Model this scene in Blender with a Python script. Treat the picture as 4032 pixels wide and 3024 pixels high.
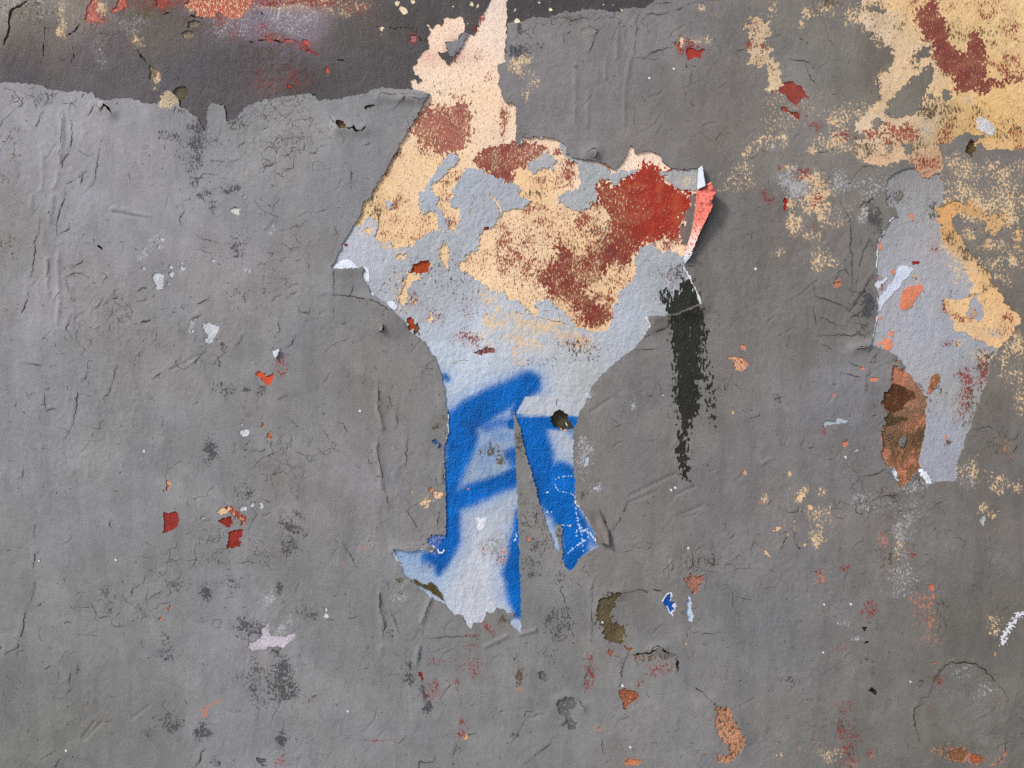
import bpy, math
import numpy as np

for o in list(bpy.data.objects):
    bpy.data.objects.remove(o)
scene = bpy.context.scene
COLL = scene.collection

# ------------------------------------------------------------------ camera, sky, sun, exposure
S = 4.0e-4                       # metres per unit of the tracing grid (the view is 4032 x 3024 units)
CX, CY, CAMZ = 2016.0, 1512.0, 1.62
cam_d = bpy.data.cameras.new('camera')
cam = bpy.data.objects.new('camera', cam_d)
COLL.objects.link(cam)
DIST = 1.24
cam.location = (0, -DIST, CAMZ)
cam.rotation_euler = (math.radians(90), 0, 0)
cam_d.sensor_width = 36.0
cam_d.lens = 36.0 * (DIST - 0.003) / (4032 * S)
cam_d.clip_start = 0.02
cam_d.clip_end = 500
scene.camera = cam

SUN_DIR = np.array([-0.64, -0.40, 0.68])
SUN_DIR /= np.linalg.norm(SUN_DIR)
world = bpy.data.worlds.new('World')
scene.world = world
world.use_nodes = True
wn = world.node_tree.nodes
wl = world.node_tree.links
for n in list(wn):
    wn.remove(n)
sky = wn.new('ShaderNodeTexSky')
sky.sky_type = 'NISHITA'
sky.sun_disc = False
sky.sun_elevation = math.asin(SUN_DIR[2])
sky.sun_rotation = math.atan2(SUN_DIR[0], SUN_DIR[1])
sky.air_density = 1.0
sky.dust_density = 3.2
sky.ozone_density = 1.0
bg = wn.new('ShaderNodeBackground')
bg.inputs['Strength'].default_value = 0.075
wo = wn.new('ShaderNodeOutputWorld')
wl.new(sky.outputs[0], bg.inputs[0])
wl.new(bg.outputs[0], wo.inputs[0])

sun_d = bpy.data.lights.new('sun', 'SUN')
sun_d.energy = 1.5
sun_d.angle = math.radians(10)
sun_d.color = (1.0, 0.985, 0.965)
sun = bpy.data.objects.new('sun', sun_d)
COLL.objects.link(sun)
from mathutils import Vector
sun.rotation_euler = Vector(SUN_DIR).to_track_quat('Z', 'Y').to_euler()
sun.location = (-3, -3, 5)

scene.view_settings.view_transform = 'Standard'
scene.view_settings.look = 'None'
scene.view_settings.gamma = 1.0
scene.view_settings.use_curve_mapping = False
scene.view_settings.exposure = 1.05
scene.cycles.use_denoising = False
scene.cycles.use_adaptive_sampling = True
scene.cycles.adaptive_threshold = 0.025
scene.cycles.adaptive_min_samples = 40
scene.cycles.max_bounces = 5
scene.cycles.diffuse_bounces = 2
scene.cycles.glossy_bounces = 2
scene.render.resolution_x = 1024
scene.render.resolution_y = 768


# ------------------------------------------------------------------ numeric helpers
F32 = np.float32

def lin(c):
    c = np.asarray(c, dtype=np.float64) / 255.0
    return np.where(c <= 0.04045, c / 12.92, ((c + 0.055) / 1.055) ** 2.4).astype(F32)

def perlin(x, y, seed):
    x = np.asarray(x, dtype=np.float64); y = np.asarray(y, dtype=np.float64)
    x0 = np.floor(x).astype(np.int64); y0 = np.floor(y).astype(np.int64)
    fx = (x - x0).astype(F32); fy = (y - y0).astype(F32)

    def grad(ix, iy, dx, dy):
        n = (ix * 374761393 + iy * 668265263 + seed * 974711) & 0xffffffff
        n = ((n ^ (n >> 13)) * 1274126177) & 0xffffffff
        n = n ^ (n >> 16)
        a = GRAD[(n & 63)]
        return a[..., 0] * dx + a[..., 1] * dy
    u = fx * fx * fx * (fx * (fx * 6 - 15) + 10)
    v = fy * fy * fy * (fy * (fy * 6 - 15) + 10)
    n00 = grad(x0, y0, fx, fy); n10 = grad(x0 + 1, y0, fx - 1, fy)
    n01 = grad(x0, y0 + 1, fx, fy - 1); n11 = grad(x0 + 1, y0 + 1, fx - 1, fy - 1)
    a = n00 + u * (n10 - n00); b = n01 + u * (n11 - n01)
    return (a + v * (b - a)) * 1.5

GRAD = np.stack([np.cos(np.arange(64) * math.tau / 64), np.sin(np.arange(64) * math.tau / 64)], -1).astype(F32)

def fbm(X, Y, scale, octv, seed, gain=0.5, sx=1.0, sy=1.0):
    r = 0; a = 1.0; t = 0
    for k in range(octv):
        f = 2.0 ** k / scale
        r = r + a * perlin(X * f * sx + 17.3 * k, Y * f * sy - 9.1 * k, seed + 31 * k)
        t += a; a *= gain
    return r / t

def sstep(a, b, x):
    t = np.clip((x - a) / (b - a), 0, 1)
    return t * t * (3 - 2 * t)

def poly_sdf(X, Y, P):
    """signed distance to a closed outline, positive inside"""
    P = np.asarray(P, dtype=F32)
    d2 = np.full(X.shape, 1e12, dtype=F32)
    ins = np.zeros(X.shape, dtype=bool)
    n = len(P)
    for k in range(n):
        ax, ay = P[k]; bx, by = P[(k + 1) % n]
        ex, ey = bx - ax, by - ay
        L = ex * ex + ey * ey
        if L < 1e-6:
            continue
        px = X - ax; py = Y - ay
        t = np.clip((px * ex + py * ey) / L, 0, 1)
        qx = px - t * ex; qy = py - t * ey
        np.minimum(d2, qx * qx + qy * qy, out=d2)
        if ay != by:
            c = ((ay > Y) != (by > Y)) & (px < (Y - ay) * (ex / ey))
            ins ^= c
    d = np.sqrt(d2)
    return np.where(ins, d, -d)

def line_dist(X, Y, P):
    P = np.asarray(P, dtype=F32)
    d2 = np.full(X.shape, 1e12, dtype=F32)
    for k in range(len(P) - 1):
        ax, ay = P[k]; bx, by = P[k + 1]
        ex, ey = bx - ax, by - ay
        L = max(ex * ex + ey * ey, 1e-6)
        px = X - ax; py = Y - ay
        t = np.clip((px * ex + py * ey) / L, 0, 1)
        qx = px - t * ex; qy = py - t * ey
        np.minimum(d2, qx * qx + qy * qy, out=d2)
    return np.sqrt(d2)

# pieces of the wall are traced in squares of the view: (origin x, origin y, scale)
K1, K2, KF = 1000 / 2212, 1032 / 2212, 4032 / 2212
TILE = {'F': (0, 0, KF), 'S': (0, 0, 1.0)}
for r, (row, y0) in enumerate((('a', 0), ('b', 750), ('c', 1500), ('d', 2250))):
    for c in range(4):
        TILE[row + str(c)] = (1000 * c, y0, K2 if (c == 3 or row == 'd') else K1)

def T(*seq):
    """T('a1', (x,y), (x,y), ..., 'b1', ...) -> list of points on the wall grid"""
    out = []; t = None
    for s in seq:
        if isinstance(s, str):
            t = TILE[s]
        else:
            out.append((t[0] + s[0] * t[2], t[1] + s[1] * t[2]))
    return out

def ell(tile, x, y, rx, ry, rot=0.0, n=9, seed=0):
    rs = np.random.RandomState(int(x * 7 + y * 13 + seed))
    pts = []
    for k in range(n):
        a = math.tau * k / n
        r = rs.uniform(0.75, 1.2)
        u, v = rx * r * math.cos(a), ry * r * math.sin(a)
        pts.append((x + u * math.cos(rot) - v * math.sin(rot), y + u * math.sin(rot) + v * math.cos(rot)))
    return T(tile, *pts)

# ------------------------------------------------------------------ relief shared by every coat
def wall_relief(X, Y):
    h = 0.0022 * fbm(X, Y, 620, 2, 5) + 0.00055 * fbm(X, Y, 150, 2, 9)
    return h.astype(F32)

# ------------------------------------------------------------------ materials
SPK_COL = [(74, 72, 75), (226, 194, 152), (134, 52, 44), (174, 174, 175), (90, 76, 54), (188, 124, 98)]
SPK_SCL = [170, 165, 175, 180, 120, 120]

def new_mat(name, rough=0.75, bump=1.0, grain=1.0, spec=0.3, crack_scale=78.0, chan=(0, 1, 2, 3, 4, 5), sx=1.15, sy=0.85, craze=True, fine=1.0, soft=0.5, sharp=3.8):
    m = bpy.data.materials.new(name)
    m.use_nodes = True
    nt = m.node_tree; N = nt.nodes; L = nt.links
    for n in list(N):
        N.remove(n)
    out = N.new('ShaderNodeOutputMaterial')
    bs = N.new('ShaderNodeBsdfPrincipled')
    L.new(bs.outputs[0], out.inputs[0])
    bs.inputs['Specular IOR Level'].default_value = spec
    geo = N.new('ShaderNodeNewGeometry')
    sep = N.new('ShaderNodeSeparateXYZ'); L.new(geo.outputs['Position'], sep.inputs[0])
    com = N.new('ShaderNodeCombineXYZ')
    xy = N.new('ShaderNodeMath'); xy.operation = 'MULTIPLY_ADD'; xy.inputs[1].default_value = 0.5
    L.new(sep.outputs['Y'], xy.inputs[0]); L.new(sep.outputs['X'], xy.inputs[2])
    L.new(xy.outputs[0], com.inputs['X']); L.new(sep.outputs['Z'], com.inputs['Y'])
    pos = com.outputs[0]

    def mapped(sx_, sy_, off=(0, 0, 0), rot=0.0):
        mp = N.new('ShaderNodeMapping')
        mp.inputs['Scale'].default_value = (sx_, sy_, 1)
        mp.inputs['Location'].default_value = off
        mp.inputs['Rotation'].default_value = (0, 0, rot)
        L.new(pos, mp.inputs['Vector'])
        return mp.outputs[0]

    def noise(vec, scale, detail=3.0, rough_=0.55, out_='Fac'):
        n = N.new('ShaderNodeTexNoise'); n.noise_dimensions = '2D'
        n.inputs['Scale'].default_value = scale
        n.inputs['Detail'].default_value = detail
        n.inputs['Roughness'].default_value = rough_
        L.new(vec, n.inputs['Vector'])
        return n.outputs[out_]

    def math_(op, a, b=None, clamp=False):
        n = N.new('ShaderNodeMath'); n.operation = op; n.use_clamp = clamp
        for i, v in enumerate((a, b)):
            if v is None:
                continue
            if isinstance(v, (int, float)):
                n.inputs[i].default_value = v
            else:
                L.new(v, n.inputs[i])
        return n.outputs[0]

    def attr(nm):
        a = N.new('ShaderNodeAttribute'); a.attribute_name = nm
        return a
    col = attr('col').outputs['Color']
    a1 = attr('mk1'); a2 = attr('mk2')
    s1 = N.new('ShaderNodeSeparateColor'); L.new(a1.outputs['Color'], s1.inputs[0])
    s2 = N.new('ShaderNodeSeparateColor'); L.new(a2.outputs['Color'], s2.inputs[0])
    masks = [s1.outputs[0], s1.outputs[1], s1.outputs[2], a1.outputs['Alpha'], s2.outputs[0], s2.outputs[1]]
    crackle = s2.outputs[2]
    rel = a2.outputs['Alpha']

    # fine value grain of the paint
    g1 = noise(pos, 380, 2, 0.7)
    g2 = noise(pos, 48, 4, 0.7)
    gv = math_('ADD', math_('MULTIPLY', math_('SUBTRACT', g1, 0.5), 0.50 * grain),
               math_('MULTIPLY', math_('SUBTRACT', g2, 0.5), 0.40 * grain))
    gv = math_('ADD', gv, 1.0)
    hm = N.new('ShaderNodeVectorMath'); hm.operation = 'SCALE'
    L.new(col, hm.inputs[0]); L.new(gv, hm.inputs['Scale'])
    cur = hm.outputs[0]
    # worn through speckle
    for i in chan:
        vec = mapped(sx, sy, (i * 5.7 + 1, i * 3.3, 0), (0.0, 0.25, -0.15, 0.35, 0.1, -0.3)[i])
        n = noise(vec, SPK_SCL[i] * 1.45, 4.0, 0.70)
        v = math_('ADD', math_('MULTIPLY', math_('SUBTRACT', n, 0.5), 2.9), 0.5)
        k = math_('MULTIPLY', math_('ADD', math_('SUBTRACT', v, 1.0), masks[i]), sharp, True)
        k = math_('MULTIPLY', k, math_('MULTIPLY', math_('MULTIPLY', masks[i], 9.0, True), 0.92))
        k = math_('MAXIMUM', k, math_('MULTIPLY', math_('MULTIPLY', masks[i], g2), soft, True))
        mx = N.new('ShaderNodeMix'); mx.data_type = 'RGBA'
        L.new(k, mx.inputs['Factor'])
        L.new(cur, mx.inputs['A'])
        c = lin(SPK_COL[i])
        rgb = N.new('ShaderNodeVectorMath'); rgb.operation = 'SCALE'
        rgb.inputs[0].default_value = (float(c[0]), float(c[1]), float(c[2]))
        L.new(gv, rgb.inputs['Scale'])
        L.new(rgb.outputs[0], mx.inputs['B'])
        cur = mx.outputs['Result']
    # fine relief
    b1 = noise(pos, 330, 2, 0.7)
    b2 = noise(mapped(1.5, 0.8, (3.1, 1.7, 0), 0.6), 85, 3, 0.6)
    hh = math_('ADD', math_('MULTIPLY', b1, 0.0014 * fine), math_('MULTIPLY', b2, 0.0015))
    hh = math_('MULTIPLY', hh, math_('ADD', rel, 0.35))
    if craze:
        vo = N.new('ShaderNodeTexVoronoi'); vo.feature = 'DISTANCE_TO_EDGE'; vo.voronoi_dimensions = '2D'
        vo.inputs['Scale'].default_value = crack_scale
        wv = N.new('ShaderNodeVectorMath'); wv.operation = 'ADD'
        sc = N.new('ShaderNodeVectorMath'); sc.operation = 'SCALE'; sc.inputs['Scale'].default_value = 0.016
        L.new(noise(pos, 110, 2, .6, 'Color'), sc.inputs[0])
        L.new(pos, wv.inputs[0]); L.new(sc.outputs[0], wv.inputs[1])
        L.new(wv.outputs[0], vo.inputs['Vector'])
        brk = noise(mapped(1, 1, (1.2, 8.1, 0)), 38, 2, 0.6)
        ck = math_('SUBTRACT', 1.0, math_('MULTIPLY', vo.outputs['Distance'], 17.0), True)
        ck = math_('MULTIPLY', ck, math_('MULTIPLY', math_('SUBTRACT', math_('ADD', brk, crackle), 0.92), 7.0, True))
        mx = N.new('ShaderNodeMix'); mx.data_type = 'RGBA'
        L.new(math_('MULTIPLY', ck, 0.6), mx.inputs['Factor']); L.new(cur, mx.inputs['A'])
        c = lin((84, 72, 58)); mx.inputs['B'].default_value = (float(c[0]), float(c[1]), float(c[2]), 1)
        cur = mx.outputs['Result']
        hh = math_('SUBTRACT', hh, math_('MULTIPLY', ck, 0.0016))
    L.new(cur, bs.inputs['Base Color'])
    bp = N.new('ShaderNodeBump')
    bp.inputs['Strength'].default_value = bump
    bp.inputs['Distance'].default_value = 1.0
    L.new(hh, bp.inputs['Height'])
    L.new(bp.outputs[0], bs.inputs['Normal'])
    rr = math_('ADD', math_('MULTIPLY', math_('SUBTRACT', g2, 0.5), 0.25), rough)
    L.new(rr, bs.inputs['Roughness'])
    return m

M_COAT = new_mat('grey wall paint', 0.78, 0.32, 0.60, 0.25, 62, fine=.36, soft=.20, sharp=7.5)
M_DARK = new_mat('dark grey wall paint', 0.75, 0.38, 1.2, 0.25, 75, (1, 2, 3, 4), fine=.8, soft=.55, sharp=5.5)
M_FILM = new_mat('pale undercoat', 0.66, 0.42, 0.5, 0.3, fine=.65, soft=.32, sharp=7.0)
M_PEACH = new_mat('old peach limewash', 0.9, 0.30, 0.75, 0.2, chan=(0, 2, 3, 4), sx=1.7, sy=0.72, craze=False, soft=.34, sharp=7.0)
M_RED = new_mat('old red paint', 0.75, 0.4, 1.0, 0.25, chan=(0, 1, 2, 3, 4), sx=1.7, sy=0.72, craze=False, soft=.35, sharp=6.5)
M_SPRAY = new_mat('blue spray paint', 0.45, 0.75, 0.45, 0.16, chan=(4,), craze=False, fine=1.3)
M_BLACK = new_mat('black brushed paint', 0.7, 0.8, 0.8, 0.2, chan=(), craze=False)
M_PLASTER = new_mat('bare sandy plaster', 0.95, 1.0, 1.6, 0.15, chan=(0, 1, 4, 5), craze=False)
M_WHITE = new_mat('torn white edge', 0.7, 0.6, 0.35, 0.3, chan=(0, 3), craze=False)

# ------------------------------------------------------------------ sheet builder (marching squares with a turned-down rim)
def grid(box, c):
    x0, y0, x1, y1 = box
    x0 = math.floor(x0 / c) * c; y0 = math.floor(y0 / c) * c
    nx = int(math.ceil((x1 - x0) / c)) + 1; ny = int(math.ceil((y1 - y0) / c)) + 1
    x = x0 + np.arange(nx, dtype=F32) * c; y = y0 + np.arange(ny, dtype=F32) * c
    X, Y = np.meshgrid(x, y)
    return X, Y

def sheet_arrays(X, Y, f, h, rim, attrs):
    """clip the grid to f > 0. returns verts, polygon index arrays, attributes"""
    ny, nx = f.shape
    ins = f > 0
    vid = np.full(f.shape, -1, dtype=np.int64)
    cnt = int(ins.sum())
    vid[ins] = np.arange(cnt)
    px = [X[ins]]; py = [Y[ins]]; ph = [h[ins]]
    pa = [[a[ins]] for a in attrs]
    # crossings on horizontal and vertical edges
    def cross(s0, s1):
        nonlocal cnt
        f0, f1 = f[s0], f[s1]
        m = (f0 > 0) != (f1 > 0)
        t = np.clip(f0[m] / (f0[m] - f1[m]), 0.03, 0.97).astype(F32)
        e = np.full(m.shape, -1, dtype=np.int64)
        k = int(m.sum())
        e[m] = cnt + np.arange(k); cnt += k
        lerp = lambda A: A[s0][m] + ((t[:, None] if A.ndim == 3 else t) * (A[s1][m] - A[s0][m]))
        px.append(lerp(X)); py.append(lerp(Y)); ph.append(lerp(h))
        for q, a in enumerate(attrs):
            pa[q].append(lerp(a))
        return e
    H = cross((slice(None), slice(0, -1)), (slice(None), slice(1, None)))
    V = cross((slice(0, -1), slice(None)), (slice(1, None), slice(None)))
    A = ins[:-1, :-1]; B = ins[:-1, 1:]; C = ins[1:, 1:]; D = ins[1:, :-1]
    case = A * 1 + B * 2 + C * 4 + D * 8
    va, vb, vc, vd = vid[:-1, :-1], vid[:-1, 1:], vid[1:, 1:], vid[1:, :-1]
    ab, bc, cd, da = H[:-1], V[:, 1:], H[1:], V[:, :-1]
    polys = []; segs = []
    names = [(va, 1), (ab, None), (vb, 2), (bc, None), (vc, 4), (cd, None), (vd, 8), (da, None)]
    for cs in range(1, 16):
        m = case == cs
        if not m.any():
            continue
        inside = [bool(cs & 1), bool(cs & 2), bool(cs & 4), bool(cs & 8)]
        seq = []
        for k in range(4):
            if inside[k]:
                seq.append(2 * k)
            if inside[k] != inside[(k + 1) % 4]:
                seq.append(2 * k + 1)
        cols_ = [names[q][0][m] for q in seq]
        polys.append(np.stack(cols_[::-1], -1))
        for k in range(len(seq)):
            q0, q1 = seq[k], seq[(k + 1) % len(seq)]
            if q0 % 2 == 1 and q1 % 2 == 1:
                segs.append(np.stack([cols_[k], cols_[(k + 1) % len(seq)]], -1))
    px = np.concatenate(px); py = np.concatenate(py); ph = np.concatenate(ph)
    at = [np.concatenate(a) for a in pa]
    if segs and rim > 0:
        sg = np.concatenate(segs)
        u, inv = np.unique(sg.ravel(), return_inverse=True)
        n0 = len(px); k = len(u)
        px = np.concatenate([px, px[u], px[u]]); py = np.concatenate([py, py[u], py[u]])
        ph = np.concatenate([ph, ph[u], ph[u] - rim])
        at = [np.concatenate([a, a[u], a[u]]) for a in at]
        i = inv.reshape(-1, 2)
        polys.append(np.stack([n0 + i[:, 0], n0 + i[:, 1], n0 + k + i[:, 1], n0 + k + i[:, 0]], -1))
    v = np.stack([(px - CX) * S, -ph, CAMZ + (CY - py) * S], -1).astype(F32)
    return v, polys, at

def make_mesh(name, parts):
    """parts: list of (verts, polys, attrs) merged into one mesh with col / mk1 / mk2 attributes"""
    off = 0; vs = []; pl = []; at = [[], [], []]
    parts = [q for q in parts if q[1]]
    if not parts:
        return None
    for v, polys, a in parts:
        vs.append(v)
        for p in polys:
            pl.append(p + off)
        for q in range(3):
            at[q].append(a[q])
        off += len(v)
    v = np.concatenate(vs)
    tot = np.concatenate([np.full(len(p), p.shape[1], dtype=np.int32) for p in pl])
    loops = np.concatenate([p.ravel() for p in pl]).astype(np.int32)
    start = np.concatenate([[0], np.cumsum(tot)[:-1]]).astype(np.int32)
    me = bpy.data.meshes.new(name)
    me.vertices.add(len(v)); me.vertices.foreach_set('co', v.ravel())
    me.loops.add(len(loops)); me.loops.foreach_set('vertex_index', loops)
    me.polygons.add(len(tot)); me.polygons.foreach_set('loop_start', start)
    me.polygons.foreach_set('use_smooth', np.ones(len(tot), dtype=bool))
    me.update(calc_edges=True)
    for q, nm in enumerate(('col', 'mk1', 'mk2')):
        A = np.concatenate(at[q])
        if A.shape[1] == 3:
            A = np.concatenate([A, np.ones((len(A), 1), F32)], 1)
        a = me.attributes.new(nm, 'FLOAT_COLOR', 'POINT')
        a.data.foreach_set('color', A.astype(F32).ravel())
    return me

def add_obj(name, me, mat, parent=None, label=None):
    if me is None:
        print('EMPTY', name, label)
        return None
    o = bpy.data.objects.new(name, me)
    COLL.objects.link(o)
    if mat is not None and len(me.materials) == 0:
        me.materials.append(mat)
    if parent is not None:
        o.parent = parent
    if label:
        o['label'] = label
    return o

def solid_attrs(X, Y, rgb, var=0.08, seed=1, mk1=None, mk2=None, rel=0.6):
    c = lin(rgb)
    v = (1 + var * 2 * fbm(X, Y, 60, 3, seed)).astype(F32)
    col = c[None, None, :] * v[..., None]
    if mk1 is None:
        mk1 = (0, 0, 0, 0)
    if mk2 is None:
        mk2 = (0, 0, 0, rel)
    def full(m):
        if isinstance(m, np.ndarray):
            return m
        return np.broadcast_to(np.array(m, F32), X.shape + (4,)).copy()
    return [col.astype(F32), full(mk1), full(mk2)]

def bbox(P, pad):
    P = np.asarray(P)
    return (P[:, 0].min() - pad, P[:, 1].min() - pad, P[:, 0].max() + pad, P[:, 1].max() + pad)

class Shape:
    """one traced outline with a ragged edge; the same edge is found again on every grid"""
    n = 0
    def __init__(self, pts, rag=5.0, fine=3.0, scale=34.0, noise=0.0, nscale=18.0, sy=1.0):
        Shape.n += 1
        self.seed = 100 + 7 * Shape.n
        self.pts = pts; self.rag = rag; self.fine = fine; self.scale = scale
        self.noise = noise; self.nscale = nscale; self.sy = sy
        self.box = bbox(pts, rag * 2 + fine * 2 + noise * 1.2 + 12)
    def field(self, X, Y):
        s = self.seed
        xw = X + self.rag * fbm(X, Y, self.scale, 2, s) * 2 + self.fine * fbm(X, Y, 13, 2, s + 3) * 2
        yw = Y + self.rag * fbm(X, Y, self.scale, 2, s + 1) * 2 + self.fine * fbm(X, Y, 13, 2, s + 4) * 2
        d = poly_sdf(xw.astype(F32), yw.astype(F32), self.pts)
        if self.noise:
            d = d + self.noise * 2 * fbm(X, Y, self.nscale, 3, s + 5, 0.6, 1.0, self.sy)
        return d
    def on(self, X, Y, pad=0.0):
        """field on a larger grid, evaluated only near the outline"""
        f = np.full(X.shape, -1e3, dtype=F32)
        x0, y0, x1, y1 = self.box
        c = X[0, 1] - X[0, 0]
        j0 = max(0, int((y0 - pad - Y[0, 0]) // c)); j1 = min(X.shape[0], int((y1 + pad - Y[0, 0]) // c) + 2)
        i0 = max(0, int((x0 - pad - X[0, 0]) // c)); i1 = min(X.shape[1], int((x1 + pad - X[0, 0]) // c) + 2)
        if j1 - j0 < 2 or i1 - i0 < 2:
            return f
        sl = (slice(j0, j1), slice(i0, i1))
        f[sl] = self.field(X[sl], Y[sl])
        return f

def near_line(X, Y, P, pad):
    """(slice, distance) of a polyline on the grid, or None"""
    x0, y0, x1, y1 = bbox(P, pad)
    c = X[0, 1] - X[0, 0]
    j0 = max(0, int((y0 - Y[0, 0]) // c)); j1 = min(X.shape[0], int((y1 - Y[0, 0]) // c) + 2)
    i0 = max(0, int((x0 - X[0, 0]) // c)); i1 = min(X.shape[1], int((x1 - X[0, 0]) // c) + 2)
    if j1 - j0 < 2 or i1 - i0 < 2:
        return None
    sl = (slice(j0, j1), slice(i0, i1))
    return sl, X[sl], Y[sl]

# heights of the coats above the plaster (metres)
L_PEACH, L_RED, L_FILM, L_DARK, L_COAT = 0.0010, 0.0013, 0.0020, 0.0020, 0.0037
CELL = 5.0

# ------------------------------------------------------------------ traced outlines
HOLE = T('a1', (2060, -40), (2060, 0), (2010, 90), (1985, 130), (1950, 190), (1930, 250), (1920, 300), (1880, 285), (1850, 320),
         (1830, 360), (1790, 430), (1745, 500), (1705, 560), (1680, 550), (1640, 510), (1610, 480), (1610, 455), (1650, 455),
         (1680, 440), (1670, 390), (1660, 375), (1680, 365), (1720, 365), (1770, 350), (1790, 310), (1830, 270), (1835, 210),
         (1815, 150), (1790, 135), (1750, 150), (1700, 150), (1655, 145), (1650, 180), (1625, 215), (1585, 205), (1560, 240),
         (1520, 240), (1530, 270), (1525, 310), (1510, 330), (1520, 400), (1530, 420), (1480, 430), (1450, 480), (1420, 510),
         (1410, 550), (1385, 570), (1385, 620), (1410, 650), (1450, 680), (1460, 700), (1420, 720), (1410, 685), (1350, 700),
         (1370, 730), (1375, 770), (1420, 785), (1470, 795), (1530, 825), (1490, 890), (1440, 970), (1390, 1060), (1350, 1120),
         (1310, 1190), (1250, 1300), (1190, 1410), (1140, 1500), (1080, 1590), (1045, 1659),
         'b1', (1010, 60), (985, 90), (950, 90), (945, 140), (935, 200), (880, 290), (820, 390), (770, 470), (730, 560),
         (680, 660), (675, 680), (720, 680), (800, 685), (880, 675), (950, 670), (965, 690), (940, 745), (975, 800), (1005, 850),
         (1000, 890), (1050, 920), (1110, 950), (1160, 1000), (1210, 1050), (1280, 1110), (1305, 1130), (1300, 1160), (1330, 1200),
         (1370, 1240), (1430, 1270), (1480, 1320), (1530, 1400), (1570, 1450), (1600, 1520), (1620, 1570), (1638, 1620),
         'c1', (1635, 0), (1660, 70), (1670, 150), (1660, 210), (1685, 260), (1690, 310), (1680, 370), (1690, 420), (1675, 500),
         (1660, 560), (1655, 680), (1660, 760), (1665, 870), (1670, 1000), (1670, 1100), (1675, 1200), (1670, 1300), (1665, 1350),
         (1620, 1370), (1600, 1440), (1600, 1490), (1560, 1470), (1520, 1480), (1480, 1460), (1440, 1450), (1390, 1475),
         (1320, 1475), (1260, 1455), (1205, 1460), (1220, 1520), (1250, 1560), (1275, 1600),
         'd1', (1250, 0), (1270, 30), (1320, 70), (1400, 140), (1460, 200), (1490, 230), (1500, 215), (1560, 250), (1600, 270),
         (1650, 330), (1690, 360), (1750, 370), (1775, 420), (1800, 470), (1840, 478), (1850, 430), (1900, 430), (1935, 420),
         (1945, 380), (1960, 340), (2000, 360), (2030, 345), (2040, 310), (2110, 320), (2140, 355), (2200, 345), (2185, 390), (2150, 400),
         (2150, 440), (2200, 480),
         'd2', (70, 490), (105, 535), (112, 400), (108, 250), (105, 100),
         'c2', (103, 1659), (98, 1500), (92, 1350), (88, 1200), (80, 1000), (72, 800), (68, 650), (60, 500), (50, 400), (48, 300),
         (45, 210), (52, 240), (70, 340), (100, 400), (120, 470), (140, 570), (155, 640), (165, 690), (195, 750), (215, 830),
         (240, 920), (260, 1000), (270, 1060), (300, 1130), (320, 1220), (350, 1310), (390, 1390), (395, 1450), (440, 1490),
         (455, 1440), (430, 1390), (412, 1320), (420, 1260), (470, 1240), (468, 1330), (465, 1400), (475, 1540), (495, 1600), (520, 1650), (560, 1650), (590, 1600),
         (640, 1530), (700, 1490), (790, 1440), (775, 1400), (760, 1350), (740, 1270), (690, 1200), (660, 1130), (620, 1090),
         (585, 1040), (585, 940), (580, 850), (575, 750), (565, 680), (570, 600), (575, 520), (565, 470), (570, 420), (600, 370),
         (605, 320), (630, 260), (680, 190), (700, 100), (750, 20),
         'b2', (800, 1620), (860, 1560), (930, 1500), (1000, 1450), (1080, 1390), (1160, 1310), (1190, 1260), (1240, 1190),
         (1245, 1160), (1225, 1140), (1210, 1100), (1300, 1090), (1380, 1090), (1470, 1070), (1560, 1030), (1600, 1015),
         (1690, 990), (1660, 910), (1620, 830), (1590, 760), (1560, 710), (1535, 655), (1545, 610), (1560, 500), (1600, 330), (1625, 150), (1640, 30),
         'a2', (1690, 1560), (1690, 1470), (1600, 1470), (1560, 1475), (1480, 1470), (1420, 1460), (1390, 1440), (1340, 1400), (1335, 1350),
         (1290, 1330), (1230, 1315), (1180, 1310), (1130, 1335), (1110, 1340), (1085, 1270), (1065, 1265), (1040, 1300),
         (1030, 1350), (1010, 1390), (960, 1450), (930, 1480), (900, 1460), (860, 1430), (830, 1420), (790, 1410), (700, 1390),
         (620, 1385), (550, 1365), (510, 1340), (510, 1280), (495, 1250), (440, 1220), (390, 1200), (330, 1195), (290, 1190),
         (230, 1185), (180, 1205), (120, 1190), (110, 1240), (80, 1250), (65, 1210), (75, 1100), (65, 1000), (75, 960), (60, 910),
         (30, 890), (0, 910),
         'a1', (2180, 880), (2160, 830), (2130, 720), (2135, 650), (2115, 600), (2120, 560), (2190, 545), (2185, 490), (2190, 380),
         (2195, 300), (2200, 150), (2205, 0), (2205, -40))

# upper edge of the newer grey coat, left to right
COAT_TOP = T('S', (-9000, 330), (-600, 345), (-200, 330), 'a0', (0, 740), (80, 720), (200, 730), (350, 740), (470, 790), (560, 795), (700, 800), (820, 810),
             (830, 850), (930, 880), (1010, 855), (1170, 860), (1230, 895), (1350, 900), (1540, 900), (1600, 940), (1700, 1010),
             (1760, 1090), (1775, 1150), (1810, 1090), (1800, 1000), (1830, 910), (1890, 895), (1950, 920), (1970, 1010),
             'S', (890, 480), (930, 470), (960, 430), (1010, 400), (1050, 395), (1100, 380),
             'a1', (350, 835), (450, 820), (510, 825), (560, 870), (640, 870), (760, 855), (870, 830), (960, 825), (1020, 790),
             (1080, 770), (1140, 765), (1180, 770), (1300, 780), (1390, 780), (1470, 795), (1530, 828), (1710, 568), (2190, 480),
             'a2', (0, 210), (40, 200), (60, 190), (100, 195), (120, 185), (230, 150), (300, 165), (370, 150), (450, 115), (530, 105),
             (620, 90), (750, 78), (840, 95), (900, 100), (1000, 100), (1005, 65), (1070, 75), (1180, 70), (1220, 45), (1290, 0),
             (1360, -90), 'S', (2900, -200), (4400, -230), (9000, -260))
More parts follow.
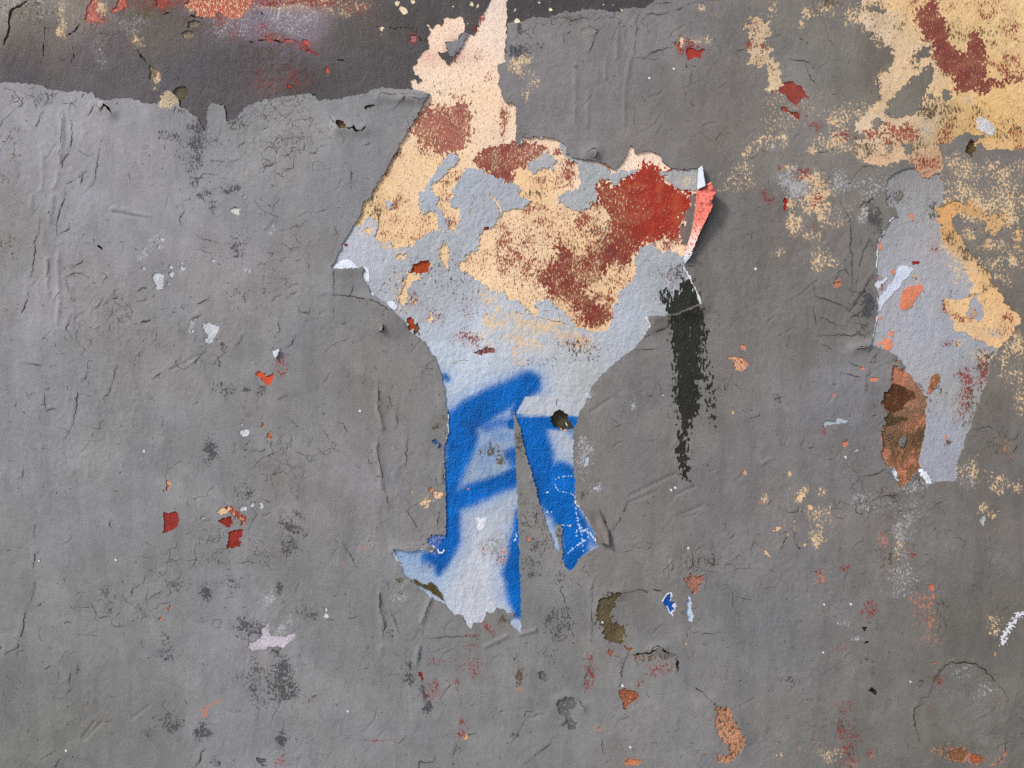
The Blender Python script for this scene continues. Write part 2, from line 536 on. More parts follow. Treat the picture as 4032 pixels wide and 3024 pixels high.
COAT_AREA = COAT_TOP + [(9000, 9000), (-9000, 9000)]

FILM = T('b1', (500, 310), (890, 300), (935, 325), (965, 290), (955, 235), (1000, 220), (1060, 250), (1090, 290), (1070, 350), (1050, 410),
         (1090, 450), (1180, 450), (1215, 490), (1320, 495), (1400, 470), (1420, 430), (1480, 390), (1540, 345), (1600, 350),
         (1610, 300), (1600, 200), (1560, 175), (1490, 205), (1450, 170), (1430, 100), (1450, 0),
         'a1', (1470, 1659), (1540, 1560), (1590, 1480), (1640, 1420), (1670, 1370), (1690, 1330), (1740, 1345), (1785, 1400),
         (1710, 1455), (1690, 1515), (1600, 1570), (1560, 1600), (1565, 1659),
         'b1', (1560, 10), (1615, 60), (1600, 120), (1640, 200), (1690, 250), (1700, 340), (1750, 350), (1790, 260), (1780, 150),
         (1710, 130), (1705, 90), (1745, 50), (1730, 0),
         'a1', (1755, 1640), (1790, 1540), (1850, 1460), (1900, 1465), (1990, 1495), (2100, 1535), (2200, 1590),
         'a2', (0, 1585), (60, 1600), (100, 1640), (95, 1659),
         'b2', (90, 20), (130, 60), (180, 80), (190, 110), (150, 140), (60, 155), (0, 170),
         'b1', (2160, 190), (2145, 240), (2110, 245), (2100, 300), (2030, 325), (1990, 350), (1960, 400), (1935, 420), (1975, 490),
         (1925, 535), (1870, 530), (1840, 570), (1835, 620), (1780, 620), (1780, 690), (1870, 700), (1880, 740), (1930, 780),
         (1980, 800), (2040, 850), (2110, 890), (2190, 900),
         'b2', (0, 960), (80, 960), (140, 990), (160, 1060), (215, 1080), (280, 1100), (260, 1020), (225, 1010), (230, 950),
         (300, 960), (370, 935), (390, 970), (400, 1010), (470, 1040), (520, 1090), (570, 1140), (590, 1190), (700, 1225),
         (800, 1240), (880, 1210), (900, 1140), (920, 1040), (960, 980), (975, 860), (1020, 840), (1080, 790), (1110, 700),
         (1105, 600), (1140, 520), (1200, 480), (1230, 465), (1280, 480), (1300, 540), (1360, 545), (1400, 510), (1460, 545),
         (1520, 570), (1700, 600), (1800, 1100), 'S', (2800, 1500), (2800, 2600), (1200, 2600), (1200, 900))
FILM_ISLANDS = [
    T('a2', (200, 1400), (330, 1320), (400, 1345), (415, 1400), (400, 1470), (300, 1460), (220, 1500), (170, 1470)),
    T('a2', (440, 1250), (490, 1235), (520, 1290), (525, 1345), (560, 1360), (620, 1380), (700, 1385), (790, 1405), (830, 1440), (870, 1480),
      (900, 1520), (940, 1500), (1000, 1485), (1110, 1475), (1130, 1500), (1050, 1520), (990, 1560), (950, 1600), (930, 1620),
      (870, 1560), (820, 1555), (790, 1580), (760, 1620), (770, 1659), 'b2', (770, 80), (780, 130), (720, 90), (700, 150), (660, 160),
      (560, 165), (500, 140), (450, 90), (440, 50), (500, 10), 'a2', (600, 1640), (650, 1580), (620, 1540), (610, 1420), (560, 1400),
      (510, 1350), (470, 1320), (440, 1280)),
    T('a2', (1340, 1500), (1370, 1490), (1390, 1500), (1460, 1465), (1560, 1470), (1600, 1465), (1700, 1500), (1690, 1659), (1570, 1659),
      (1500, 1640), (1430, 1600), (1380, 1560), (1370, 1530), (1340, 1540), (1325, 1520)),
    T('b1', (1140, 95), (1170, 80), (1210, 110), (1190, 150), (1150, 140)),
]
# openings in the pale undercoat where older peach shows
FILM_GAPS = [
    T('b1', (1300, 800), (1340, 740), (1330, 700), (1400, 720), (1460, 735), (1480, 770), (1400, 780), (1350, 840), (1330, 900), (1345, 960), (1310, 1010),
      (1280, 990), (1240, 950), (1270, 900), (1290, 840)),
    T('b1', (1620, 520), (1650, 450), (1680, 490), (1695, 560), (1695, 660), (1640, 670), (1620, 600)),
    T('b1', (1230, 600), (1260, 560), (1330, 540), (1320, 590), (1280, 600)),
    T('b1', (960, 330), (1000, 380), (1035, 410), (1020, 375), (985, 330)),
    T('b1', (1500, 1120), (1540, 1050), (1560, 1130), (1525, 1165)),
    T('b1', (1370, 930), (1420, 930), (1430, 960), (1400, 1030), (1395, 970)),
]
RED_CORE = T('a2', (1190, 1410), (1240, 1440), (1300, 1445), (1340, 1500), (1370, 1560), (1420, 1610), (1490, 1645), (1560, 1659),
             'b2', (1590, 0), (1600, 60), (1610, 130), (1590, 170), (1545, 200), (1530, 290), (1515, 310), (1510, 400), (1480, 420), (1400, 380),
             (1330, 420), (1290, 460), (1240, 450), (1160, 490), (1110, 560), (1060, 620), (990, 650), (930, 620), (880, 680), (800, 740), (720, 800),
             (640, 860), (700, 940), (760, 900), (800, 950), (780, 1010), (860, 1040), (880, 1120), (820, 1160), (740, 1190), (690, 1170),
             (640, 1100), (580, 1020), (500, 950), (420, 900), (330, 850), (270, 780), (280, 700), (350, 640), (420, 590), (430, 490), (480, 450), (540, 520),
             (620, 590), (720, 580), (800, 500), (860, 400), (900, 280), (870, 180), (800, 120), (770, 60), (775, 0),
             'a2', (790, 1610), (820, 1570), (880, 1570), (930, 1625), (1000, 1555), (1060, 1515), (1120, 1495))
RED_MID = T('a1', (1920, 1390), (1990, 1300), (2100, 1270), (2200, 1250), 'a2', (0, 1250), (60, 1235), (150, 1235), (240, 1245), (300, 1275),
            (350, 1310), (300, 1340), (240, 1370), (190, 1420), (150, 1450), (80, 1460), (40, 1490), (50, 1560), (40, 1600), (0, 1590),
            'a1', (2150, 1560), (2050, 1520), (1950, 1450))
RED_UP = T('a1', (1480, 960), (1560, 930), (1640, 920), (1700, 960), (1800, 880), (1870, 900), (1880, 1000), (1890, 1150), (1860, 1220),
           (1800, 1300), (1700, 1350), (1640, 1360), (1570, 1300), (1500, 1260), (1420, 1180), (1350, 1130), (1400, 1050), (1440, 980))

# blue spray: soft strokes (points with their radius, softness, strength)
def Z(*pts):
    return [(1500 + 1.261 * p[0], 1350 + 1.261 * p[1], 1.261 * p[2]) for p in pts]
SPRAY = [
    (Z((460, 128, 33), (400, 158, 35), (350, 184, 38), (300, 214, 44), (250, 250, 46), (208, 270, 44)), 26, 1.0),
    (Z((445, 160, 20), (426, 212, 14)), 22, 1.0),
    (Z((255, 295, 44), (240, 350, 33), (227, 410, 24), (216, 465, 18)), 26, 1.0),
    (Z((205, 330, 10), (206, 400, 10)), 26, .35),
    (Z((205, 505, 30), (262, 482, 26), (322, 458, 24), (382, 436, 23), (424, 416, 24)), 24, 1.0),
    (Z((212, 505, 28), (220, 560, 24), (214, 620, 24), (190, 678, 22), (178, 712, 10)), 24, 1.0),
    (Z((150, 672, 20), (190, 690, 20)), 24, .9), (Z((100, 665, 22), (60, 660, 14)), 44, .40),
    (Z((330, 262, 22), (372, 246, 22), (420, 244, 20)), 34, .72),
    (Z((360, 290, 26), (400, 290, 22)), 40, .50), (Z((330, 330, 44), (325, 390, 34)), 40, .40), (Z((275, 330, 16), (262, 390, 16)), 40, .55),
    (Z((398, 352, 16), (420, 350, 24), (418, 390, 14)), 26, .85),
    (Z((300, 330, 14), (285, 380, 12)), 36, .30),
    (Z((415, 252, 15), (520, 250, 16), (612, 250, 16)), 13, 1.0),
    (Z((470, 285, 44), (485, 330, 42), (498, 400, 40), (525, 470, 42), (560, 520, 34)), 26, 1.0),
    (Z((590, 275, 10), (606, 290, 10)), 24, .6),
    (Z((560, 415, 36), (600, 440, 40), (570, 480, 40)), 26, 1.0),
    (Z((580, 540, 40), (612, 600, 38), (604, 660, 36), (592, 706, 20)), 24, 1.0),
    (Z((648, 590, 22), (668, 622, 14)), 26, .75), (Z((640, 660, 16), (660, 640, 10)), 24, .5),
    (Z((535, 560, 18), (548, 610, 14)), 30, .42),
    (Z((430, 530, 8), (424, 590, 12), (420, 660, 18), (412, 720, 27), (422, 790, 24), (432, 850, 10)), 22, 1.0),
    (Z((428, 880, 12), (432, 905, 8)), 26, .35),
    (Z((198, 105, 8), (206, 112, 8)), 14, .85),
]

# ---- speckle: colour channel, tile, x, y, rx, ry, rot, strength
DARK, PEACH, RED, PALE, BROWN, ORANGE = range(6)
SPK = [
    (DARK, 'c0', 1830, 620, 75, 140, 0, .75), (DARK, 'c0', 2120, 560, 70, 70, 0, .55), (DARK, 'c0', 2130, 980, 100, 100, 0, .6),
    (DARK, 'c0', 1950, 60, 140, 90, 0, .5), (DARK, 'c0', 2150, 70, 40, 30, 0, .9), (DARK, 'b0', 2060, 480, 110, 140, 0, .62), (DARK, 'b0', 1790, 30, 70, 60, 0, .8),
    (DARK, 'b0', 1990, 10, 70, 30, 0, .8), (DARK, 'b0', 1850, 130, 40, 80, 0, .6), (DARK, 'b0', 1940, 1370, 40, 70, 0, .8), (DARK, 'b0', 1915, 1500, 40, 50, 0, .5), (DARK, 'b0', 2080, 900, 90, 60, 0, .45),
    (DARK, 'a0', 1700, 1300, 170, 240, 0, .62), (DARK, 'a0', 1490, 1190, 140, 60, .3, .62), (DARK, 'a0', 1730, 1150, 90, 130, 0, .8), (DARK, 'a0', 1560, 970, 120, 60, .3, .6),
    (DARK, 'a0', 2050, 1070, 110, 80, .3, .6), (DARK, 'a0', 1700, 1580, 60, 60, 0, .6), (DARK, 'a0', 2000, 1640, 120, 50, 0, .8),
    (DARK, 'd0', 1500, 110, 110, 70, 0, .62), (DARK, 'd0', 1745, 190, 55, 80, 0, .8), (DARK, 'd0', 1390, 560, 50, 90, 0, .65),
    (DARK, 'd0', 1420, 700, 90, 65, 0, .75), (DARK, 'd0', 2070, 490, 110, 120, 0, .68), (DARK, 'd0', 1430, 1270, 160, 80, 0, .62),
    (DARK, 'd0', 1720, 1350, 90, 100, 0, .75), (DARK, 'd0', 1820, 1620, 55, 60, 0, .65), (DARK, 'd0', 2150, 850, 80, 180, 0, .5),
    (DARK, 'd0', 890, 160, 50, 60, 0, .5), (DARK, 'd0', 1950, 90, 100, 110, 0, .45), (DARK, 'd0', 1250, 1370, 60, 70, 0, .5), (DARK, 'd0', 650, 1570, 80, 40, .3, .5),
    (DARK, 'd1', 210, 940, 170, 230, 0, .75), (DARK, 'd1', 215, 150, 40, 90, 0, .72), (DARK, 'd1', 230, 1420, 50, 100, 0, .82),
    (DARK, 'd1', 30, 480, 60, 80, 0, .62), (DARK, 'd1', 485, 370, 55, 50, 0, .68), (DARK, 'd1', 185, 660, 60, 50, 0, .75), (DARK, 'd1', 20, 1000, 60, 200, 0, .5),
    (DARK, 'd1', 1450, 1080, 55, 170, -.1, .86), (DARK, 'd1', 1310, 820, 50, 60, 0, .8), (DARK, 'd1', 1310, 910, 55, 60, 0, .6), (DARK, 'd1', 1160, 520, 50, 70, 0, .55),
    (DARK, 'c1', 330, 1260, 110, 120, 0, .68), (DARK, 'c1', 310, 1450, 95, 85, 0, .68), (DARK, 'c1', 70, 80, 70, 60, 0, .55), (DARK, 'c1', 90, 1500, 100, 110, 0, .42), (DARK, 'c1', 350, 380, 50, 60, 0, .5),
    (DARK, 'a2', 100, 260, 28, 110, 0, .75), (DARK, 'a2', 110, 450, 110, 80, -.2, .78), (DARK, 'a2', 270, 410, 50, 60, .5, .5),
    (DARK, 'b3', 950, 220, 70, 180, -.25, .85), (DARK, 'b3', 930, 480, 60, 90, 0, .5), (DARK, 'b3', 890, 960, 100, 130, 0, .78), (DARK, 'b3', 760, 950, 60, 40, 0, .5), (DARK, 'b3', 860, 1180, 90, 60, 0, .45),
    (DARK, 'c2', 95, 540, 50, 110, 0, .62), (DARK, 'c2', 250, 1440, 110, 80, 0, .55), (DARK, 'c2', 200, 1600, 120, 80, 0, .5), (DARK, 'c2', 450, 1330, 30, 80, 0, .6), (DARK, 'c2', 260, 1180, 60, 100, 0, .42),
    (DARK, 'd2', 420, 440, 130, 170, 0, .58), (DARK, 'd2', 340, 690, 90, 60, 0, .5), (DARK, 'd2', 210, 30, 80, 50, 0, .6), (DARK, 'd2', 450, 60, 50, 90, 0, .5), (DARK, 'd2', 290, 880, 40, 60, -.3, .8), (DARK, 'd2', 380, 780, 40, 60, 0, .5), (DARK, 'd2', 60, 1380, 80, 40, -.2, .5),
    (DARK, 'd3', 240, 920, 100, 50, .4, .55), (DARK, 'c3', 140, 140, 40, 40, .5, .6), (DARK, 'c3', 1330, 830, 110, 60, 0, .65), (DARK, 'c3', 1110, 980, 60, 60, 0, .6), (DARK, 'd3', 700, 1300, 110, 110, 0, .52), (DARK, 'd3', 1340, 940, 60, 40, 0, .5), (DARK, 'd3', 740, 1480, 50, 120, 0, .5),
    # peach
    (PEACH, 'c1', 1500, 1040, 90, 60, -.4, .62), (PEACH, 'a2', 100, 540, 130, 50, -.25, .75), (PEACH, 'a2', 90, 610, 100, 60, .6, .6), (PEACH, 'a2', 220, 700, 70, 120, 0, .4), (PEACH, 'a2', 160, 830, 50, 80, 0, .4),
    (PEACH, 'a2', 1690, 75, 60, 30, 0, .62), (PEACH, 'a2', 2190, 1240, 60, 60, 0, .65), (PEACH, 'a2', 2110, 1310, 100, 40, -.7, .65), (PEACH, 'a2', 2070, 1450, 60, 50, 0, .55), (PEACH, 'a2', 2000, 1580, 200, 120, 0, .38), (PEACH, 'a2', 1680, 360, 110, 50, 0, .5),
    (PEACH, 'a3', 90, 60, 40, 130, 0, .6), (PEACH, 'a3', 390, 110, 70, 60, .4, .6), (PEACH, 'a3', 330, 200, 30, 40, 0, .7), (PEACH, 'a3', 530, 60, 120, 70, 0, .4), (PEACH, 'a3', 760, 140, 80, 110, 0, .6), (PEACH, 'a3', 180, 1170, 45, 90, 0, .82), (PEACH, 'a3', 60, 1170, 70, 90, 0, .45), (PEACH, 'a3', 420, 1270, 60, 40, 0, .62),
    (PEACH, 'a3', 640, 1200, 200, 110, 0, .62), (PEACH, 'a3', 420, 1540, 170, 120, .5, .85), (PEACH, 'a3', 250, 1420, 70, 40, 0, .6), (PEACH, 'a3', 660, 980, 150, 120, -.5, .52), (PEACH, 'a3', 950, 1290, 190, 110, 0, .82), (PEACH, 'a3', 250, 930, 300, 200, 0, .3),
    (PEACH, 'b3', 440, 80, 140, 160, .1, .85), (PEACH, 'b3', 290, 290, 80, 120, -.3, .82), (PEACH, 'b3', 240, 110, 60, 70, 0, .8), (PEACH, 'b3', 520, 220, 50, 110, 0, .6), (PEACH, 'b3', 430, 390, 90, 60, 0, .5), (PEACH, 'b3', 520, 580, 130, 120, 0, .46), (PEACH, 'b3', 130, 530, 60, 40, 0, .5), (PEACH, 'b3', 640, 280, 100, 60, 0, .4), (PEACH, 'b3', 860, 180, 80, 90, 0, .3),
    (PEACH, 'b3', 1800, 120, 330, 170, 0, .66), (PEACH, 'b3', 2100, 150, 150, 260, 0, .62), (PEACH, 'b3', 1950, 470, 160, 60, 0, .55), (PEACH, 'b3', 1960, 640, 130, 110, .5, .52), (PEACH, 'b3', 2130, 600, 90, 130, 0, .55), (PEACH, 'b3', 1760, 370, 90, 70, 0, .62), (PEACH, 'b3', 2060, 760, 60, 60, 0, .5), (PEACH, 'b3', 2140, 1320, 110, 120, -.4, .58), (PEACH, 'b3', 2050, 1420, 80, 70, 0, .6),
    (PEACH, 'b3', 2120, 1560, 130, 130, 0, .4),
    (PEACH, 'c3', 2000, 880, 90, 110, -.5, .62), (PEACH, 'c3', 2150, 900, 60, 60, 0, .55), (PEACH, 'c3', 330, 960, 40, 90, .3, .66), (PEACH, 'c3', 510, 940, 40, 50, 0, .55), (PEACH, 'c3', 20, 1000, 40, 50, 0, .6), (PEACH, 'c3', 460, 1330, 70, 110, 0, .55), (PEACH, 'c3', 500, 1140, 130, 110, 0, .4), (PEACH, 'c3', 1160, 1400, 60, 120, 0, .5), (PEACH, 'c3', 1760, 760, 120, 130, 0, .5), (PEACH, 'c3', 1870, 1080, 50, 70, 0, .5), (PEACH, 'c3', 1940, 1130, 60, 40, 0, .5), (PEACH, 'c3', 2180, 150, 60, 160, 0, .46),
    (PEACH, 'd3', 1955, 450, 90, 90, 0, .58), (PEACH, 'd3', 570, 1540, 130, 70, 0, .5), (PEACH, 'd3', 150, 1560, 40, 40, 0, .4), (PEACH, 'd1', 1780, 1400, 60, 40, 0, .4),
    # red
    (RED, 'b1', 240, 1540, 75, 130, 0, .62), (RED, 'd1', 1510, 1000, 80, 80, .5, .62), (RED, 'd1', 1840, 800, 110, 90, 0, .52), (RED, 'd1', 1700, 950, 45, 60, 0, .62), (RED, 'd1', 1760, 1275, 50, 35, .3, .7),
    (RED, 'd1', 1980, 480, 90, 30, .9, .68), (RED, 'd1', 1740, 1370, 40, 50, 0, .6), (RED, 'd1', 1830, 540, 90, 15, 0, .55), (RED, 'd1', 1840, 630, 60, 40, 0, .5), (RED, 'd1', 1060, 1425, 160, 14, 0, .6), (RED, 'd1', 230, 1600, 60, 60, 0, .5), (RED, 'd1', 1570, 760, 120, 50, 0, .42),
    (RED, 'a2', 1610, 440, 130, 80, .1, .66), (RED, 'a2', 1560, 370, 130, 50, .4, .6), (RED, 'a3', 470, 1060, 80, 60, 0, .5), (RED, 'a3', 320, 960, 60, 60, 0, .5), (RED, 'a3', 350, 1470, 90, 60, .3, .6), (RED, 'a3', 150, 1425, 25, 25, 0, .7), (RED, 'a3', 700, 1150, 140, 60, 0, .5), (RED, 'a3', 120, 760, 60, 60, 0, .4),
    (RED, 'b3', 70, 90, 60, 60, 0, .66), (RED, 'b3', 440, 80, 100, 90, 0, .5), (RED, 'b3', 440, 330, 25, 60, 0, .62), (RED, 'b3', 20, 20, 60, 40, 0, .5),
    (RED, 'd2', 690, 900, 60, 150, .1, .56), (RED, 'd2', 1080, 725, 40, 30, 0, .66), (RED, 'd2', 1280, 810, 160, 80, 0, .46), (RED, 'd2', 1120, 950, 50, 40, 0, .5), (RED, 'd2', 700, 730, 40, 60, 0, .45),
    (RED, 'd3', 900, 320, 80, 110, .4, .64), (RED, 'd3', 720, 1400, 110, 170, -.3, .56), (RED, 'd3', 740, 1610, 100, 60, 0, .72), (RED, 'd3', 480, 1450, 90, 50, .3, .5), (RED, 'd3', 1500, 930, 90, 70, -.6, .6), (RED, 'd3', 690, 640, 120, 60, 0, .4), (RED, 'd3', 500, 330, 60, 40, 0, .5), (RED, 'd3', 490, 70, 50, 60, 0, .5), (RED, 'd3', 900, 1530, 40, 50, 0, .6), (RED, 'd3', 1410, 1160, 60, 50, 0, .5), (RED, 'd3', 2000, 1060, 40, 30, 0, .6), (RED, 'd3', 700, 1140, 100, 60, 0, .45),
    (RED, 'c3', 1260, 1460, 50, 50, 0, .6), (RED, 'c3', 520, 400, 24, 60, 0, .6), (RED, 'c3', 480, 1620, 40, 40, 0, .6), (RED, 'c3', 700, 1580, 60, 30, 0, .5), (RED, 'c0', 2160, 300, 40, 40, 0, .4),
    # pale
    (PALE, 'b0', 1370, 440, 80, 80, 0, .6), (PALE, 'b0', 1250, 570, 90, 60, 0, .5), (PALE, 'b0', 1665, 1180, 35, 90, .2, .68), (PALE, 'b0', 1280, 490, 90, 60, 0, .4), (PALE, 'b0', 2160, 700, 40, 30, 0, .6), (PALE, 'b1', 160, 360, 35, 60, .2, .68),
    (PALE, 'd1', 220, 500, 60, 90, 0, .6), (PALE, 'd1', 120, 220, 110, 80, 0, .5), (PALE, 'd1', 1240, 210, 60, 100, 0, .5), (PALE, 'd1', 310, 410, 50, 60, 0, .5), (PALE, 'd1', 100, 460, 60, 80, 0, .5),
    (PALE, 'c2', 660, 660, 90, 190, 0, .56), (PALE, 'c2', 760, 920, 70, 50, 0, .6), (PALE, 'c2', 710, 140, 50, 60, 0, .6), (PALE, 'c2', 1090, 210, 60, 50, 0, .5),
    (PALE, 'c3', 1190, 1270, 110, 230, .1, .56), (PALE, 'c3', 1270, 890, 150, 50, -.1, .75), (PALE, 'c3', 820, 990, 60, 40, 0, .7), (PALE, 'c3', 850, 1070, 90, 50, .3, .55), (PALE, 'c3', 960, 1050, 200, 130, 0, .38), (PALE, 'c3', 1180, 1590, 110, 120, 0, .55), (PALE, 'c3', 1280, 1070, 130, 90, 0, .42), (PALE, 'c3', 1700, 730, 90, 100, 0, .42), (PALE, 'c3', 1730, 870, 100, 60, 0, .42), (PALE, 'c3', 640, 340, 120, 30, -.1, .4),
    (PALE, 'd3', 1170, 50, 120, 130, 0, .6), (PALE, 'd3', 1180, 180, 120, 60, 0, .5), (PALE, 'd3', 700, 430, 70, 60, 0, .5), (PALE, 'd3', 790, 565, 60, 30, -.1, .72), (PALE, 'd3', 1700, 830, 120, 110, 0, .42), (PALE, 'd3', 1880, 1010, 130, 70, -.3, .5), (PALE, 'd3', 1250, 60, 130, 80, 0, .4),
    (PALE, 'a3', 250, 1560, 150, 140, .3, .66), (PALE, 'a3', 640, 1510, 70, 120, 0, .5), (PALE, 'a3', 900, 1560, 120, 110, 0, .4), (PALE, 'b3', 900, 70, 90, 90, 0, .6), (PALE, 'b3', 850, 210, 50, 110, .3, .72), (PALE, 'b3', 740, 160, 70, 60, 0, .55), (PALE, 'b3', 650, 200, 60, 80, 0, .4), (PALE, 'a3', 90, 1240, 40, 40, 0, .5),
    (PEACH, 'a3', 900, 230, 150, 90, .5, .45), (PEACH, 'a3', 1010, 360, 90, 60, .6, .4), (PEACH, 'a3', 1010, 680, 60, 130, 0, .45), (PEACH, 'a3', 880, 960, 160, 90, -.7, .5), (PEACH, 'a3', 800, 120, 110, 110, 0, .5), (PEACH, 'a3', 1060, 860, 60, 110, .6, .4), (PEACH, 'a3', 1700, 1420, 330, 110, 0, .5), (PEACH, 'a3', 2050, 1500, 200, 160, 0, .52), (PEACH, 'a3', 1700, 1600, 200, 90, 0, .5),
    (PALE, 'a3', 1100, 1560, 300, 110, 0, .45), (PALE, 'a3', 1380, 1600, 180, 100, 0, .55), (PALE, 'a3', 700, 1560, 130, 100, 0, .4),
    # brown / olive stains
    (BROWN, 'd2', 100, 860, 40, 120, 0, .66), (BROWN, 'd2', 1250, 720, 190, 50, -.1, .5), (BROWN, 'd2', 930, 560, 110, 90, .3, .45), (BROWN, 'd1', 480, 1090, 60, 60, 0, .6), (BROWN, 'd1', 1220, 70, 40, 25, 0, .8), (BROWN, 'd1', 2100, 420, 50, 60, 0, .72), (BROWN, 'd1', 2200, 800, 30, 130, 0, .5),
    (BROWN, 'c1', 1600, 380, 50, 60, 0, .68), (BROWN, 'c1', 1040, 1390, 60, 60, 0, .4), (BROWN, 'c1', 1640, 330, 60, 40, 0, .5), (BROWN, 'c2', 630, 1010, 60, 60, 0, .5), (BROWN, 'c3', 1020, 920, 60, 60, 0, .62), (BROWN, 'c3', 1060, 1500, 100, 140, 0, .42), (BROWN, 'd3', 900, 740, 70, 70, 0, .5), (BROWN, 'd3', 935, 850, 30, 90, 0, .6), (BROWN, 'd3', 700, 1290, 120, 60, 0, .4), (BROWN, 'c3', 2000, 520, 160, 130, 0, .4), (BROWN, 'd3', 1470, 350, 120, 170, 0, .4), (BROWN, 'd3', 1480, 880, 80, 60, -.7, .5),
    (BROWN, 'a3', 530, 40, 160, 60, 0, .56), (BROWN, 'a3', 330, 340, 30, 20, 0, .7), (BROWN, 'b3', 2000, 250, 150, 120, 0, .4), (BROWN, 'a0', 60, 1560, 80, 60, 0, .3), (BROWN, 'a0', 130, 1300, 70, 280, 0, .33),
    (BROWN, 'd3', 1680, 1540, 260, 90, .1, .6), (BROWN, 'b0', 80, 480, 90, 160, 0, .3), (BROWN, 'd1', 400, 320, 60, 60, 0, .45),
    # orange
    (ORANGE, 'd0', 1715, 1190, 55, 60, .3, .8), (ORANGE, 'd0', 1820, 1105, 80, 22, -.4, .66), (ORANGE, 'd1', 60, 800, 35, 30, 0, .66), (ORANGE, 'd3', 1430, 130, 36, 50, 0, .8), (ORANGE, 'd3', 1440, 200, 50, 50, 0, .62), (ORANGE, 'd3', 1350, 270, 110, 90, .3, .72), (ORANGE, 'd3', 1400, 400, 120, 120, 0, .48), (ORANGE, 'd3', 1420, 590, 100, 70, 0, .4),
    (ORANGE, 'd3', 1700, 1560, 230, 70, .15, .68), (ORANGE, 'd3', 1490, 1520, 70, 60, 0, .6), (ORANGE, 'd3', 1990, 1620, 70, 50, -.5, .7), (ORANGE, 'd3', 2040, 1530, 25, 60, 0, .6), (ORANGE, 'd3', 490, 50, 40, 70, .3, .66), (ORANGE, 'd3', 650, 1460, 40, 40, 0, .5), (ORANGE, 'd3', 770, 1620, 50, 30, .4, .85), (ORANGE, 'd3', 940, 1560, 25, 40, 0, .6), (ORANGE, 'd3', 320, 1495, 30, 20, 0, .6),
    (ORANGE, 'c1', 950, 1450, 60, 40, .5, .4), (ORANGE, 'c1', 790, 1580, 40, 30, 0, .6), (ORANGE, 'b3', 640, 780, 50, 50, 0, .7), (ORANGE, 'c3', 1030, 480, 60, 110, .2, .5), (ORANGE, 'c3', 600, 110, 50, 40, 0, .45), (ORANGE, 'c3', 2050, 560, 60, 90, 0, .42), (ORANGE, 'c3', 1020, 1340, 50, 100, 0, .45),
    (ORANGE, 'd2', 1570, 120, 60, 60, .4, .6), (ORANGE, 'd2', 1040, 1600, 80, 30, 0, .8), (ORANGE, 'd2', 770, 1320, 40, 30, .4, .6), (ORANGE, 'd2', 100, 990, 40, 30, 0, .6), (ORANGE, 'd2', 1570, 1590, 30, 20, 0, .5), (ORANGE, 'c2', 2055, 790, 30, 50, 0, .6), (ORANGE, 'c2', 2190, 1060, 30, 30, 0, .5),
]
SPK = [(a, t, x, y, rx, ry, ro, st * (.72 if a == PALE and t in ('c3', 'd3') else .85 if t == 'd3' else 1)) for a, t, x, y, rx, ry, ro, st in SPK]
# on the dark band
SPK_DARK = [
    (RED, 'a0', 1500, 30, 500, 70, 0, .55), (RED, 'a1', 300, 10, 700, 70, 0, .6), (PEACH, 'a1', 350, 15, 500, 50, 0, .5), (PALE, 'a1', 330, 180, 330, 150, 0, .42), (PALE, 'a0', 2050, 230, 250, 150, 0, .36), (BROWN, 'a0', 900, 300, 500, 200, 0, .3), (PALE, 'a0', 260, 40, 330, 110, 0, .36), (PALE, 'a0', 1150, 200, 200, 120, 0, .28),
    (RED, 'a0', 840, 150, 110, 80, 0, .72), (RED, 'a0', 1040, 50, 110, 60, -.5, .75), (RED, 'a0', 1400, 40, 80, 70, 0, .8), (RED, 'a0', 1850, 60, 330, 90, .1, .9), (RED, 'a0', 1950, 150, 160, 60, 0, .72), (RED, 'a0', 1250, 60, 120, 40, 0, .5),
    (RED, 'a1', 200, 20, 420, 50, 0, .72), (RED, 'a1', 550, 30, 250, 50, 0, .62), (RED, 'a1', 260, 340, 290, 45, .15, .7), (RED, 'a1', 480, 440, 130, 30, .35, .7), (RED, 'a1', 1390, 330, 70, 60, 0, .66), (RED, 'a1', 640, 600, 40, 22, -.5, .72), (RED, 'a1', 330, 690, 240, 130, 0, .42), (RED, 'a1', 100, 720, 160, 120, 0, .4), (RED, 'a1', 900, 80, 160, 60, 0, .4), (RED, 'a0', 2000, 250, 160, 120, 0, .5), (RED, 'a1', 60, 260, 120, 80, 0, .5),
    (PEACH, 'a0', 870, 80, 60, 80, 0, .6), (PEACH, 'a0', 1740, 60, 120, 70, 0, .6), (PEACH, 'a0', 2090, 60, 110, 80, 0, .66), (PEACH, 'a0', 1050, 10, 40, 30, 0, .6), (PEACH, 'a1', 260, 40, 300, 50, 0, .5), (PEACH, 'a1', 520, 30, 200, 60, 0, .6), (PEACH, 'a1', 800, 60, 250, 90, 0, .38), (PEACH, 'a0', 540, 150, 40, 190, .05, .55), (PEACH, 'a0', 530, 280, 45, 60, 0, .72), (PEACH, 'a0', 1360, 650, 40, 80, 0, .6), (PEACH, 'a0', 1190, 360, 50, 80, -.5, .5), (PEACH, 'a0', 1350, 770, 30, 20, 0, .7),
    (BROWN, 'a0', 250, 100, 400, 180, 0, .4), (BROWN, 'a0', 1250, 110, 330, 70, 0, .55), (BROWN, 'a0', 1700, 220, 160, 80, 0, .6), (BROWN, 'a1', 130, 500, 240, 160, 0, .35), (BROWN, 'a0', 1450, 60, 120, 90, 0, .5),
    (PALE, 'a0', 540, 60, 60, 80, 0, .4), (PALE, 'a0', 40, 60, 80, 120, 0, .42), (PALE, 'a1', 330, 200, 220, 120, 0, .36), (PALE, 'a0', 2120, 200, 160, 100, 0, .3), (PALE, 'a0', 860, 430, 60, 200, 0, .3), (PALE, 'a0', 350, 60, 90, 120, 0, .35),
]
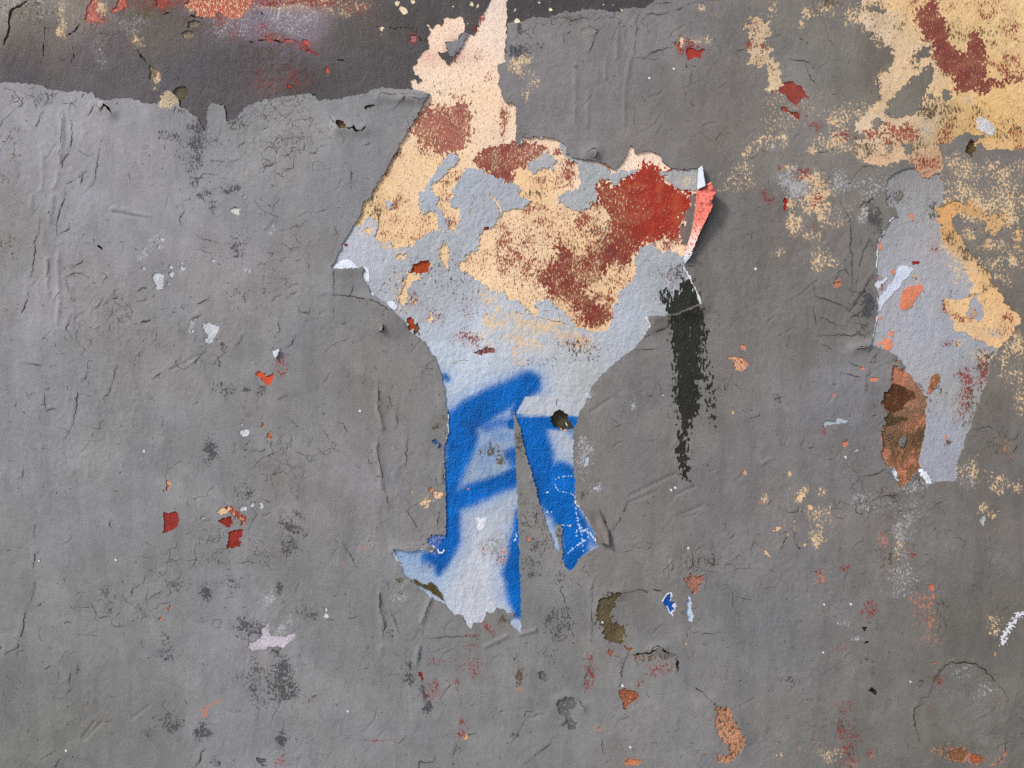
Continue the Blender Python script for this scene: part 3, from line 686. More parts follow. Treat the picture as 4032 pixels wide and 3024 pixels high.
# crazed zones: tile, x, y, rx, ry, strength
CRAZE = [('a1', 200, 900, 420, 260, .66), ('a1', 300, 1250, 340, 180, .5), ('b0', 1000, 1150, 520, 330, .45), ('a0', 250, 850, 420, 130, .5), ('b1', 150, 550, 300, 500, .38),
         ('c0', 1850, 1350, 350, 300, .42), ('c1', 300, 700, 420, 300, .36), ('a2', 700, 180, 600, 130, .4), ('d0', 1000, 300, 600, 250, .36), ('c2', 300, 1200, 160, 300, .45), ('b3', 900, 900, 400, 500, .3), ('c2', 1700, 1560, 300, 120, .4), ('c3', 1000, 1100, 500, 300, .35)]
CRAZE_DARK = [('a1', 200, 560, 330, 240, .75), ('a0', 2050, 500, 200, 330, .6), ('a0', 1700, 500, 500, 300, .3), ('a0', 500, 400, 300, 250, .35)]

# cracks that cut right through a coat (points, width)
CRACKS = [
    (T('a1', (655, 1020), (690, 1065), (730, 1060)), 6), (T('a1', (790, 1110), (830, 1120), (870, 1100), (890, 1145), (940, 1140), (975, 1095)), 9),
    (T('b1', (580, 920), (610, 900), (700, 910), (800, 915), (920, 940), (985, 960), (1020, 945), (1070, 970), (1130, 1010), (1190, 1045), (1250, 1090), (1305, 1130)), 7),
    (T('b1', (700, 690), (695, 905)), 4), (T('b1', (870, 815), (845, 915)), 4), (T('b1', (1100, 1150), (1120, 1180), (1125, 1220), (1090, 1235)), 9),
    (T('b1', (220, 1090), (215, 1180), (240, 1210), (205, 1240)), 5), (T('b1', (370, 1260), (330, 1340), (280, 1370)), 5), (T('b1', (490, 1020), (470, 1070), (410, 1060), (380, 1010)), 5), (T('b1', (290, 960), (310, 910), (420, 870)), 4), (T('b1', (235, 1380), (200, 1450), (185, 1480)), 8),
    (T('b1', (120, 350), (150, 300), (170, 260)), 5), (T('b1', (690, 300), (720, 370), (700, 390)), 4), (T('b1', (130, 120), (150, 145)), 7),
    (T('a2', (1160, 500), (1200, 510), (1230, 470), (1330, 440), (1420, 400)), 5), (T('a2', (380, 165), (450, 150), (520, 155), (560, 185), (640, 150), (720, 165)), 4),
    (T('a2', (1170, 185), (1215, 125), (1300, 125), (1400, 115)), 4), (T('a2', (1290, 35), (1420, 22)), 4), (T('a2', (1450, 90), (1530, 70)), 4), (T('a2', (1125, 140), (1110, 330), (1105, 480)), 4), (T('a2', (760, 310), (710, 460)), 5), (T('a2', (690, 230), (740, 240), (790, 270), (760, 310), (690, 320)), 5), (T('a2', (1550, 540), (1560, 600)), 6), (T('a2', (1595, 570), (1592, 720)), 4), (T('a2', (1580, 880), (1620, 930)), 5), (T('a2', (480, 300), (490, 370), (540, 400)), 4), (T('a2', (700, 1330), (720, 1290), (760, 1300), (770, 1340), (740, 1380)), 7),
    (T('b2', (1190, 1280), (1250, 1250), (1330, 1210), (1400, 1175)), 7), (T('b2', (1100, 1395), (1200, 1385), (1310, 1375)), 4), (T('b2', (1540, 650), (1640, 665)), 5),
    (T('b3', (640, 40), (680, 150), (740, 230), (750, 450), (760, 900)), 5), (T('b3', (910, 400), (860, 500), (810, 650)), 5), (T('b3', (950, 700), (880, 810), (800, 940), (730, 1020)), 6), (T('b3', (930, 720), (850, 830), (780, 960)), 4),
    (T('b3', (440, 800), (445, 890), (600, 940), (730, 1000)), 5), (T('b3', (880, 980), (760, 1070), (690, 1175)), 5), (T('b3', (480, 1220), (920, 1220)), 5), (T('b3', (490, 1280), (600, 1340), (700, 1400)), 6), (T('b3', (780, 1335), (860, 1325), (915, 1310)), 11),
    (T('b3', (720, 1440), (830, 1500)), 5), (T('b3', (660, 1540), (760, 1550), (830, 1580)), 5), (T('b3', (905, 1530), (890, 1580), (870, 1590), (885, 1659)), 7), (T('b3', (430, 980), (450, 1140)), 4), (T('b3', (490, 1070), (600, 1120), (690, 1150)), 4), (T('b3', (640, 690), (700, 670), (740, 720)), 5), (T('b3', (920, 1440), (1000, 1360)), 4), (T('b3', (960, 50), (860, 110), (800, 150)), 5), (T('b3', (600, 760), (650, 720)), 4),
    (T('c2', (840, 1160), (850, 1260), (880, 1320), (895, 1340)), 5), (T('c2', (1045, 1040), (1000, 1150), (960, 1230), (900, 1320)), 6), (T('c2', (1600, 1490), (1615, 1610), (1500, 1659)), 5), (T('c2', (1650, 1590), (1670, 1525), (1730, 1560), (1790, 1600), (1795, 1510)), 5), (T('c2', (1430, 1590), (1440, 1650)), 4), (T('c2', (1890, 1370), (1950, 1300)), 5), (T('c2', (1930, 1370), (1970, 1330)), 4), (T('c2', (1970, 30), (2030, 80)), 4), (T('c2', (1885, 20), (1880, 130), (1840, 130)), 4), (T('c2', (2100, 320), (2190, 300), (2205, 260)), 4), (T('c2', (110, 1210), (140, 1240), (170, 1230)), 5), (T('c2', (250, 1150), (255, 1240)), 5), (T('c2', (1230, 140), (1260, 120)), 5),
    (T('d2', (970, 185), (1050, 165), (1095, 145), (1160, 165), (1240, 155), (1300, 155), (1335, 190)), 7.9), (T('d2', (1020, 680), (985, 750), (965, 800), (960, 890), (935, 970)), 7.9), (T('d2', (1050, 700), (1200, 690), (1230, 650), (1260, 630), (1310, 655), (1350, 690), (1420, 700)), 8), (T('d2', (1425, 720), (1435, 790), (1430, 850)), 9), (T('d2', (1480, 920), (1570, 975), (1650, 1030), (1730, 1095)), 7.9), (T('d2', (710, 100), (705, 350), (710, 600)), 4), (T('d2', (700, 780), (660, 870), (640, 960)), 4), (T('d2', (440, 130), (490, 280), (510, 390)), 4), (T('d2', (520, 440), (560, 560)), 4), (T('d2', (430, 1370), (380, 1420), (300, 1500), (140, 1620)), 4), (T('d2', (790, 1430), (805, 1540)), 5), (T('d2', (1000, 1220), (930, 1260), (910, 1300)), 5), (T('d2', (1560, 510), (1680, 520), (1800, 510)), 4), (T('d2', (350, 100), (390, 100)), 5), (T('d2', (440, 1300), (490, 1270), (495, 1230)), 7), (T('d2', (410, 1110), (440, 1070), (520, 1055), (590, 1080), (640, 1140), (660, 1200)), 6),
    (T('c0', (720, 0), (670, 80), (660, 250), (620, 420), (560, 510)), 6), (T('c0', (980, 10), (950, 90), (900, 170)), 4), (T('c0', (400, 265), (450, 245), (490, 235)), 7), (T('c0', (390, 100), (395, 250)), 4), (T('c0', (390, 75), (430, 60)), 5), (T('c0', (215, 760), (205, 830), (180, 850)), 5), (T('c0', (345, 1480), (305, 1500), (300, 1560), (285, 1650)), 5), (T('c0', (965, 1215), (950, 1250), (970, 1280)), 6), (T('c0', (300, 1200), (300, 1360)), 4),
    (T('d0', (340, 50), (290, 100), (270, 250), (220, 340), (190, 500), (150, 640), (40, 700)), 6), (T('d0', (310, 300), (380, 250)), 6), (T('d0', (1740, 1490), (1690, 1530), (1690, 1590), (1640, 1659)), 7), (T('d0', (600, 860), (570, 950)), 5), (T('d0', (665, 780), (650, 870)), 4), (T('d0', (540, 430), (570, 415), (610, 425)), 4), (T('d0', (930, 310), (945, 350)), 4), (T('d0', (560, 1040), (610, 980)), 5), (T('d0', (840, 390), (930, 370)), 4), (T('d0', (1110, 210), (1130, 110)), 4),
    (T('b0', (350, 240), (340, 370), (310, 430), (300, 640), (270, 760)), 6), (T('b0', (570, 10), (530, 180), (490, 300), (500, 390)), 6), (T('b0', (250, 885), (230, 970), (190, 1070)), 6), (T('b0', (1590, 130), (1605, 190), (1570, 250), (1580, 310)), 5), (T('b0', (1600, 100), (1665, 70)), 4), (T('b0', (1335, 680), (1328, 780)), 6), (T('b0', (1830, 930), (1790, 970), (1720, 990)), 6), (T('b0', (200, 1500), (290, 1510), (360, 1525)), 5), (T('b0', (640, 1080), (570, 1190), (620, 1280)), 5), (T('b0', (520, 490), (560, 450)), 5), (T('b0', (530, 385), (600, 340), (610, 290)), 5), (T('b0', (710, 560), (710, 630), (620, 660)), 5), (T('b0', (570, 770), (640, 720), (720, 730), (790, 760)), 4), (T('b0', (1760, 1070), (1680, 1120), (1640, 1170)), 5), (T('b0', (1310, 1650), (1500, 1540)), 5), (T('b0', (1660, 1520), (1800, 1410)), 5), (T('b0', (2110, 1270), (2060, 1360)), 5), (T('b0', (1200, 880), (1280, 835)), 7), (T('b0', (970, 945), (1020, 930)), 6), (T('b0', (1230, 1150), (1310, 1130)), 8), (T('b0', (410, 760), (440, 610)), 4), (T('b0', (760, 1580), (730, 1650)), 5), (T('b0', (1020, 1530), (985, 1650)), 4), (T('b0', (580, 780), (620, 890)), 4), (T('b0', (2000, 150), (2050, 140), (2095, 150)), 5),
    (T('a0', (40, 760), (120, 790), (170, 850), (210, 900), (160, 940)), 5), (T('a0', (630, 900), (600, 960), (620, 1080), (630, 1220), (600, 1300), (530, 1460)), 6), (T('a0', (380, 920), (430, 870), (400, 800)), 5), (T('a0', (520, 960), (540, 1100), (520, 1400)), 4), (T('a0', (870, 1300), (830, 1540), (790, 1640)), 4), (T('a0', (880, 975), (910, 910), (950, 960), (985, 1000)), 9), (T('a0', (760, 1010), (830, 900)), 5), (T('a0', (580, 1600), (690, 1540), (760, 1490)), 5), (T('a0', (700, 1600), (720, 1520)), 6), (T('a0', (320, 940), (315, 910)), 6), (T('a0', (1830, 1400), (1990, 1410), (2080, 1390)), 4), (T('a0', (320, 1110), (370, 970)), 4),
    (T('a1', (1090, 850), (1110, 815), (1230, 825), (1370, 820), (1480, 840)), 5), (T('a1', (1210, 970), (1270, 890), (1330, 845), (1400, 860), (1490, 875)), 6), (T('a1', (60, 1470), (110, 1445), (170, 1435)), 7), (T('a1', (180, 1500), (230, 1530)), 5), (T('a1', (820, 1440), (850, 1500), (840, 1600)), 4), (T('a1', (960, 1270), (1020, 1240)), 4),
    (T('c1', (1090, 0), (1078, 200), (1110, 300), (1130, 440)), 5), (T('c1', (1085, 510), (1070, 600), (1110, 760), (1120, 900), (1150, 980)), 5), (T('c1', (1160, 120), (1210, 220)), 5), (T('c1', (1240, 240), (1250, 390), (1220, 430)), 4), (T('c1', (740, 345), (780, 390), (820, 440)), 6), (T('c1', (1340, 500), (1325, 750)), 5), (T('c1', (1310, 1090), (1380, 1210), (1470, 1360)), 5), (T('c1', (760, 1390), (900, 1620)), 4), (T('c1', (1615, 1130), (1600, 1290)), 6), (T('c1', (1160, 1000), (1180, 1130)), 4), (T('c1', (30, 600), (80, 620), (100, 590)), 6), (T('c1', (300, 810), (370, 740)), 4), (T('c1', (200, 160), (290, 125)), 4), (T('c1', (490, 1290), (440, 1370)), 6), (T('c1', (1650, 760), (1640, 900)), 5),
    (T('d1', (1110, 140), (1065, 180), (1070, 330), (1100, 440)), 5), (T('d1', (1490, 230), (1430, 410)), 5), (T('d1', (1440, 450), (1430, 540)), 5), (T('d1', (1150, 310), (1190, 420), (1225, 520)), 4), (T('d1', (1105, 420), (1090, 570)), 4), (T('d1', (1420, 620), (1410, 660), (1380, 770)), 5), (T('d1', (1530, 1550), (1520, 1610), (1400, 1600), (1385, 1655)), 6), (T('d1', (1710, 1450), (1680, 1550)), 4), (T('d1', (800, 385), (865, 378)), 5), (T('d1', (615, 405), (680, 408)), 4), (T('d1', (240, 270), (270, 240)), 4), (T('d1', (1780, 1380), (1880, 1365)), 4), (T('d1', (1450, 555), (1880, 545)), 4),
    (T('d3', (1330, 1070), (1400, 1060), (1440, 950), (1460, 890), (1510, 840), (1550, 780), (1590, 760), (1680, 765), (1760, 770), (1850, 810), (1930, 880), (2010, 970), (2070, 1040), (2085, 1090)), 7.9),
    (T('d3', (1350, 1110), (1300, 1160), (1275, 1230), (1290, 1300), (1310, 1360), (1330, 1430)), 7.9), (T('d3', (2060, 1410), (2050, 1500), (2020, 1580), (1970, 1640)), 6), (T('d3', (1500, 230), (1535, 295)), 6), (T('d3', (590, 250), (610, 210), (640, 195)), 5),
    (T('c3', (885, 0), (880, 60), (860, 100)), 5), (T('c3', (940, 180), (940, 230)), 5), (T('c3', (915, 305), (980, 280)), 6), (T('c3', (900, 1030), (950, 990), (1050, 965), (1135, 955)), 5), (T('c3', (785, 1040), (800, 1100), (850, 1140), (900, 1160)), 6), (T('c3', (840, 805), (960, 790), (1050, 740)), 5), (T('c3', (1570, 1240), (1640, 1300), (1720, 1370)), 5), (T('c3', (1780, 415), (1840, 400), (1890, 375), (1980, 415), (2010, 440)), 4), (T('c3', (220, 1250), (260, 1260), (275, 1380), (320, 1420), (365, 1415)), 6), (T('c3', (215, 1310), (175, 1360), (180, 1400), (155, 1420)), 5), (T('c3', (390, 570), (430, 550)), 4), (T('c3', (2150, 440), (2145, 500)), 4), (T('c3', (2160, 540), (2120, 610)), 6), (T('c3', (190, 1080), (210, 1110), (290, 1100), (310, 1060)), 4),
    (T('a3', (230, 500), (320, 505), (400, 525), (445, 550)), 5), (T('a3', (375, 570), (410, 660), (480, 760)), 4), (T('a3', (980, 590), (975, 700), (985, 830), (1000, 960)), 6),
]
CRACKS_DARK = [
    (T('a0', (250, 0), (160, 50), (90, 100), (75, 180), (70, 280), (20, 400)), 10), (T('a0', (700, 140), (680, 230), (640, 280), (520, 330)), 6), (T('a0', (480, 260), (430, 240), (385, 240), (380, 450), (350, 580), (345, 700)), 4), (T('a0', (630, 380), (640, 470), (610, 580)), 6), (T('a0', (500, 510), (560, 520), (580, 490)), 5),
    (T('a0', (2140, 345), (2212, 370)), 9), (T('a1', (10, 95), (60, 110), (100, 135)), 8), (T('a1', (700, 515), (760, 520), (830, 515)), 7), (T('a1', (1000, 215), (1150, 240), (1350, 240), (1410, 230), (1425, 300), (1480, 400)), 4), (T('a0', (1410, 120), (1450, 105), (1500, 125)), 9), (T('a0', (1620, 160), (1660, 130), (1720, 140), (1770, 160)), 11), (T('a0', (750, 120), (760, 50), (800, 10)), 7), (T('a0', (1180, 420), (1230, 490), (1290, 560)), 9), (T('a0', (1870, 150), (1860, 120), (1920, 90)), 6),
    (T('a1', (0, 350), (60, 345), (160, 350), (280, 370)), 8), (T('a1', (340, 320), (370, 370)), 7), (T('a1', (460, 800), (530, 825), (540, 800)), 7), (T('a1', (1400, 430), (1405, 480)), 6), (T('a1', (1300, 590), (1310, 640)), 4), (T('a0', (1540, 720), (1560, 640)), 7), (T('a0', (1900, 260), (1930, 300)), 8),
]
CRACKS_FILM = [
    (T('b1', (1910, 0), (1920, 80), (1900, 120), (1880, 240)), 5), (T('b1', (2040, 0), (2080, 60), (2140, 150), (2145, 230)), 9), (T('b2', (300, 1055), (350, 1045), (390, 1010)), 5), (T('b2', (420, 1030), (450, 1080), (450, 1150)), 6), (T('b2', (160, 1060), (300, 1110), (420, 1150), (540, 1165)), 6), (T('c2', (450, 110), (425, 180), (430, 250)), 6), (T('c2', (500, 430), (510, 470)), 4),
    (T('b1', (1800, 420), (1850, 520)), 4), (T('b1', (1440, 100), (1490, 90), (1510, 85)), 5), (T('b1', (1350, 660), (1390, 660), (1420, 640)), 7), (T('b1', (1450, 760), (1510, 800)), 4), (T('b1', (1540, 640), (1515, 800)), 5), (T('b1', (1700, 1510), (1800, 1480), (1900, 1480)), 4), (T('b1', (1760, 470), (1830, 470)), 4), (T('b1', (1700, 130), (1780, 120)), 5), (T('b2', (0, 1050), (60, 1060), (150, 1080)), 6), (T('b2', (360, 820), (370, 900)), 4),
]

# ------------------------------------------------------------------ chips: name, target coat, colour, outline, extra
CHIP = []
def chip(name, target, rgb, pts, label=None, lvl=None, spk=None, rag=4.0, fine=4.0, mat=None, var=0.16, noise=2.5):
    CHIP.append(dict(name=name, target=target, rgb=rgb, shape=Shape(pts, rag, fine, 30, noise, 10 if noise < 5 else 14), label=label, lvl=lvl, spk=spk, mat=mat, var=var))

PALE_C = (198, 201, 206); RED_C = (140, 44, 36); PEACH_C = (228, 194, 152); SAND_C = (196, 178, 148); OLIVE_C = (96, 84, 62)
DKGREY_C = (84, 83, 82); ORANGE_C = (205, 118, 84); SALMON_C = (222, 140, 108)
# pale flecks left
chip('pale_paint_chip', 'coat', PALE_C, T('b0', (1330, 690), (1340, 710), (1440, 720), (1430, 770), (1420, 810), (1420, 860), (1380, 855), (1330, 860), (1360, 820), (1330, 790)))
chip('pale_paint_chip', 'coat', PALE_C, T('b0', (1760, 1160), (1800, 1150), (1850, 1170), (1910, 1180), (1900, 1230), (1870, 1270), (1850, 1310), (1800, 1335), (1780, 1310), (1810, 1270), (1770, 1220)))
chip('pale_paint_chip', 'coat', (206, 208, 204), T('b0', (2005, 170), (2030, 150), (2095, 150), (2090, 190), (2070, 215), (2010, 200)))
for e in ((1490, 740, 20, 36), (1590, 675, 28, 18), (1590, 625, 20, 16), (1490, 670, 18, 15), (1460, 805, 15, 15), (1860, 610, 22, 15), (2120, 55, 20, 18), (1245, 680, 20, 13), (1410, 420, 22, 18), (1380, 490, 20, 14), (1680, 1225, 16, 18), (1650, 1180, 14, 18)):
    chip('pale_paint_chip', 'coat', PALE_C, ell('b0', *e))
for e in ((1765, 1195, 24, 15), (2130, 450, 44, 34), (2120, 1110, 28, 22), (2090, 1030, 14, 14), (2195, 1080, 14, 22), (2100, 375, 18, 10)):
    chip('pale_paint_chip', 'coat', PALE_C, ell('c0', *e))
# red chips
chip('red_paint_chip', 'coat', RED_C, T('c0', (1415, 1155), (1500, 1145), (1545, 1135), (1565, 1180), (1550, 1270), (1500, 1300), (1460, 1320), (1430, 1310), (1420, 1230)), 'small squarish dark red chip in the grey paint')
chip('red_paint_chip', 'coat', RED_C, T('c0', (1985, 1400), (2000, 1310), (2060, 1290), (2090, 1285), (2120, 1340), (2080, 1380), (2120, 1410), (2080, 1440), (2010, 1465), (1970, 1460)), 'lowest dark red chip of a ragged vertical cluster')
chip('red_paint_chip', 'coat', RED_C, T('c0', (1900, 1220), (1950, 1190), (2010, 1180), (2025, 1230), (2000, 1290), (1960, 1270)))
chip('red_paint_chip', 'coat', RED_C, T('c0', (1980, 1090), (2050, 1100), (2100, 1160), (2160, 1180), (2140, 1210), (2110, 1240), (2095, 1285), (2088, 1270), (2100, 1200), (2040, 1190), (2000, 1150), (1970, 1110)), spk=(PEACH, .35))
chip('peach_paint_chip', 'coat', PEACH_C, T('c0', (1885, 1140), (1920, 1095), (1980, 1090), (1990, 1150), (1930, 1170)))
for e in ((1005, 960, 22, 17), (1465, 900, 24, 38), (1425, 955, 11, 13), (1560, 995, 13, 11)):
    chip('red_paint_chip', 'coat', (150, 60, 45), ell('c0', *e), spk=(PEACH, .45))
chip('orange_paint_chip', 'coat', (204, 82, 48), T('b1', (10, 1580), (60, 1575), (100, 1595), (110, 1620), (140, 1610), (160, 1575), (165, 1620), (150, 1700), (60, 1650), (20, 1620)), 'bright orange flake scar left of the peeled patch')
chip('pale_paint_chip', 'coat', (200, 198, 208), T('b1', (190, 1385), (230, 1380), (215, 1440), (185, 1440), (165, 1410)))
for e in ((70, 385, 14, 27), (135, 480, 26, 38)):
    chip('red_paint_chip', 'coat', (160, 62, 42), ell('c1', *e), spk=(PEACH, .5))
chip('pale_paint_chip', 'coat', PALE_C, ell('c1', 8, 485, 14, 15)); chip('pale_paint_chip', 'coat', PALE_C, ell('c1', 65, 1095, 22, 26)); chip('pale_paint_chip', 'coat', PALE_C, ell('c1', 42, 1060, 12, 15))
chip('peach_paint_chip', 'coat', PEACH_C, T('c1', (1550, 990), (1570, 960), (1610, 950), (1640, 970), (1640, 1000), (1600, 1020), (1570, 1010)), spk=(RED, .35))
chip('peach_paint_chip', 'coat', (215, 150, 115), ell('c1', 1545, 945, 28, 25), spk=(RED, .4)); chip('peach_paint_chip', 'coat', PEACH_C, ell('c1', 1370, 962, 14, 16))
chip('peach_paint_chip', 'coat', PEACH_C, T('c1', (1460, 1050), (1480, 1020), (1495, 1040), (1520, 1030), (1550, 1045), (1500, 1055), (1485, 1075)))
chip('blue_paint_chip', 'coat', (40, 92, 150), ell('c1', 1585, 530, 32, 22)); chip('blue_paint_chip', 'coat', (52, 90, 135), ell('c1', 1620, 575, 22, 14))
chip('blue_paint_chip', 'coat', (34, 86, 165), T('c1', (1510, 1380), (1540, 1330), (1590, 1340), (1630, 1340), (1660, 1330), (1655, 1360), (1620, 1375), (1605, 1430), (1590, 1480), (1550, 1450), (1520, 1420)), spk=(PALE, .35))
# bottom left
chip('pale_paint_chip', 'coat', (198, 190, 200), T('d1', (-60, 640), (-50, 600), (0, 590), (60, 540), (60, 470), (130, 420), (110, 480), (150, 530), (240, 540), (350, 520), (350, 570), (280, 610), (240, 650), (150, 630), (60, 650), (0, 670)), 'pinkish white smeared fleck low on the left of the wall', spk=(PALE, .3))
for e in ((603, 318, 20, 24), (603, 375, 26, 18)):
    chip('pale_paint_chip', 'coat', (212, 214, 220), ell('d1', *e))
chip('red_paint_chip', 'coat', (142, 42, 40), T('d1', (1390, 855), (1430, 845), (1440, 880), (1430, 920), (1410, 900)))
chip('orange_paint_chip', 'coat', (236, 160, 115), ell('d1', 1785, 1390, 25, 24)); chip('dark_paint_chip', 'coat', DKGREY_C, ell('d1', 55, 1590, 42, 24, .2)); chip('dark_paint_chip', 'coat', DKGREY_C, ell('d1', 85, 1637, 26, 17))
for e in ((1432, 305, 16, 28), (1352, 402, 14, 20), (1255, 735, 13, 15)):
    chip('orange_paint_chip', 'coat', (214, 130, 92), ell('d0', *e))
# around the peeled patch
chip('salmon_paint_chip', 'coat', SALMON_C, T('c2', (150, 1390), (175, 1355), (200, 1380), (190, 1395)))
for e in ((680, 700, 32, 46), (755, 925, 34, 20), (1085, 210, 20, 22), (1350, 122, 18, 13), (710, 135, 20, 14)):
    chip('pale_paint_chip', 'coat', (176, 186, 196), ell('c2', *e), spk=(DARK, .15))
chip('peach_paint_chip', 'coat', PEACH_C, ell('c2', 1955, 280, 18, 19)); chip('peach_paint_chip', 'coat', (215, 165, 135), ell('c2', 2055, 790, 20, 30))
chip('blue_paint_chip', 'coat', (40, 80, 130), ell('c2', 2135, 1012, 24, 10)); chip('blue_paint_chip', 'coat', (52, 84, 128), ell('c2', 2095, 880, 10, 18))
chip('grey_paint_chip', 'none', (128, 128, 130), T('a1', (1680, 370), (1770, 350), (1830, 280), (1870, 285), (1800, 405), (1740, 500), (1700, 480), (1670, 400)), lvl=0.0031)
# lower middle
chip('bare_plaster_patch', 'coat', OLIVE_C, T('d2', (740, 340), (770, 240), (840, 190), (945, 180), (915, 230), (920, 290), (880, 320), (860, 380), (900, 430), (980, 460), (1000, 510), (960, 600), (900, 605), (830, 570), (790, 490), (760, 430)), 'brown crescent of bare plaster below the peeled patch', mat='M_PLASTER', var=.2, noise=17)
chip('bare_plaster_patch', 'coat', (150, 92, 62), T('d2', (970, 625), (1010, 630), (1050, 650), (1040, 680), (1010, 665)), mat='M_PLASTER')
chip('red_paint_chip', 'coat', (140, 72, 50), T('d2', (940, 985), (1000, 985), (1060, 1005), (1110, 1040), (1100, 1075), (1040, 1100), (1010, 1140), (1000, 1180), (975, 1160), (960, 1090), (940, 1030)), 'brick red wedge shaped chip at the foot of a crack', spk=(PEACH, .2), mat='M_PLASTER')
chip('red_paint_chip', 'coat', (160, 95, 78), T('d2', (840, 655), (905, 655), (870, 735)), spk=(DARK, .3))
chip('white_paint_chip', 'coat', (215, 222, 232), T('d2', (1310, 215), (1345, 180), (1385, 165), (1380, 215), (1370, 250), (1395, 250), (1405, 235), (1412, 260), (1408, 310), (1395, 340), (1385, 375), (1350, 330), (1310, 270), (1295, 235)), 'small white rimmed flake scar below the black smear', lvl=L_FILM)
chip('blue_paint_chip', 'none', (18, 78, 160), T('d2', (1340, 200), (1370, 180), (1375, 200), (1362, 255), (1385, 265), (1402, 245), (1403, 300), (1378, 350), (1350, 315), (1312, 265), (1315, 235)), 'small blue fleck inside a white rimmed scar', lvl=L_FILM + .0003, mat='M_SPRAY')
chip('white_paint_chip', 'coat', (186, 200, 220), T('d2', (1510, 210), (1540, 205), (1545, 290), (1565, 390), (1560, 425), (1525, 420), (1505, 330)), 'narrow upright pale blue strip beside the blue fleck', lvl=L_FILM)
chip('white_paint_chip', 'coat', (190, 198, 212), T('d2', (1515, 480), (1530, 470), (1535, 490), (1522, 505)), lvl=L_FILM)
chip('red_paint_chip', 'coat', (165, 70, 50), T('d2', (1505, 505), (1522, 505), (1515, 570), (1505, 580))); chip('peach_paint_chip', 'coat', PEACH_C, T('d2', (1500, 580), (1512, 580), (1505, 630), (1493, 645)))
chip('peach_paint_chip', 'coat', (196, 142, 112), T('d2', (1725, 1095), (1790, 1140), (1870, 1160), (1910, 1250), (1960, 1350), (2005, 1410), (2000, 1470), (1960, 1530), (1910, 1590), (1780, 1625), (1755, 1530), (1810, 1560), (1870, 1540), (1850, 1480), (1790, 1400), (1740, 1290), (1760, 1200)), 'peach and brown crescent scar near the bottom edge', spk=(BROWN, .46), mat='M_PLASTER', var=.2, noise=8)
chip('peach_paint_chip', 'coat', (178, 120, 98), T('d2', (1480, 60), (1530, 15), (1600, 30), (1670, 15), (1650, 90), (1600, 150), (1580, 205), (1555, 170), (1530, 150)), spk=(DARK, .42), mat='M_PLASTER', var=.2)
chip('orange_paint_chip', 'coat', (214, 140, 95), T('d2', (975, 1600), (1040, 1580), (1110, 1590), (1120, 1615), (1060, 1635), (980, 1620)), spk=(RED, .3))
chip('dark_paint_chip', 'coat', (98, 98, 98), T('d2', (415, 1090), (480, 1060), (550, 1060), (580, 1140), (520, 1180), (540, 1250), (580, 1300), (570, 1340), (510, 1330), (490, 1270), (480, 1220), (430, 1190)), 'dark grey comma shaped chip low in the middle', spk=(PALE, .12))
chip('dark_paint_chip', 'coat', (104, 104, 106), ell('d2', 290, 880, 26, 44, -.3))
# right
chip('orange_paint_chip', 'coat', (222, 146, 112), T('b2', (2010, 1350), (2040, 1340), (2065, 1360), (2075, 1415), (2055, 1410), (2030, 1375)), spk=(RED, .3))
chip('peach_paint_chip', 'coat', (224, 172, 138), T('b2', (1915, 1450), (1960, 1440), (2010, 1445), (2050, 1455), (2070, 1485), (2095, 1500), (2070, 1560), (2010, 1575), (1970, 1560), (1960, 1500)), 'pinkish triangular chip right of the black smear', spk=(RED, .42))
chip('orange_paint_chip', 'coat', SALMON_C, T('b3', (600, 770), (650, 765), (675, 780), (650, 820), (620, 800)), spk=(DARK, .4))
chip('salmon_paint_chip', 'coat', SALMON_C, T('b3', (815, 1490), (845, 1480), (880, 1510), (860, 1515))); chip('salmon_paint_chip', 'coat', SALMON_C, T('b3', (900, 1600), (920, 1575), (985, 1570), (975, 1605), (920, 1618)))
chip('red_paint_chip', 'coat', (150, 30, 28), T('b3', (165, 95), (200, 60), (222, 80), (210, 140), (195, 190), (185, 150)))
chip('salmon_paint_chip', 'coat', (210, 140, 112), T('c3', (665, 510), (720, 495), (735, 545), (690, 560)), spk=(RED, .4))
for e in ((405, 1060, 22, 30), (230, 785, 22, 26), (230, 900, 16, 10), (122, 1250, 36, 18, -.5), (270, 1235, 11, 60), (212, 1290, 11, 26), (370, 1375, 18, 18), (30, 1445, 13, 40, -.7), (185, 1210, 13, 10), (385, 1250, 14, 12), (320, 990, 24, 34, .4), (60, 1480, 10, 12)):
    chip('peach_paint_chip', 'coat', (222, 186, 146), ell('c3', *e))
chip('pale_paint_chip', 'coat', (166, 178, 184), T('c3', (505, 385), (530, 345), (600, 330), (640, 315), (730, 325), (730, 350), (640, 355), (560, 378)))
chip('pale_paint_chip', 'coat', (184, 190, 188), ell('c3', 795, 585, 30, 13, -.3)); chip('pale_paint_chip', 'coat', (172, 176, 174), ell('c3', 1865, 1172, 22, 45)); chip('pale_paint_chip', 'coat', (165, 168, 166), ell('c3', 723, 203, 15, 12))
chip('white_paint_chip', 'coat', (222, 230, 236), T('c3', (1088, 740), (1115, 750), (1137, 845), (1115, 820)), lvl=L_FILM); chip('white_paint_chip', 'coat', (226, 230, 238), T('c3', (1335, 755), (1380, 780), (1415, 840), (1405, 862), (1360, 800)), lvl=.0040, rag=2)
chip('salmon_paint_chip', 'coat', SALMON_C, T('c3', (2065, 635), (2110, 610), (2100, 640), (2075, 650)))
chip('dark_hole', 'coat', (66, 48, 32), ell('d3', 872, 482, 26, 18, -.4), mat='M_PLASTER', lvl=.0002); chip('dark_hole', 'coat', (66, 48, 32), ell('d3', 880, 595, 20, 15), mat='M_PLASTER', lvl=.0002)
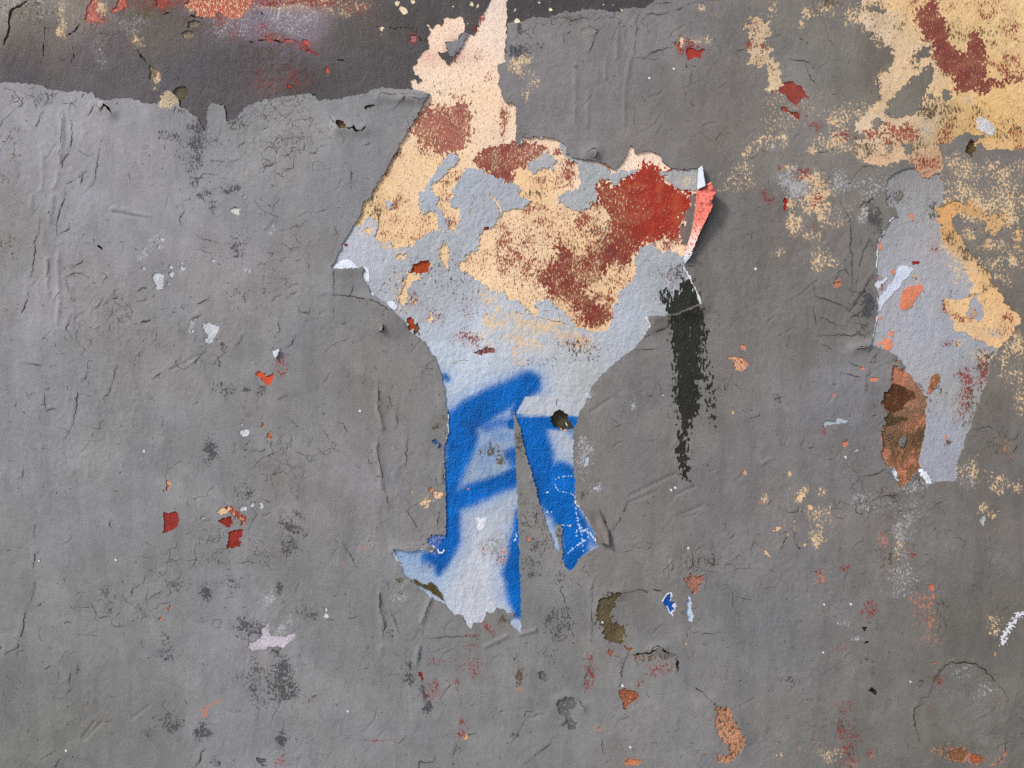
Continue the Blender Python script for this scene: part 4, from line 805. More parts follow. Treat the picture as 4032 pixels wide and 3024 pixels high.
chip('dark_hole', 'coat', (60, 50, 40), T('d3', (895, 990), (920, 965), (950, 985), (985, 1035), (965, 1050), (920, 1020)), mat='M_PLASTER', lvl=.0002)
chip('white_paint_chip', 'coat', (220, 222, 215), T('d3', (1835, 1560), (1870, 1580), (1860, 1590)), lvl=.0024)
chip('orange_paint_chip', 'coat', (168, 92, 56), T('d3', (1760, 1560), (1800, 1535), (1850, 1570), (1885, 1590), (1830, 1620), (1780, 1625)), spk=(BROWN, .4)); chip('orange_paint_chip', 'coat', (140, 92, 62), T('d3', (1560, 1530), (1620, 1500), (1700, 1490), (1740, 1530), (1700, 1600), (1620, 1600), (1570, 1570)), spk=(BROWN, .5))
chip('orange_paint_chip', 'coat', ORANGE_C, ell('d3', 1437, 772, 18, 15)); chip('peach_paint_chip', 'coat', (222, 180, 130), ell('d3', 1965, 695, 11, 24, .2)); chip('orange_paint_chip', 'coat', (208, 122, 88), ell('d3', 1430, 130, 26, 34))
chip('white_paint_chip', 'coat', (208, 206, 205), T('a3', (1820, 1010), (1850, 1000), (1890, 1030), (1935, 1060), (1958, 1125), (1920, 1130), (1880, 1100), (1830, 1080)), 'small white flake scar on the peach paint at the right edge', lvl=.0037)
chip('bare_plaster_patch', 'coat', (100, 84, 56), T('a3', (1720, 1240), (1760, 1170), (1810, 1200), (1800, 1270), (1770, 1330), (1725, 1300)), mat='M_PLASTER', lvl=.0004)
chip('red_paint_chip', 'coat', (150, 62, 48), T('a3', (140, 770), (190, 690), (260, 690), (340, 740), (380, 790), (400, 830), (330, 830), (310, 890), (260, 870), (230, 850), (200, 800)), 'faded red patch between grey and peach at upper right', spk=(DARK, .25)); chip('red_paint_chip', 'coat', (150, 66, 52), T('a3', (150, 890), (220, 920), (290, 950), (330, 1000), (310, 1010), (220, 950), (170, 930)))
chip('red_paint_chip', 'coat', (160, 55, 45), T('a2', (1550, 440), (1590, 420), (1640, 440), (1690, 430), (1740, 420), (1690, 460), (1675, 510), (1640, 500), (1600, 510), (1565, 530)), 'small red scar high on the grey paint'); chip('peach_paint_chip', 'coat', PEACH_C, T('a2', (1480, 390), (1490, 340), (1515, 310), (1530, 340), (1530, 385), (1500, 395))); chip('red_paint_chip', 'coat', (150, 48, 42), T('a2', (1425, 375), (1450, 372), (1525, 400), (1520, 470), (1490, 480), (1470, 410)), spk=(PEACH, .3))
# left top holes
chip('bare_plaster_patch', 'coat', (116, 100, 70), T('a1', (700, 1070), (740, 1048), (800, 1075), (800, 1115), (740, 1112)), mat='M_PLASTER', lvl=.0003); chip('dark_hole', 'coat', (100, 96, 84), T('a1', (960, 930), (1000, 905), (1050, 905), (1045, 930), (980, 960)), mat='M_PLASTER', lvl=.0003)
chip('dark_hole', 'coat', (70, 66, 52), T('b0', (830, 480), (860, 465), (910, 510), (900, 520), (860, 495)), mat='M_PLASTER', lvl=.0003)
chip('sand_plaster_chip', 'dark', SAND_C, T('a0', (1410, 850), (1460, 800), (1510, 830), (1540, 890), (1500, 920), (1430, 935), (1360, 910), (1430, 890)), 'sandy plaster scar on the edge of the dark band', mat='M_PLASTER', lvl=.0037); chip('bare_plaster_patch', 'dark', (98, 90, 72), T('a0', (1510, 780), (1560, 745), (1610, 750), (1640, 790), (1620, 850), (1570, 890), (1540, 880), (1500, 820)), mat='M_PLASTER', lvl=.0002)
chip('bare_plaster_patch', 'dark', (122, 112, 90), T('a0', (1290, 560), (1340, 580), (1370, 620), (1350, 680), (1300, 690), (1300, 620)), mat='M_PLASTER', lvl=.0003, spk=(PEACH, .2)); chip('bare_plaster_patch', 'dark', (132, 122, 102), T('a0', (1560, 280), (1620, 265), (1680, 270), (1680, 320), (1620, 340), (1580, 320)), mat='M_PLASTER', lvl=.0003, spk=(PEACH, .2)); chip('bare_plaster_patch', 'dark', (126, 116, 100), T('a0', (1620, 210), (1680, 170), (1750, 190), (1740, 220), (1640, 240)), mat='M_PLASTER', lvl=.0003)
chip('red_paint_chip', 'dark', (172, 84, 76), T('a0', (770, 40), (800, -20), (850, -20), (830, 100), (860, 150), (960, 190), (730, 190)), 'pinkish red scar in the dark band at the top left', spk=(PEACH, .25)); chip('red_paint_chip', 'dark', (178, 80, 68), T('a0', (960, 120), (1020, 10), (1040, -20), (1100, -20), (1090, 50), (1000, 110)), spk=(PEACH, .2)); chip('red_paint_chip', 'dark', (160, 70, 58), T('a0', (1340, -20), (1470, -20), (1440, 60), (1410, 100)))
chip('red_paint_chip', 'dark', (172, 62, 52), T('a0', (1590, 50), (1640, -20), (2230, -20), (2160, 60), (2100, 150), (1980, 165), (1900, 100), (1860, 150), (1780, 150), (1700, 120), (1650, 70)), 'broad red scar with cream specks along the top edge', spk=(PEACH, .46))
for pts in (((80, 300), (130, 320), (170, 330), (150, 355), (90, 330)), ((240, 345), (300, 325), (315, 350), (260, 360)), ((410, 320), (470, 350), (500, 375), (480, 390), (430, 370)), ((410, 420), (480, 440), (530, 465), (565, 450), (550, 475), (450, 450))):
    chip('red_paint_chip', 'dark', (186, 84, 80), T('a1', *pts))
chip('red_paint_chip', 'dark', (184, 84, 66), ell('a1', 632, 610, 26, 14, -.6)); chip('red_paint_chip', 'dark', (180, 72, 55), ell('a1', 305, 748, 28, 15)); chip('red_paint_chip', 'dark', (178, 110, 112), ell('a1', 1385, 335, 42, 40), spk=(DARK, .4))
for e in ((1245, 22, 22, 22), (1298, 80, 44, 42), (1112, 245, 24, 22), (1105, 297, 14, 9), (1520, 215, 16, 14), (1860, 200, 17, 12), (1890, 35, 26, 22), (1940, 40, 14, 22), (1800, 50, 10, 16), (1380, 12, 20, 20), (1728, 48, 8, 10), (998, 155, 8, 14)):
    chip('cream_paint_fleck', 'dark', (240, 218, 186), ell('a1', *e), rag=3)
for e in ((55, 80, 15, 16), (80, 182, 30, 22), (370, 76, 24, 16), (350, 40, 13, 10), (265, 8, 18, 10), (835, 35, 17, 11), (915, 42, 11, 9), (180, 132, 8, 8), (120, 4, 10, 6), (985, 75, 22, 10), (360, 8, 9, 8), (940, 5, 10, 5), (222, 45, 6, 6)):
    chip('cream_paint_fleck', 'dark', (240, 226, 200), ell('a2', *e), rag=3)
# on the pale undercoat of the peeled patch
chip('deep_red_hole', 'film', (168, 72, 40), T('b1', (1345, 710), (1400, 650), (1450, 615), (1520, 605), (1525, 640), (1520, 700), (1470, 730), (1400, 715)), 'rust red hole broken into the peeled patch', mat='M_PLASTER', lvl=.0002); chip('deep_red_hole', 'film', (168, 72, 42), T('b1', (1330, 1150), (1335, 1110), (1355, 1095), (1385, 1120), (1400, 1170), (1390, 1200), (1370, 1230), (1345, 1200)), mat='M_PLASTER', lvl=.0004)
chip('dark_hole', 'film', (92, 78, 58), T('b1', (1385, 1210), (1410, 1150), (1450, 1200), (1440, 1260), (1390, 1250)), mat='M_PLASTER', lvl=.0001, spk=(PEACH, .2))
chip('dark_hole', 'film', (76, 72, 56), T('c2', (375, 310), (400, 270), (430, 250), (480, 260), (520, 300), (530, 350), (565, 370), (560, 410), (510, 425), (450, 415), (385, 395)), 'dark round hole in the blue sprayed leg', mat='M_PLASTER', lvl=-.004, rag=2)
chip('peach_paint_chip', 'none', (215, 165, 110), ell('c2', 478, 424, 24, 10, .2), lvl=.0023); chip('white_paint_chip', 'none', (220, 222, 222), ell('c2', 515, 376, 13, 13), lvl=.0012)
chip('white_paint_chip', 'none', (226, 228, 236), T('c1', (1940, 1200), (1960, 1185), (1980, 1205), (2015, 1200), (2010, 1280), (1970, 1310), (1940, 1280)), 'small white shield shaped mark on the sprayed leg', lvl=L_FILM + .0003)
for e in (('c1', 1800, 690, 9, 20), ('c1', 1855, 930, 13, 12), ('c1', 2195, 1445, 14, 14), ('c1', 2168, 1590, 9, 18), ('c1', 2000, 1475, 16, 9)):
    chip('salmon_paint_chip', 'film', (232, 140, 105), ell(*e))
chip('white_paint_chip', 'none', (226, 230, 236), ell('c2', 345, 970, 11, 11), lvl=L_FILM + .0003)
chip('red_paint_chip', 'film', (150, 30, 28), ell('b1', 803, 480, 13, 15)); chip('red_paint_chip', 'film', (120, 40, 38), ell('b1', 2028, 325, 18, 9))
chip('red_paint_chip', 'film', (110, 42, 42), T('b1', (1910, 1410), (1960, 1390), (2030, 1370), (2110, 1380), (2080, 1405), (2000, 1425), (1930, 1432)), spk=(PALE, .3))
chip('olive_stain', 'none', (82, 70, 38), T('d1', (1320, 70), (1370, 70), (1420, 105), (1500, 95), (1545, 130), (1575, 190), (1590, 250), (1550, 215), (1500, 170), (1430, 130), (1370, 105)), 'olive brown smear on the toe of the left leg', lvl=L_COAT + .0004)

# ------------------------------------------------------------------ right hand side outlines
PEACH_R = T('a3', (820, -60), (1300, -230), (1700, -190), (2100, -260), (2420, -120), (2380, 200), (2470, 500), (2390, 800), (2440, 1060), (2360, 1240), (2212, 1250), (2100, 1260), (1850, 1240), (1800, 1180), (1700, 1120), (1640, 1150), (1600, 1200),
            (1520, 1260), (1500, 1450), (1400, 1480), (1330, 1440), (1200, 1340), (1100, 1390), (980, 1400), (800, 1340), (790, 1220),
            (860, 1130), (760, 1090), (820, 980), (880, 900), (960, 850), (1000, 900), (1000, 620), (1080, 600), (1110, 500), (1090, 420),
            (1010, 330), (930, 330), (870, 230), (800, 150), (830, 60))
PEACH_R_GAPS = [T('a3', (1430, 540), (1445, 680), (1370, 780), (1330, 870), (1310, 960), (1230, 970), (1150, 1010), (1060, 960), (1030, 940), (1080, 830), (1150, 770), (1250, 680), (1350, 600)),
                T('a3', (1280, 450), (1340, 410), (1410, 400), (1420, 470), (1380, 500), (1330, 480), (1310, 520)), T('a3', (1530, 750), (1590, 770), (1590, 830), (1540, 860), (1510, 810)),
                T('a3', (1390, 790), (1440, 785), (1455, 820), (1410, 835)), T('a3', (930, 1020), (1000, 1000), (1015, 1050), (960, 1080), (920, 1060)), T('a3', (1190, 1220), (1250, 1220), (1290, 1270), (1230, 1320), (1190, 1290)),
                T('a3', (1000, 1240), (1090, 1230), (1110, 1290), (1060, 1300), (1010, 1280)), T('a3', (1690, 1130), (1830, 1140), (1870, 1150), (1820, 1180), (1800, 1290), (1720, 1310), (1650, 1230)),
                T('a3', (2030, 1120), (2070, 1120), (2070, 1170), (2035, 1175)), T('a3', (860, 60), (1010, 50), (1040, 100), (980, 100), (900, 95))]
PEACH_L = T('a3', (-90, 100), (0, 150), (70, 200), (90, 280), (50, 330), (30, 400), (80, 420), (110, 500), (170, 600), (160, 700), (110, 770), (40, 760), (50, 600), (20, 500),
            'a2', (2212, 590), (2110, 560), (2100, 450), (2060, 420), (2080, 350), (2110, 320), (2090, 260), (2040, 230), (2090, 150), (2150, 170))
RED_R = T('a3', (1290, 80), (1400, 60), (1440, -40), (1480, -40), (1490, 130), (1540, 180), (1580, 300), (1560, 340), (1600, 380), (1690, 450), (1740, 430),
          (1760, 280), (1830, 260), (1840, 320), (1890, 420), (1880, 560), (1900, 680), (2000, 680), (2400, 560), (2400, 620), (2000, 720),
          (1870, 780), (1840, 800), (1820, 740), (1740, 770), (1640, 780), (1620, 700), (1640, 640), (1540, 600), (1500, 560), (1440, 470),
          (1430, 360), (1360, 310), (1310, 230))
RED_R2 = T('a3', (860, 1120), (1000, 1110), (1060, 1060), (1150, 1090), (1240, 1050), (1280, 1100), (1300, 1200), (1220, 1170), (1080, 1120), (980, 1140), (900, 1180), (850, 1150))
PALE_R = T('b3', (1040, 10), (1050, -90), (1120, -150), (1260, -190), (1400, -180), (1500, -140), (1535, -40), (1530, 90), (1470, 150), (1475, 200), (1490, 260), (1550, 330), (1650, 500), (1800, 800), (1900, 1000), (1900, 1250), (2000, 1340), (1960, 1400),
           (1920, 1500), (1900, 1600), 'c3', (1900, 0), (1850, 120), (1800, 250), (1760, 380), (1720, 470), (1700, 560), (1650, 680),
           (1650, 790), (1640, 850), (1560, 840), (1490, 850), (1420, 880), (1410, 840), (1360, 760), (1340, 690), (1360, 600), (1390, 500),
           (1400, 350), (1410, 120), (1370, 90), (1330, 20), 'b3', (1290, 1590), (1200, 1480), (1150, 1400), (1080, 1370),
           (1020, 1330), (920, 1310), (940, 1200), (960, 1100), (975, 1000), (970, 850), (955, 780), (965, 600), (970, 480), (1000, 400),
           (1050, 300), (1070, 250), (1110, 225), (1135, 225), (1130, 150), (1060, 140), (1045, 80))
STRIP_R = T('b3', (1480, 150), (1540, 110), (1640, 80), (1720, 140), (1640, 200), (1600, 280), (1660, 360), (1730, 470), (1800, 550), (1850, 640), (1920, 720), (1960, 800), (2030, 880), (2060, 940),
            (2110, 1000), (2150, 1020), (2190, 1090), (2150, 1150), (2120, 1210), (2060, 1270), (2000, 1340), (1940, 1310), (1880, 1280),
            (1800, 1260), (1740, 1210), (1640, 1190), (1610, 1100), (1590, 1040), (1530, 1000), (1530, 920), (1600, 910), (1700, 915),
            (1740, 890), (1750, 850), (1800, 790), (1740, 700), (1680, 600), (1620, 560), (1560, 480), (1530, 400), (1510, 300), (1490, 230))
STRIP_R_GAPS = [T('b3', (1760, 910), (1830, 880), (1840, 950), (1880, 1010), (1870, 1090), (1820, 1110), (1770, 1070), (1720, 1040), (1750, 980)), T('b3', (1870, 930), (1890, 930), (1885, 970))]
PEACH_R3 = [T('b3', (1640, 120), (1760, 90), (1830, 150), (1880, 210), (1990, 200), (2060, 200), (2050, 300), (1990, 360), (1930, 440), (1860, 480), (1930, 390), (1900, 280), (1820, 240), (1700, 190)),
            T('b3', (2130, 330), (2190, 360), (2180, 440), (2130, 470))]
RUST = T('c3', (1090, -60), (1130, -200), (1160, -250), 'b3', (1090, 1400), (1150, 1360), (1150, 1440), (1120, 1480), (1200, 1500), (1290, 1560), 'c3', (1300, 0), (1340, 60), (1385, 90), (1410, 130), (1410, 260), (1425, 340), (1415, 420), (1395, 520),
         (1365, 620), (1345, 680), (1375, 700), (1350, 750), (1300, 770), (1230, 860), (1170, 890), (1140, 840), (1110, 740), (1050, 720),
         (1020, 660), (1000, 580), (1020, 500), (1010, 420), (1030, 350), (1050, 270), (1010, 200), (1030, 100), (1080, 50))
SMEAR = T('b2', (1510, 800), (1560, 770), (1600, 780), (1640, 850), (1670, 920), (1680, 1000), (1690, 1100), (1710, 1200), (1720, 1300), (1680, 1400), (1660, 1500),
          (1690, 1600), (1690, 1659), 'c2', (1650, 0), (1670, 100), (1660, 200), (1650, 280), (1620, 330), (1580, 370), (1555, 430), (1560, 600),
          (1555, 700), (1555, 770), (1548, 850), (1520, 820), (1490, 740), (1470, 600), (1490, 470), (1510, 370), (1480, 290), (1450, 200),
          (1440, 150), (1460, 0), 'b2', (1460, 1659), (1450, 1500), (1430, 1350), (1425, 1200), (1400, 1110), (1390, 1050), (1400, 980), (1430, 940), (1500, 920))
SMEAR_WISPS = [T('b2', (1330, 960), (1320, 880), (1360, 830), (1420, 870), (1480, 860), (1520, 900), (1500, 1000), (1420, 1040), (1380, 1070), (1350, 1010)),
               T('b2', (1700, 1340), (1760, 1440), (1790, 1560), (1800, 1659), 'c2', (1800, 60), (1815, 300), (1810, 420), (1760, 380), (1730, 300), (1715, 100), 'b2', (1700, 1560), (1680, 1440)),
               T('b2', (1690, 1060), (1740, 1180), (1760, 1300), (1730, 1330), (1700, 1200))]

S_HOLE = Shape(HOLE, 2.6, 3.4, 26, 1.8, 9)
S_AREA = Shape(COAT_AREA, 4.0, 4.5, 40)
S_FILM = Shape(FILM, 6.0, 4.5, 30)
S_ISL = [Shape(p, 5, 4, 30) for p in FILM_ISLANDS]
S_GAP = [Shape(p, 5, 4, 30, 5, 16) for p in FILM_GAPS]
S_PEACH_R = Shape(PEACH_R, 9, 6, 46, 12, 18)
S_PR_GAP = [Shape(p, 6, 5, 36, 10, 14) for p in PEACH_R_GAPS]
S_PEACH_L = Shape(PEACH_L, 8, 5, 40, 16, 20)
S_PALE_R = Shape(PALE_R, 3, 3.5, 30, 1.8, 9)
S_STRIP_R = Shape(STRIP_R, 6, 4, 34, 7, 20)
S_STRIP_GAP = [Shape(p, 5, 4, 30, 5, 16) for p in STRIP_R_GAPS]
S_PR3 = [Shape(p, 8, 6, 34, 18, 22) for p in PEACH_R3]
S_RUST = Shape(RUST, 5, 4, 30, 5, 20)

# ------------------------------------------------------------------ colour fields from spot samples of each paint
def idw(X, Y, pts, sharp=2.2, core=110.0):
    num = 0; den = 0
    xw = X + 90 * fbm(X, Y, 260, 2, 771); yw = Y + 90 * fbm(X, Y, 260, 2, 772)
    for x, y, c in pts:
        w = 1.0 / ((((xw - x) ** 2 + (yw - y) ** 2) + core ** 2) ** (sharp / 2))
        num = num + w[..., None] * np.asarray(c, F32)[None, None, :]
        den = den + w
    return num / den[..., None]

COAT_PTS = [(100, 600, (153, 151, 160)), (420, 560, (152, 150, 158)), (900, 600, (141, 139, 142)), (1300, 620, (133, 133, 138)), (60, 1000, (134, 131, 130)), (180, 1150, (146, 144, 152)), (500, 950, (147, 144, 151)), (900, 1000, (143, 140, 146)),  # discoloured paint; part of the left-to-right light falloff is in these colours
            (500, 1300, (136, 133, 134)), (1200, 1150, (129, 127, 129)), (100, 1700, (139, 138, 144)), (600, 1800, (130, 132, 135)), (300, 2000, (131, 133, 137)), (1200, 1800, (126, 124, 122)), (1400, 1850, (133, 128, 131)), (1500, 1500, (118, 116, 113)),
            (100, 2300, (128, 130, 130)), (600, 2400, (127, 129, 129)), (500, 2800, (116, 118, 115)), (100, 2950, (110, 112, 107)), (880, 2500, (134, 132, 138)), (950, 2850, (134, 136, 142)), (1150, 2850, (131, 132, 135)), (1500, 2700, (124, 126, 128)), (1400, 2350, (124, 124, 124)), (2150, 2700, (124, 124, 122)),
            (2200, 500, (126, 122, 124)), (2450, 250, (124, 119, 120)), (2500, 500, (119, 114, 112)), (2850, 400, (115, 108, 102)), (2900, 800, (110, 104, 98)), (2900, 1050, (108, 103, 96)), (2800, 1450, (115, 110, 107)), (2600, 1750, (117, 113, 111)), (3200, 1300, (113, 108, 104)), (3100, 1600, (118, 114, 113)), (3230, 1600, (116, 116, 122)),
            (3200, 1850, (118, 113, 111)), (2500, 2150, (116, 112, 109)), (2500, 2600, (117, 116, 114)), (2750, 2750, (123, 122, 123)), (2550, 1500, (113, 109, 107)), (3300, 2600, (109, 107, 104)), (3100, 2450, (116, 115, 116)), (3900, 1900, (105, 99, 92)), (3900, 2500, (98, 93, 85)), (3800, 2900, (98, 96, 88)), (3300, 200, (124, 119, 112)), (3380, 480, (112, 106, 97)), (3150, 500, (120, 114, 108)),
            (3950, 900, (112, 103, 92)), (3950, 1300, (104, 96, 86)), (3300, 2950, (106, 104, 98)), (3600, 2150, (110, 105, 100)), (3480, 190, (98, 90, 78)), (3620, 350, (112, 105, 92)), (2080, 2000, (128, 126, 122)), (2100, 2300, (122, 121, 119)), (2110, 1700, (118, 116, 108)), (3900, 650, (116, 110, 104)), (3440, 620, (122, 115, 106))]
DARK_PTS = [(100, 40, (126, 118, 108)), (250, 50, (134, 124, 116)), (30, 60, (140, 132, 122)), (60, 160, (92, 86, 80)), (180, 120, (104, 97, 92)), (60, 260, (80, 76, 82)), (400, 250, (90, 87, 91)), (600, 110, (98, 90, 84)), (380, 180, (98, 92, 96)), (900, 250, (80, 78, 80)), (1040, 60, (128, 116, 126)), (970, 90, (124, 112, 124)), (1180, 110, (120, 112, 124)), (1150, 40, (136, 112, 110)),
            (1350, 150, (86, 83, 83)), (1450, 30, (96, 88, 84)), (1400, 280, (80, 79, 79)), (1600, 100, (77, 75, 75)), (2100, 40, (72, 70, 72)), (2400, 20, (70, 67, 69)), (1080, 300, (88, 83, 86)), (850, 380, (84, 81, 82)), (700, 330, (86, 84, 88)), (1250, 350, (78, 76, 76)), (1000, 250, (84, 77, 82))]
FILM_PTS = [(1400, 980, (176, 179, 190)), (1350, 900, (176, 178, 190)), (1700, 1150, (166, 168, 176)), (1900, 1380, (188, 198, 214)), (1700, 1380, (180, 190, 206)), (2200, 1400, (178, 180, 182)), (1900, 2100, (180, 186, 198)), (1950, 2330, (190, 192, 202)), (2400, 1300, (172, 178, 190)), (2600, 1200, (168, 170, 174)), (2450, 1280, (176, 182, 196)), (2450, 1050, (162, 164, 168)), (2250, 1600, (182, 186, 198)), (2300, 1540, (168, 170, 170)), (1950, 850, (168, 170, 178)), (2150, 640, (166, 168, 172)), (2350, 660, (162, 163, 165)), (2680, 700, (164, 163, 163)), (1650, 1000, (168, 170, 178)), (1950, 1800, (150, 160, 172)), (1600, 2200, (150, 172, 200)), (2150, 1420, (196, 200, 208)), (2330, 1100, (164, 166, 172)), (1780, 800, (166, 172, 184))]
PEACH_PTS = [(1900, 100, (240, 212, 186)), (1950, 60, (228, 206, 190)), (1750, 300, (240, 212, 184)), (1650, 200, (240, 210, 182)), (1700, 650, (236, 200, 154)), (1450, 850, (232, 194, 142)), (1600, 950, (234, 196, 148)), (2100, 950, (238, 204, 162)), (2450, 680, (240, 214, 190)), (2080, 720, (234, 192, 140)), (2200, 1300, (226, 188, 140)), (2000, 450, (238, 206, 172)), (2030, 560, (242, 216, 190)), (2050, 1100, (240, 208, 166)), (2280, 920, (232, 196, 146))]
PEACHR_PTS = [(3480, 150, (216, 194, 168)), (3540, 250, (222, 196, 160)), (3800, 60, (232, 196, 142)), (3950, 60, (234, 200, 146)), (3650, 30, (230, 192, 140)), (3560, 380, (214, 184, 146)), (3950, 450, (228, 186, 126)), (3880, 420, (232, 192, 134)), (3620, 520, (202, 178, 146)), (3480, 620, (222, 184, 146)), (3700, 560, (206, 180, 140)), (3800, 500, (224, 178, 110)), (3430, 480, (222, 200, 170)), (4000, 300, (226, 190, 140)), (3650, 700, (200, 152, 124))]
STRIP_PTS = [(3720, 900, (208, 160, 100)), (3800, 1000, (224, 184, 134)), (3850, 1200, (234, 192, 140)), (3780, 1180, (236, 198, 150)), (3900, 1150, (222, 178, 122)), (3950, 1250, (236, 196, 148)), (3760, 820, (226, 180, 128)), (3700, 840, (222, 166, 104)), (3780, 1030, (206, 178, 150)), (3770, 1300, (226, 186, 140))]
PALER_PTS = [(3550, 800, (166, 168, 172)), (3550, 1100, (168, 168, 174)), (3650, 1000, (166, 166, 172)), (3600, 1300, (168, 170, 180)), (3720, 1400, (166, 168, 176)), (3800, 1450, (158, 156, 154)), (3700, 1700, (164, 166, 178)), (3780, 1600, (160, 158, 152)), (3720, 1850, (160, 162, 172)), (3620, 760, (164, 168, 174)), (3760, 950, (176, 170, 164)), (3500, 760, (146, 145, 145)), (3560, 690, (138, 135, 132)), (3680, 700, (140, 136, 132)), (3690, 790, (150, 149, 148))]

def noisy_col(X, Y, pts, seed, var=0.05, hue=0.02, sharp=4.0, core=110.0, desat=0.0, wash=0.0):
    g = idw(X, Y, pts, sharp, core)
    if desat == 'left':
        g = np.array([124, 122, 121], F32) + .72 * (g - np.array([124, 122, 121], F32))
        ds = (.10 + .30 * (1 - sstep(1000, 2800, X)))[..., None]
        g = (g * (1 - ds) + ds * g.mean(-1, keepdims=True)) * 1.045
    elif desat:
        g = g * (1 - desat) + desat * g.mean(-1, keepdims=True)
    c = lin(np.clip(g, 0, 255))
    a = fbm(X, Y, 210, 4, seed, 0.55); b = fbm(X, Y, 45, 3, seed + 50, 0.6); d = fbm(X, Y, 330, 3, seed + 90)
    s = fbm(X, Y, 90, 3, seed + 120, 0.55, 1.6, 0.35)
    v = 1 + var * (1.6 * a + 0.9 * b + 1.0 * s)
    if wash:
        p1 = sstep(.02, .13, fbm(X, Y, 330, 4, seed + 7)); p2 = sstep(.05, .16, fbm(X, Y, 190, 4, seed + 8)); p3 = sstep(.06, .2, fbm(X, Y, 120, 4, seed + 9, .55, 1.8, .4))
        v = v * (1 + wash * (p1 - .5) + .7 * wash * (p2 - .4) - .8 * wash * (p3 - .3))
    c = c * v[..., None]
    c[..., 0] *= 1 + hue * 1.5 * d; c[..., 2] *= 1 - hue * 1.5 * d
    return c.astype(F32)

def spk_masks(X, Y, lst, craze=(), rel=0.7, base=None):
    mk = np.zeros(X.shape + (6,), F32)
    if base:
        for ch, v in base:
            mk[..., ch] = v
    c = X[0, 1] - X[0, 0]
    def region(x, y, r):
        j0 = max(0, int((y - r - Y[0, 0]) // c)); j1 = min(X.shape[0], int((y + r - Y[0, 0]) // c) + 2)
        i0 = max(0, int((x - r - X[0, 0]) // c)); i1 = min(X.shape[1], int((x + r - X[0, 0]) // c) + 2)
        return None if (j1 - j0 < 2 or i1 - i0 < 2) else (slice(j0, j1), slice(i0, i1))
    for k, (ch, t, x, y, rx, ry, rot, st) in enumerate(lst):
        ox, oy, kk = TILE[t]
        x, y, rx, ry = ox + x * kk, oy + y * kk, rx * kk, ry * kk
        R = max(rx, ry) * 2.4
        sl = region(x, y, R)
        if sl is None:
            continue
        xs = X[sl] + 0.5 * min(rx, ry) * fbm(X[sl], Y[sl], max(rx, ry) * 0.8, 3, 900 + k) * 2; ys = Y[sl] + 0.5 * min(rx, ry) * fbm(X[sl], Y[sl], max(rx, ry) * 0.8, 3, 2900 + k) * 2
        dx, dy = xs - x, ys - y
        u = (dx * math.cos(rot) + dy * math.sin(rot)) / rx; v = (-dx * math.sin(rot) + dy * math.cos(rot)) / ry
        r = np.sqrt(u * u + v * v)
        m = (st * 1.12) * (1 - sstep(0.25, 1.4, r)) * np.clip(.85 + .75 * fbm(X[sl], Y[sl], 42, 2, 4900 + k), .3, 1.25)
        mk[sl + (ch,)] = np.maximum(mk[sl + (ch,)], m)
    cz = np.zeros(X.shape, F32)
    for (t, x, y, rx, ry, st) in craze:
        ox, oy, kk = TILE[t]
        x, y, rx, ry = ox + x * kk, oy + y * kk, rx * kk, ry * kk
        sl = region(x, y, max(rx, ry) * 1.6)
        if sl is None:
            continue
        r = np.sqrt(((X[sl] - x) / rx) ** 2 + ((Y[sl] - y) / ry) ** 2)
        cz[sl] = np.maximum(cz[sl], st * (1 - sstep(0.4, 1.3, r)))
    mk1 = mk[..., :4].copy()
    if np.isscalar(rel):
        rel = np.full(X.shape, rel, F32)
    mk2 = np.stack([mk[..., 4], mk[..., 5], cz, rel], -1).astype(F32)
    return mk1, mk2

# ------------------------------------------------------------------ relief of the grey coat
RS = np.random.RandomState(11)
SQUIG = []
for k in range(520):
    x, y = RS.uniform(-150, 4180), RS.uniform(-150, 3180)
    left = x < 1000
    a = RS.normal(1.35 if left else 2.45, 0.5)
    L = RS.gamma(2.0, 17) + 10
    pts = [(x, y)]
    for q in range(3):
        a += RS.normal(0, .35)
        x += L / 3 * math.cos(a); y += L / 3 * math.sin(a)
        pts.append((x, y))
    SQUIG.append((pts, RS.uniform(2.2, 3.4), RS.uniform(.0002, .0007)))
LIFTS = [(T('b1', (1000, 955), (1190, 1050), (1300, 1130)), 30, .0022), (T('b2', (1300, 1095), (1560, 1035), (1680, 995)), 34, .0035), (T('b2', (1220, 1130), (1250, 1180)), 30, .002),
         (T('b1', (1120, 1180), (1125, 1210)), 22, .0015), (T('c1', (1215, 1470), (1500, 1470)), 20, .002), (T('a1', (1090, 850), (1480, 840)), 22, .002), (T('a1', (1300, 860), (1470, 880)), 18, .002), (T('a1', (740, 1110), (960, 1140)), 26, .0028), (T('b3', (780, 1335), (915, 1310)), 22, .0025), (T('d2', (745, 340), (840, 190), (940, 180)), 26, .0018), (T('d2', (1730, 1095), (1900, 1230), (2000, 1420)), 30, .0022), (T('d2', (1230, 650), (1310, 650)), 22, .0025), (T('a0', (900, 920), (980, 990)), 22, .003),
         (T('b1', (690, 690), (930, 680)), 26, .0016), (T('d2', (420, 1100), (520, 1055), (640, 1140)), 24, .0016), (T('a2', (700, 1340), (770, 1320)), 26, .003)]
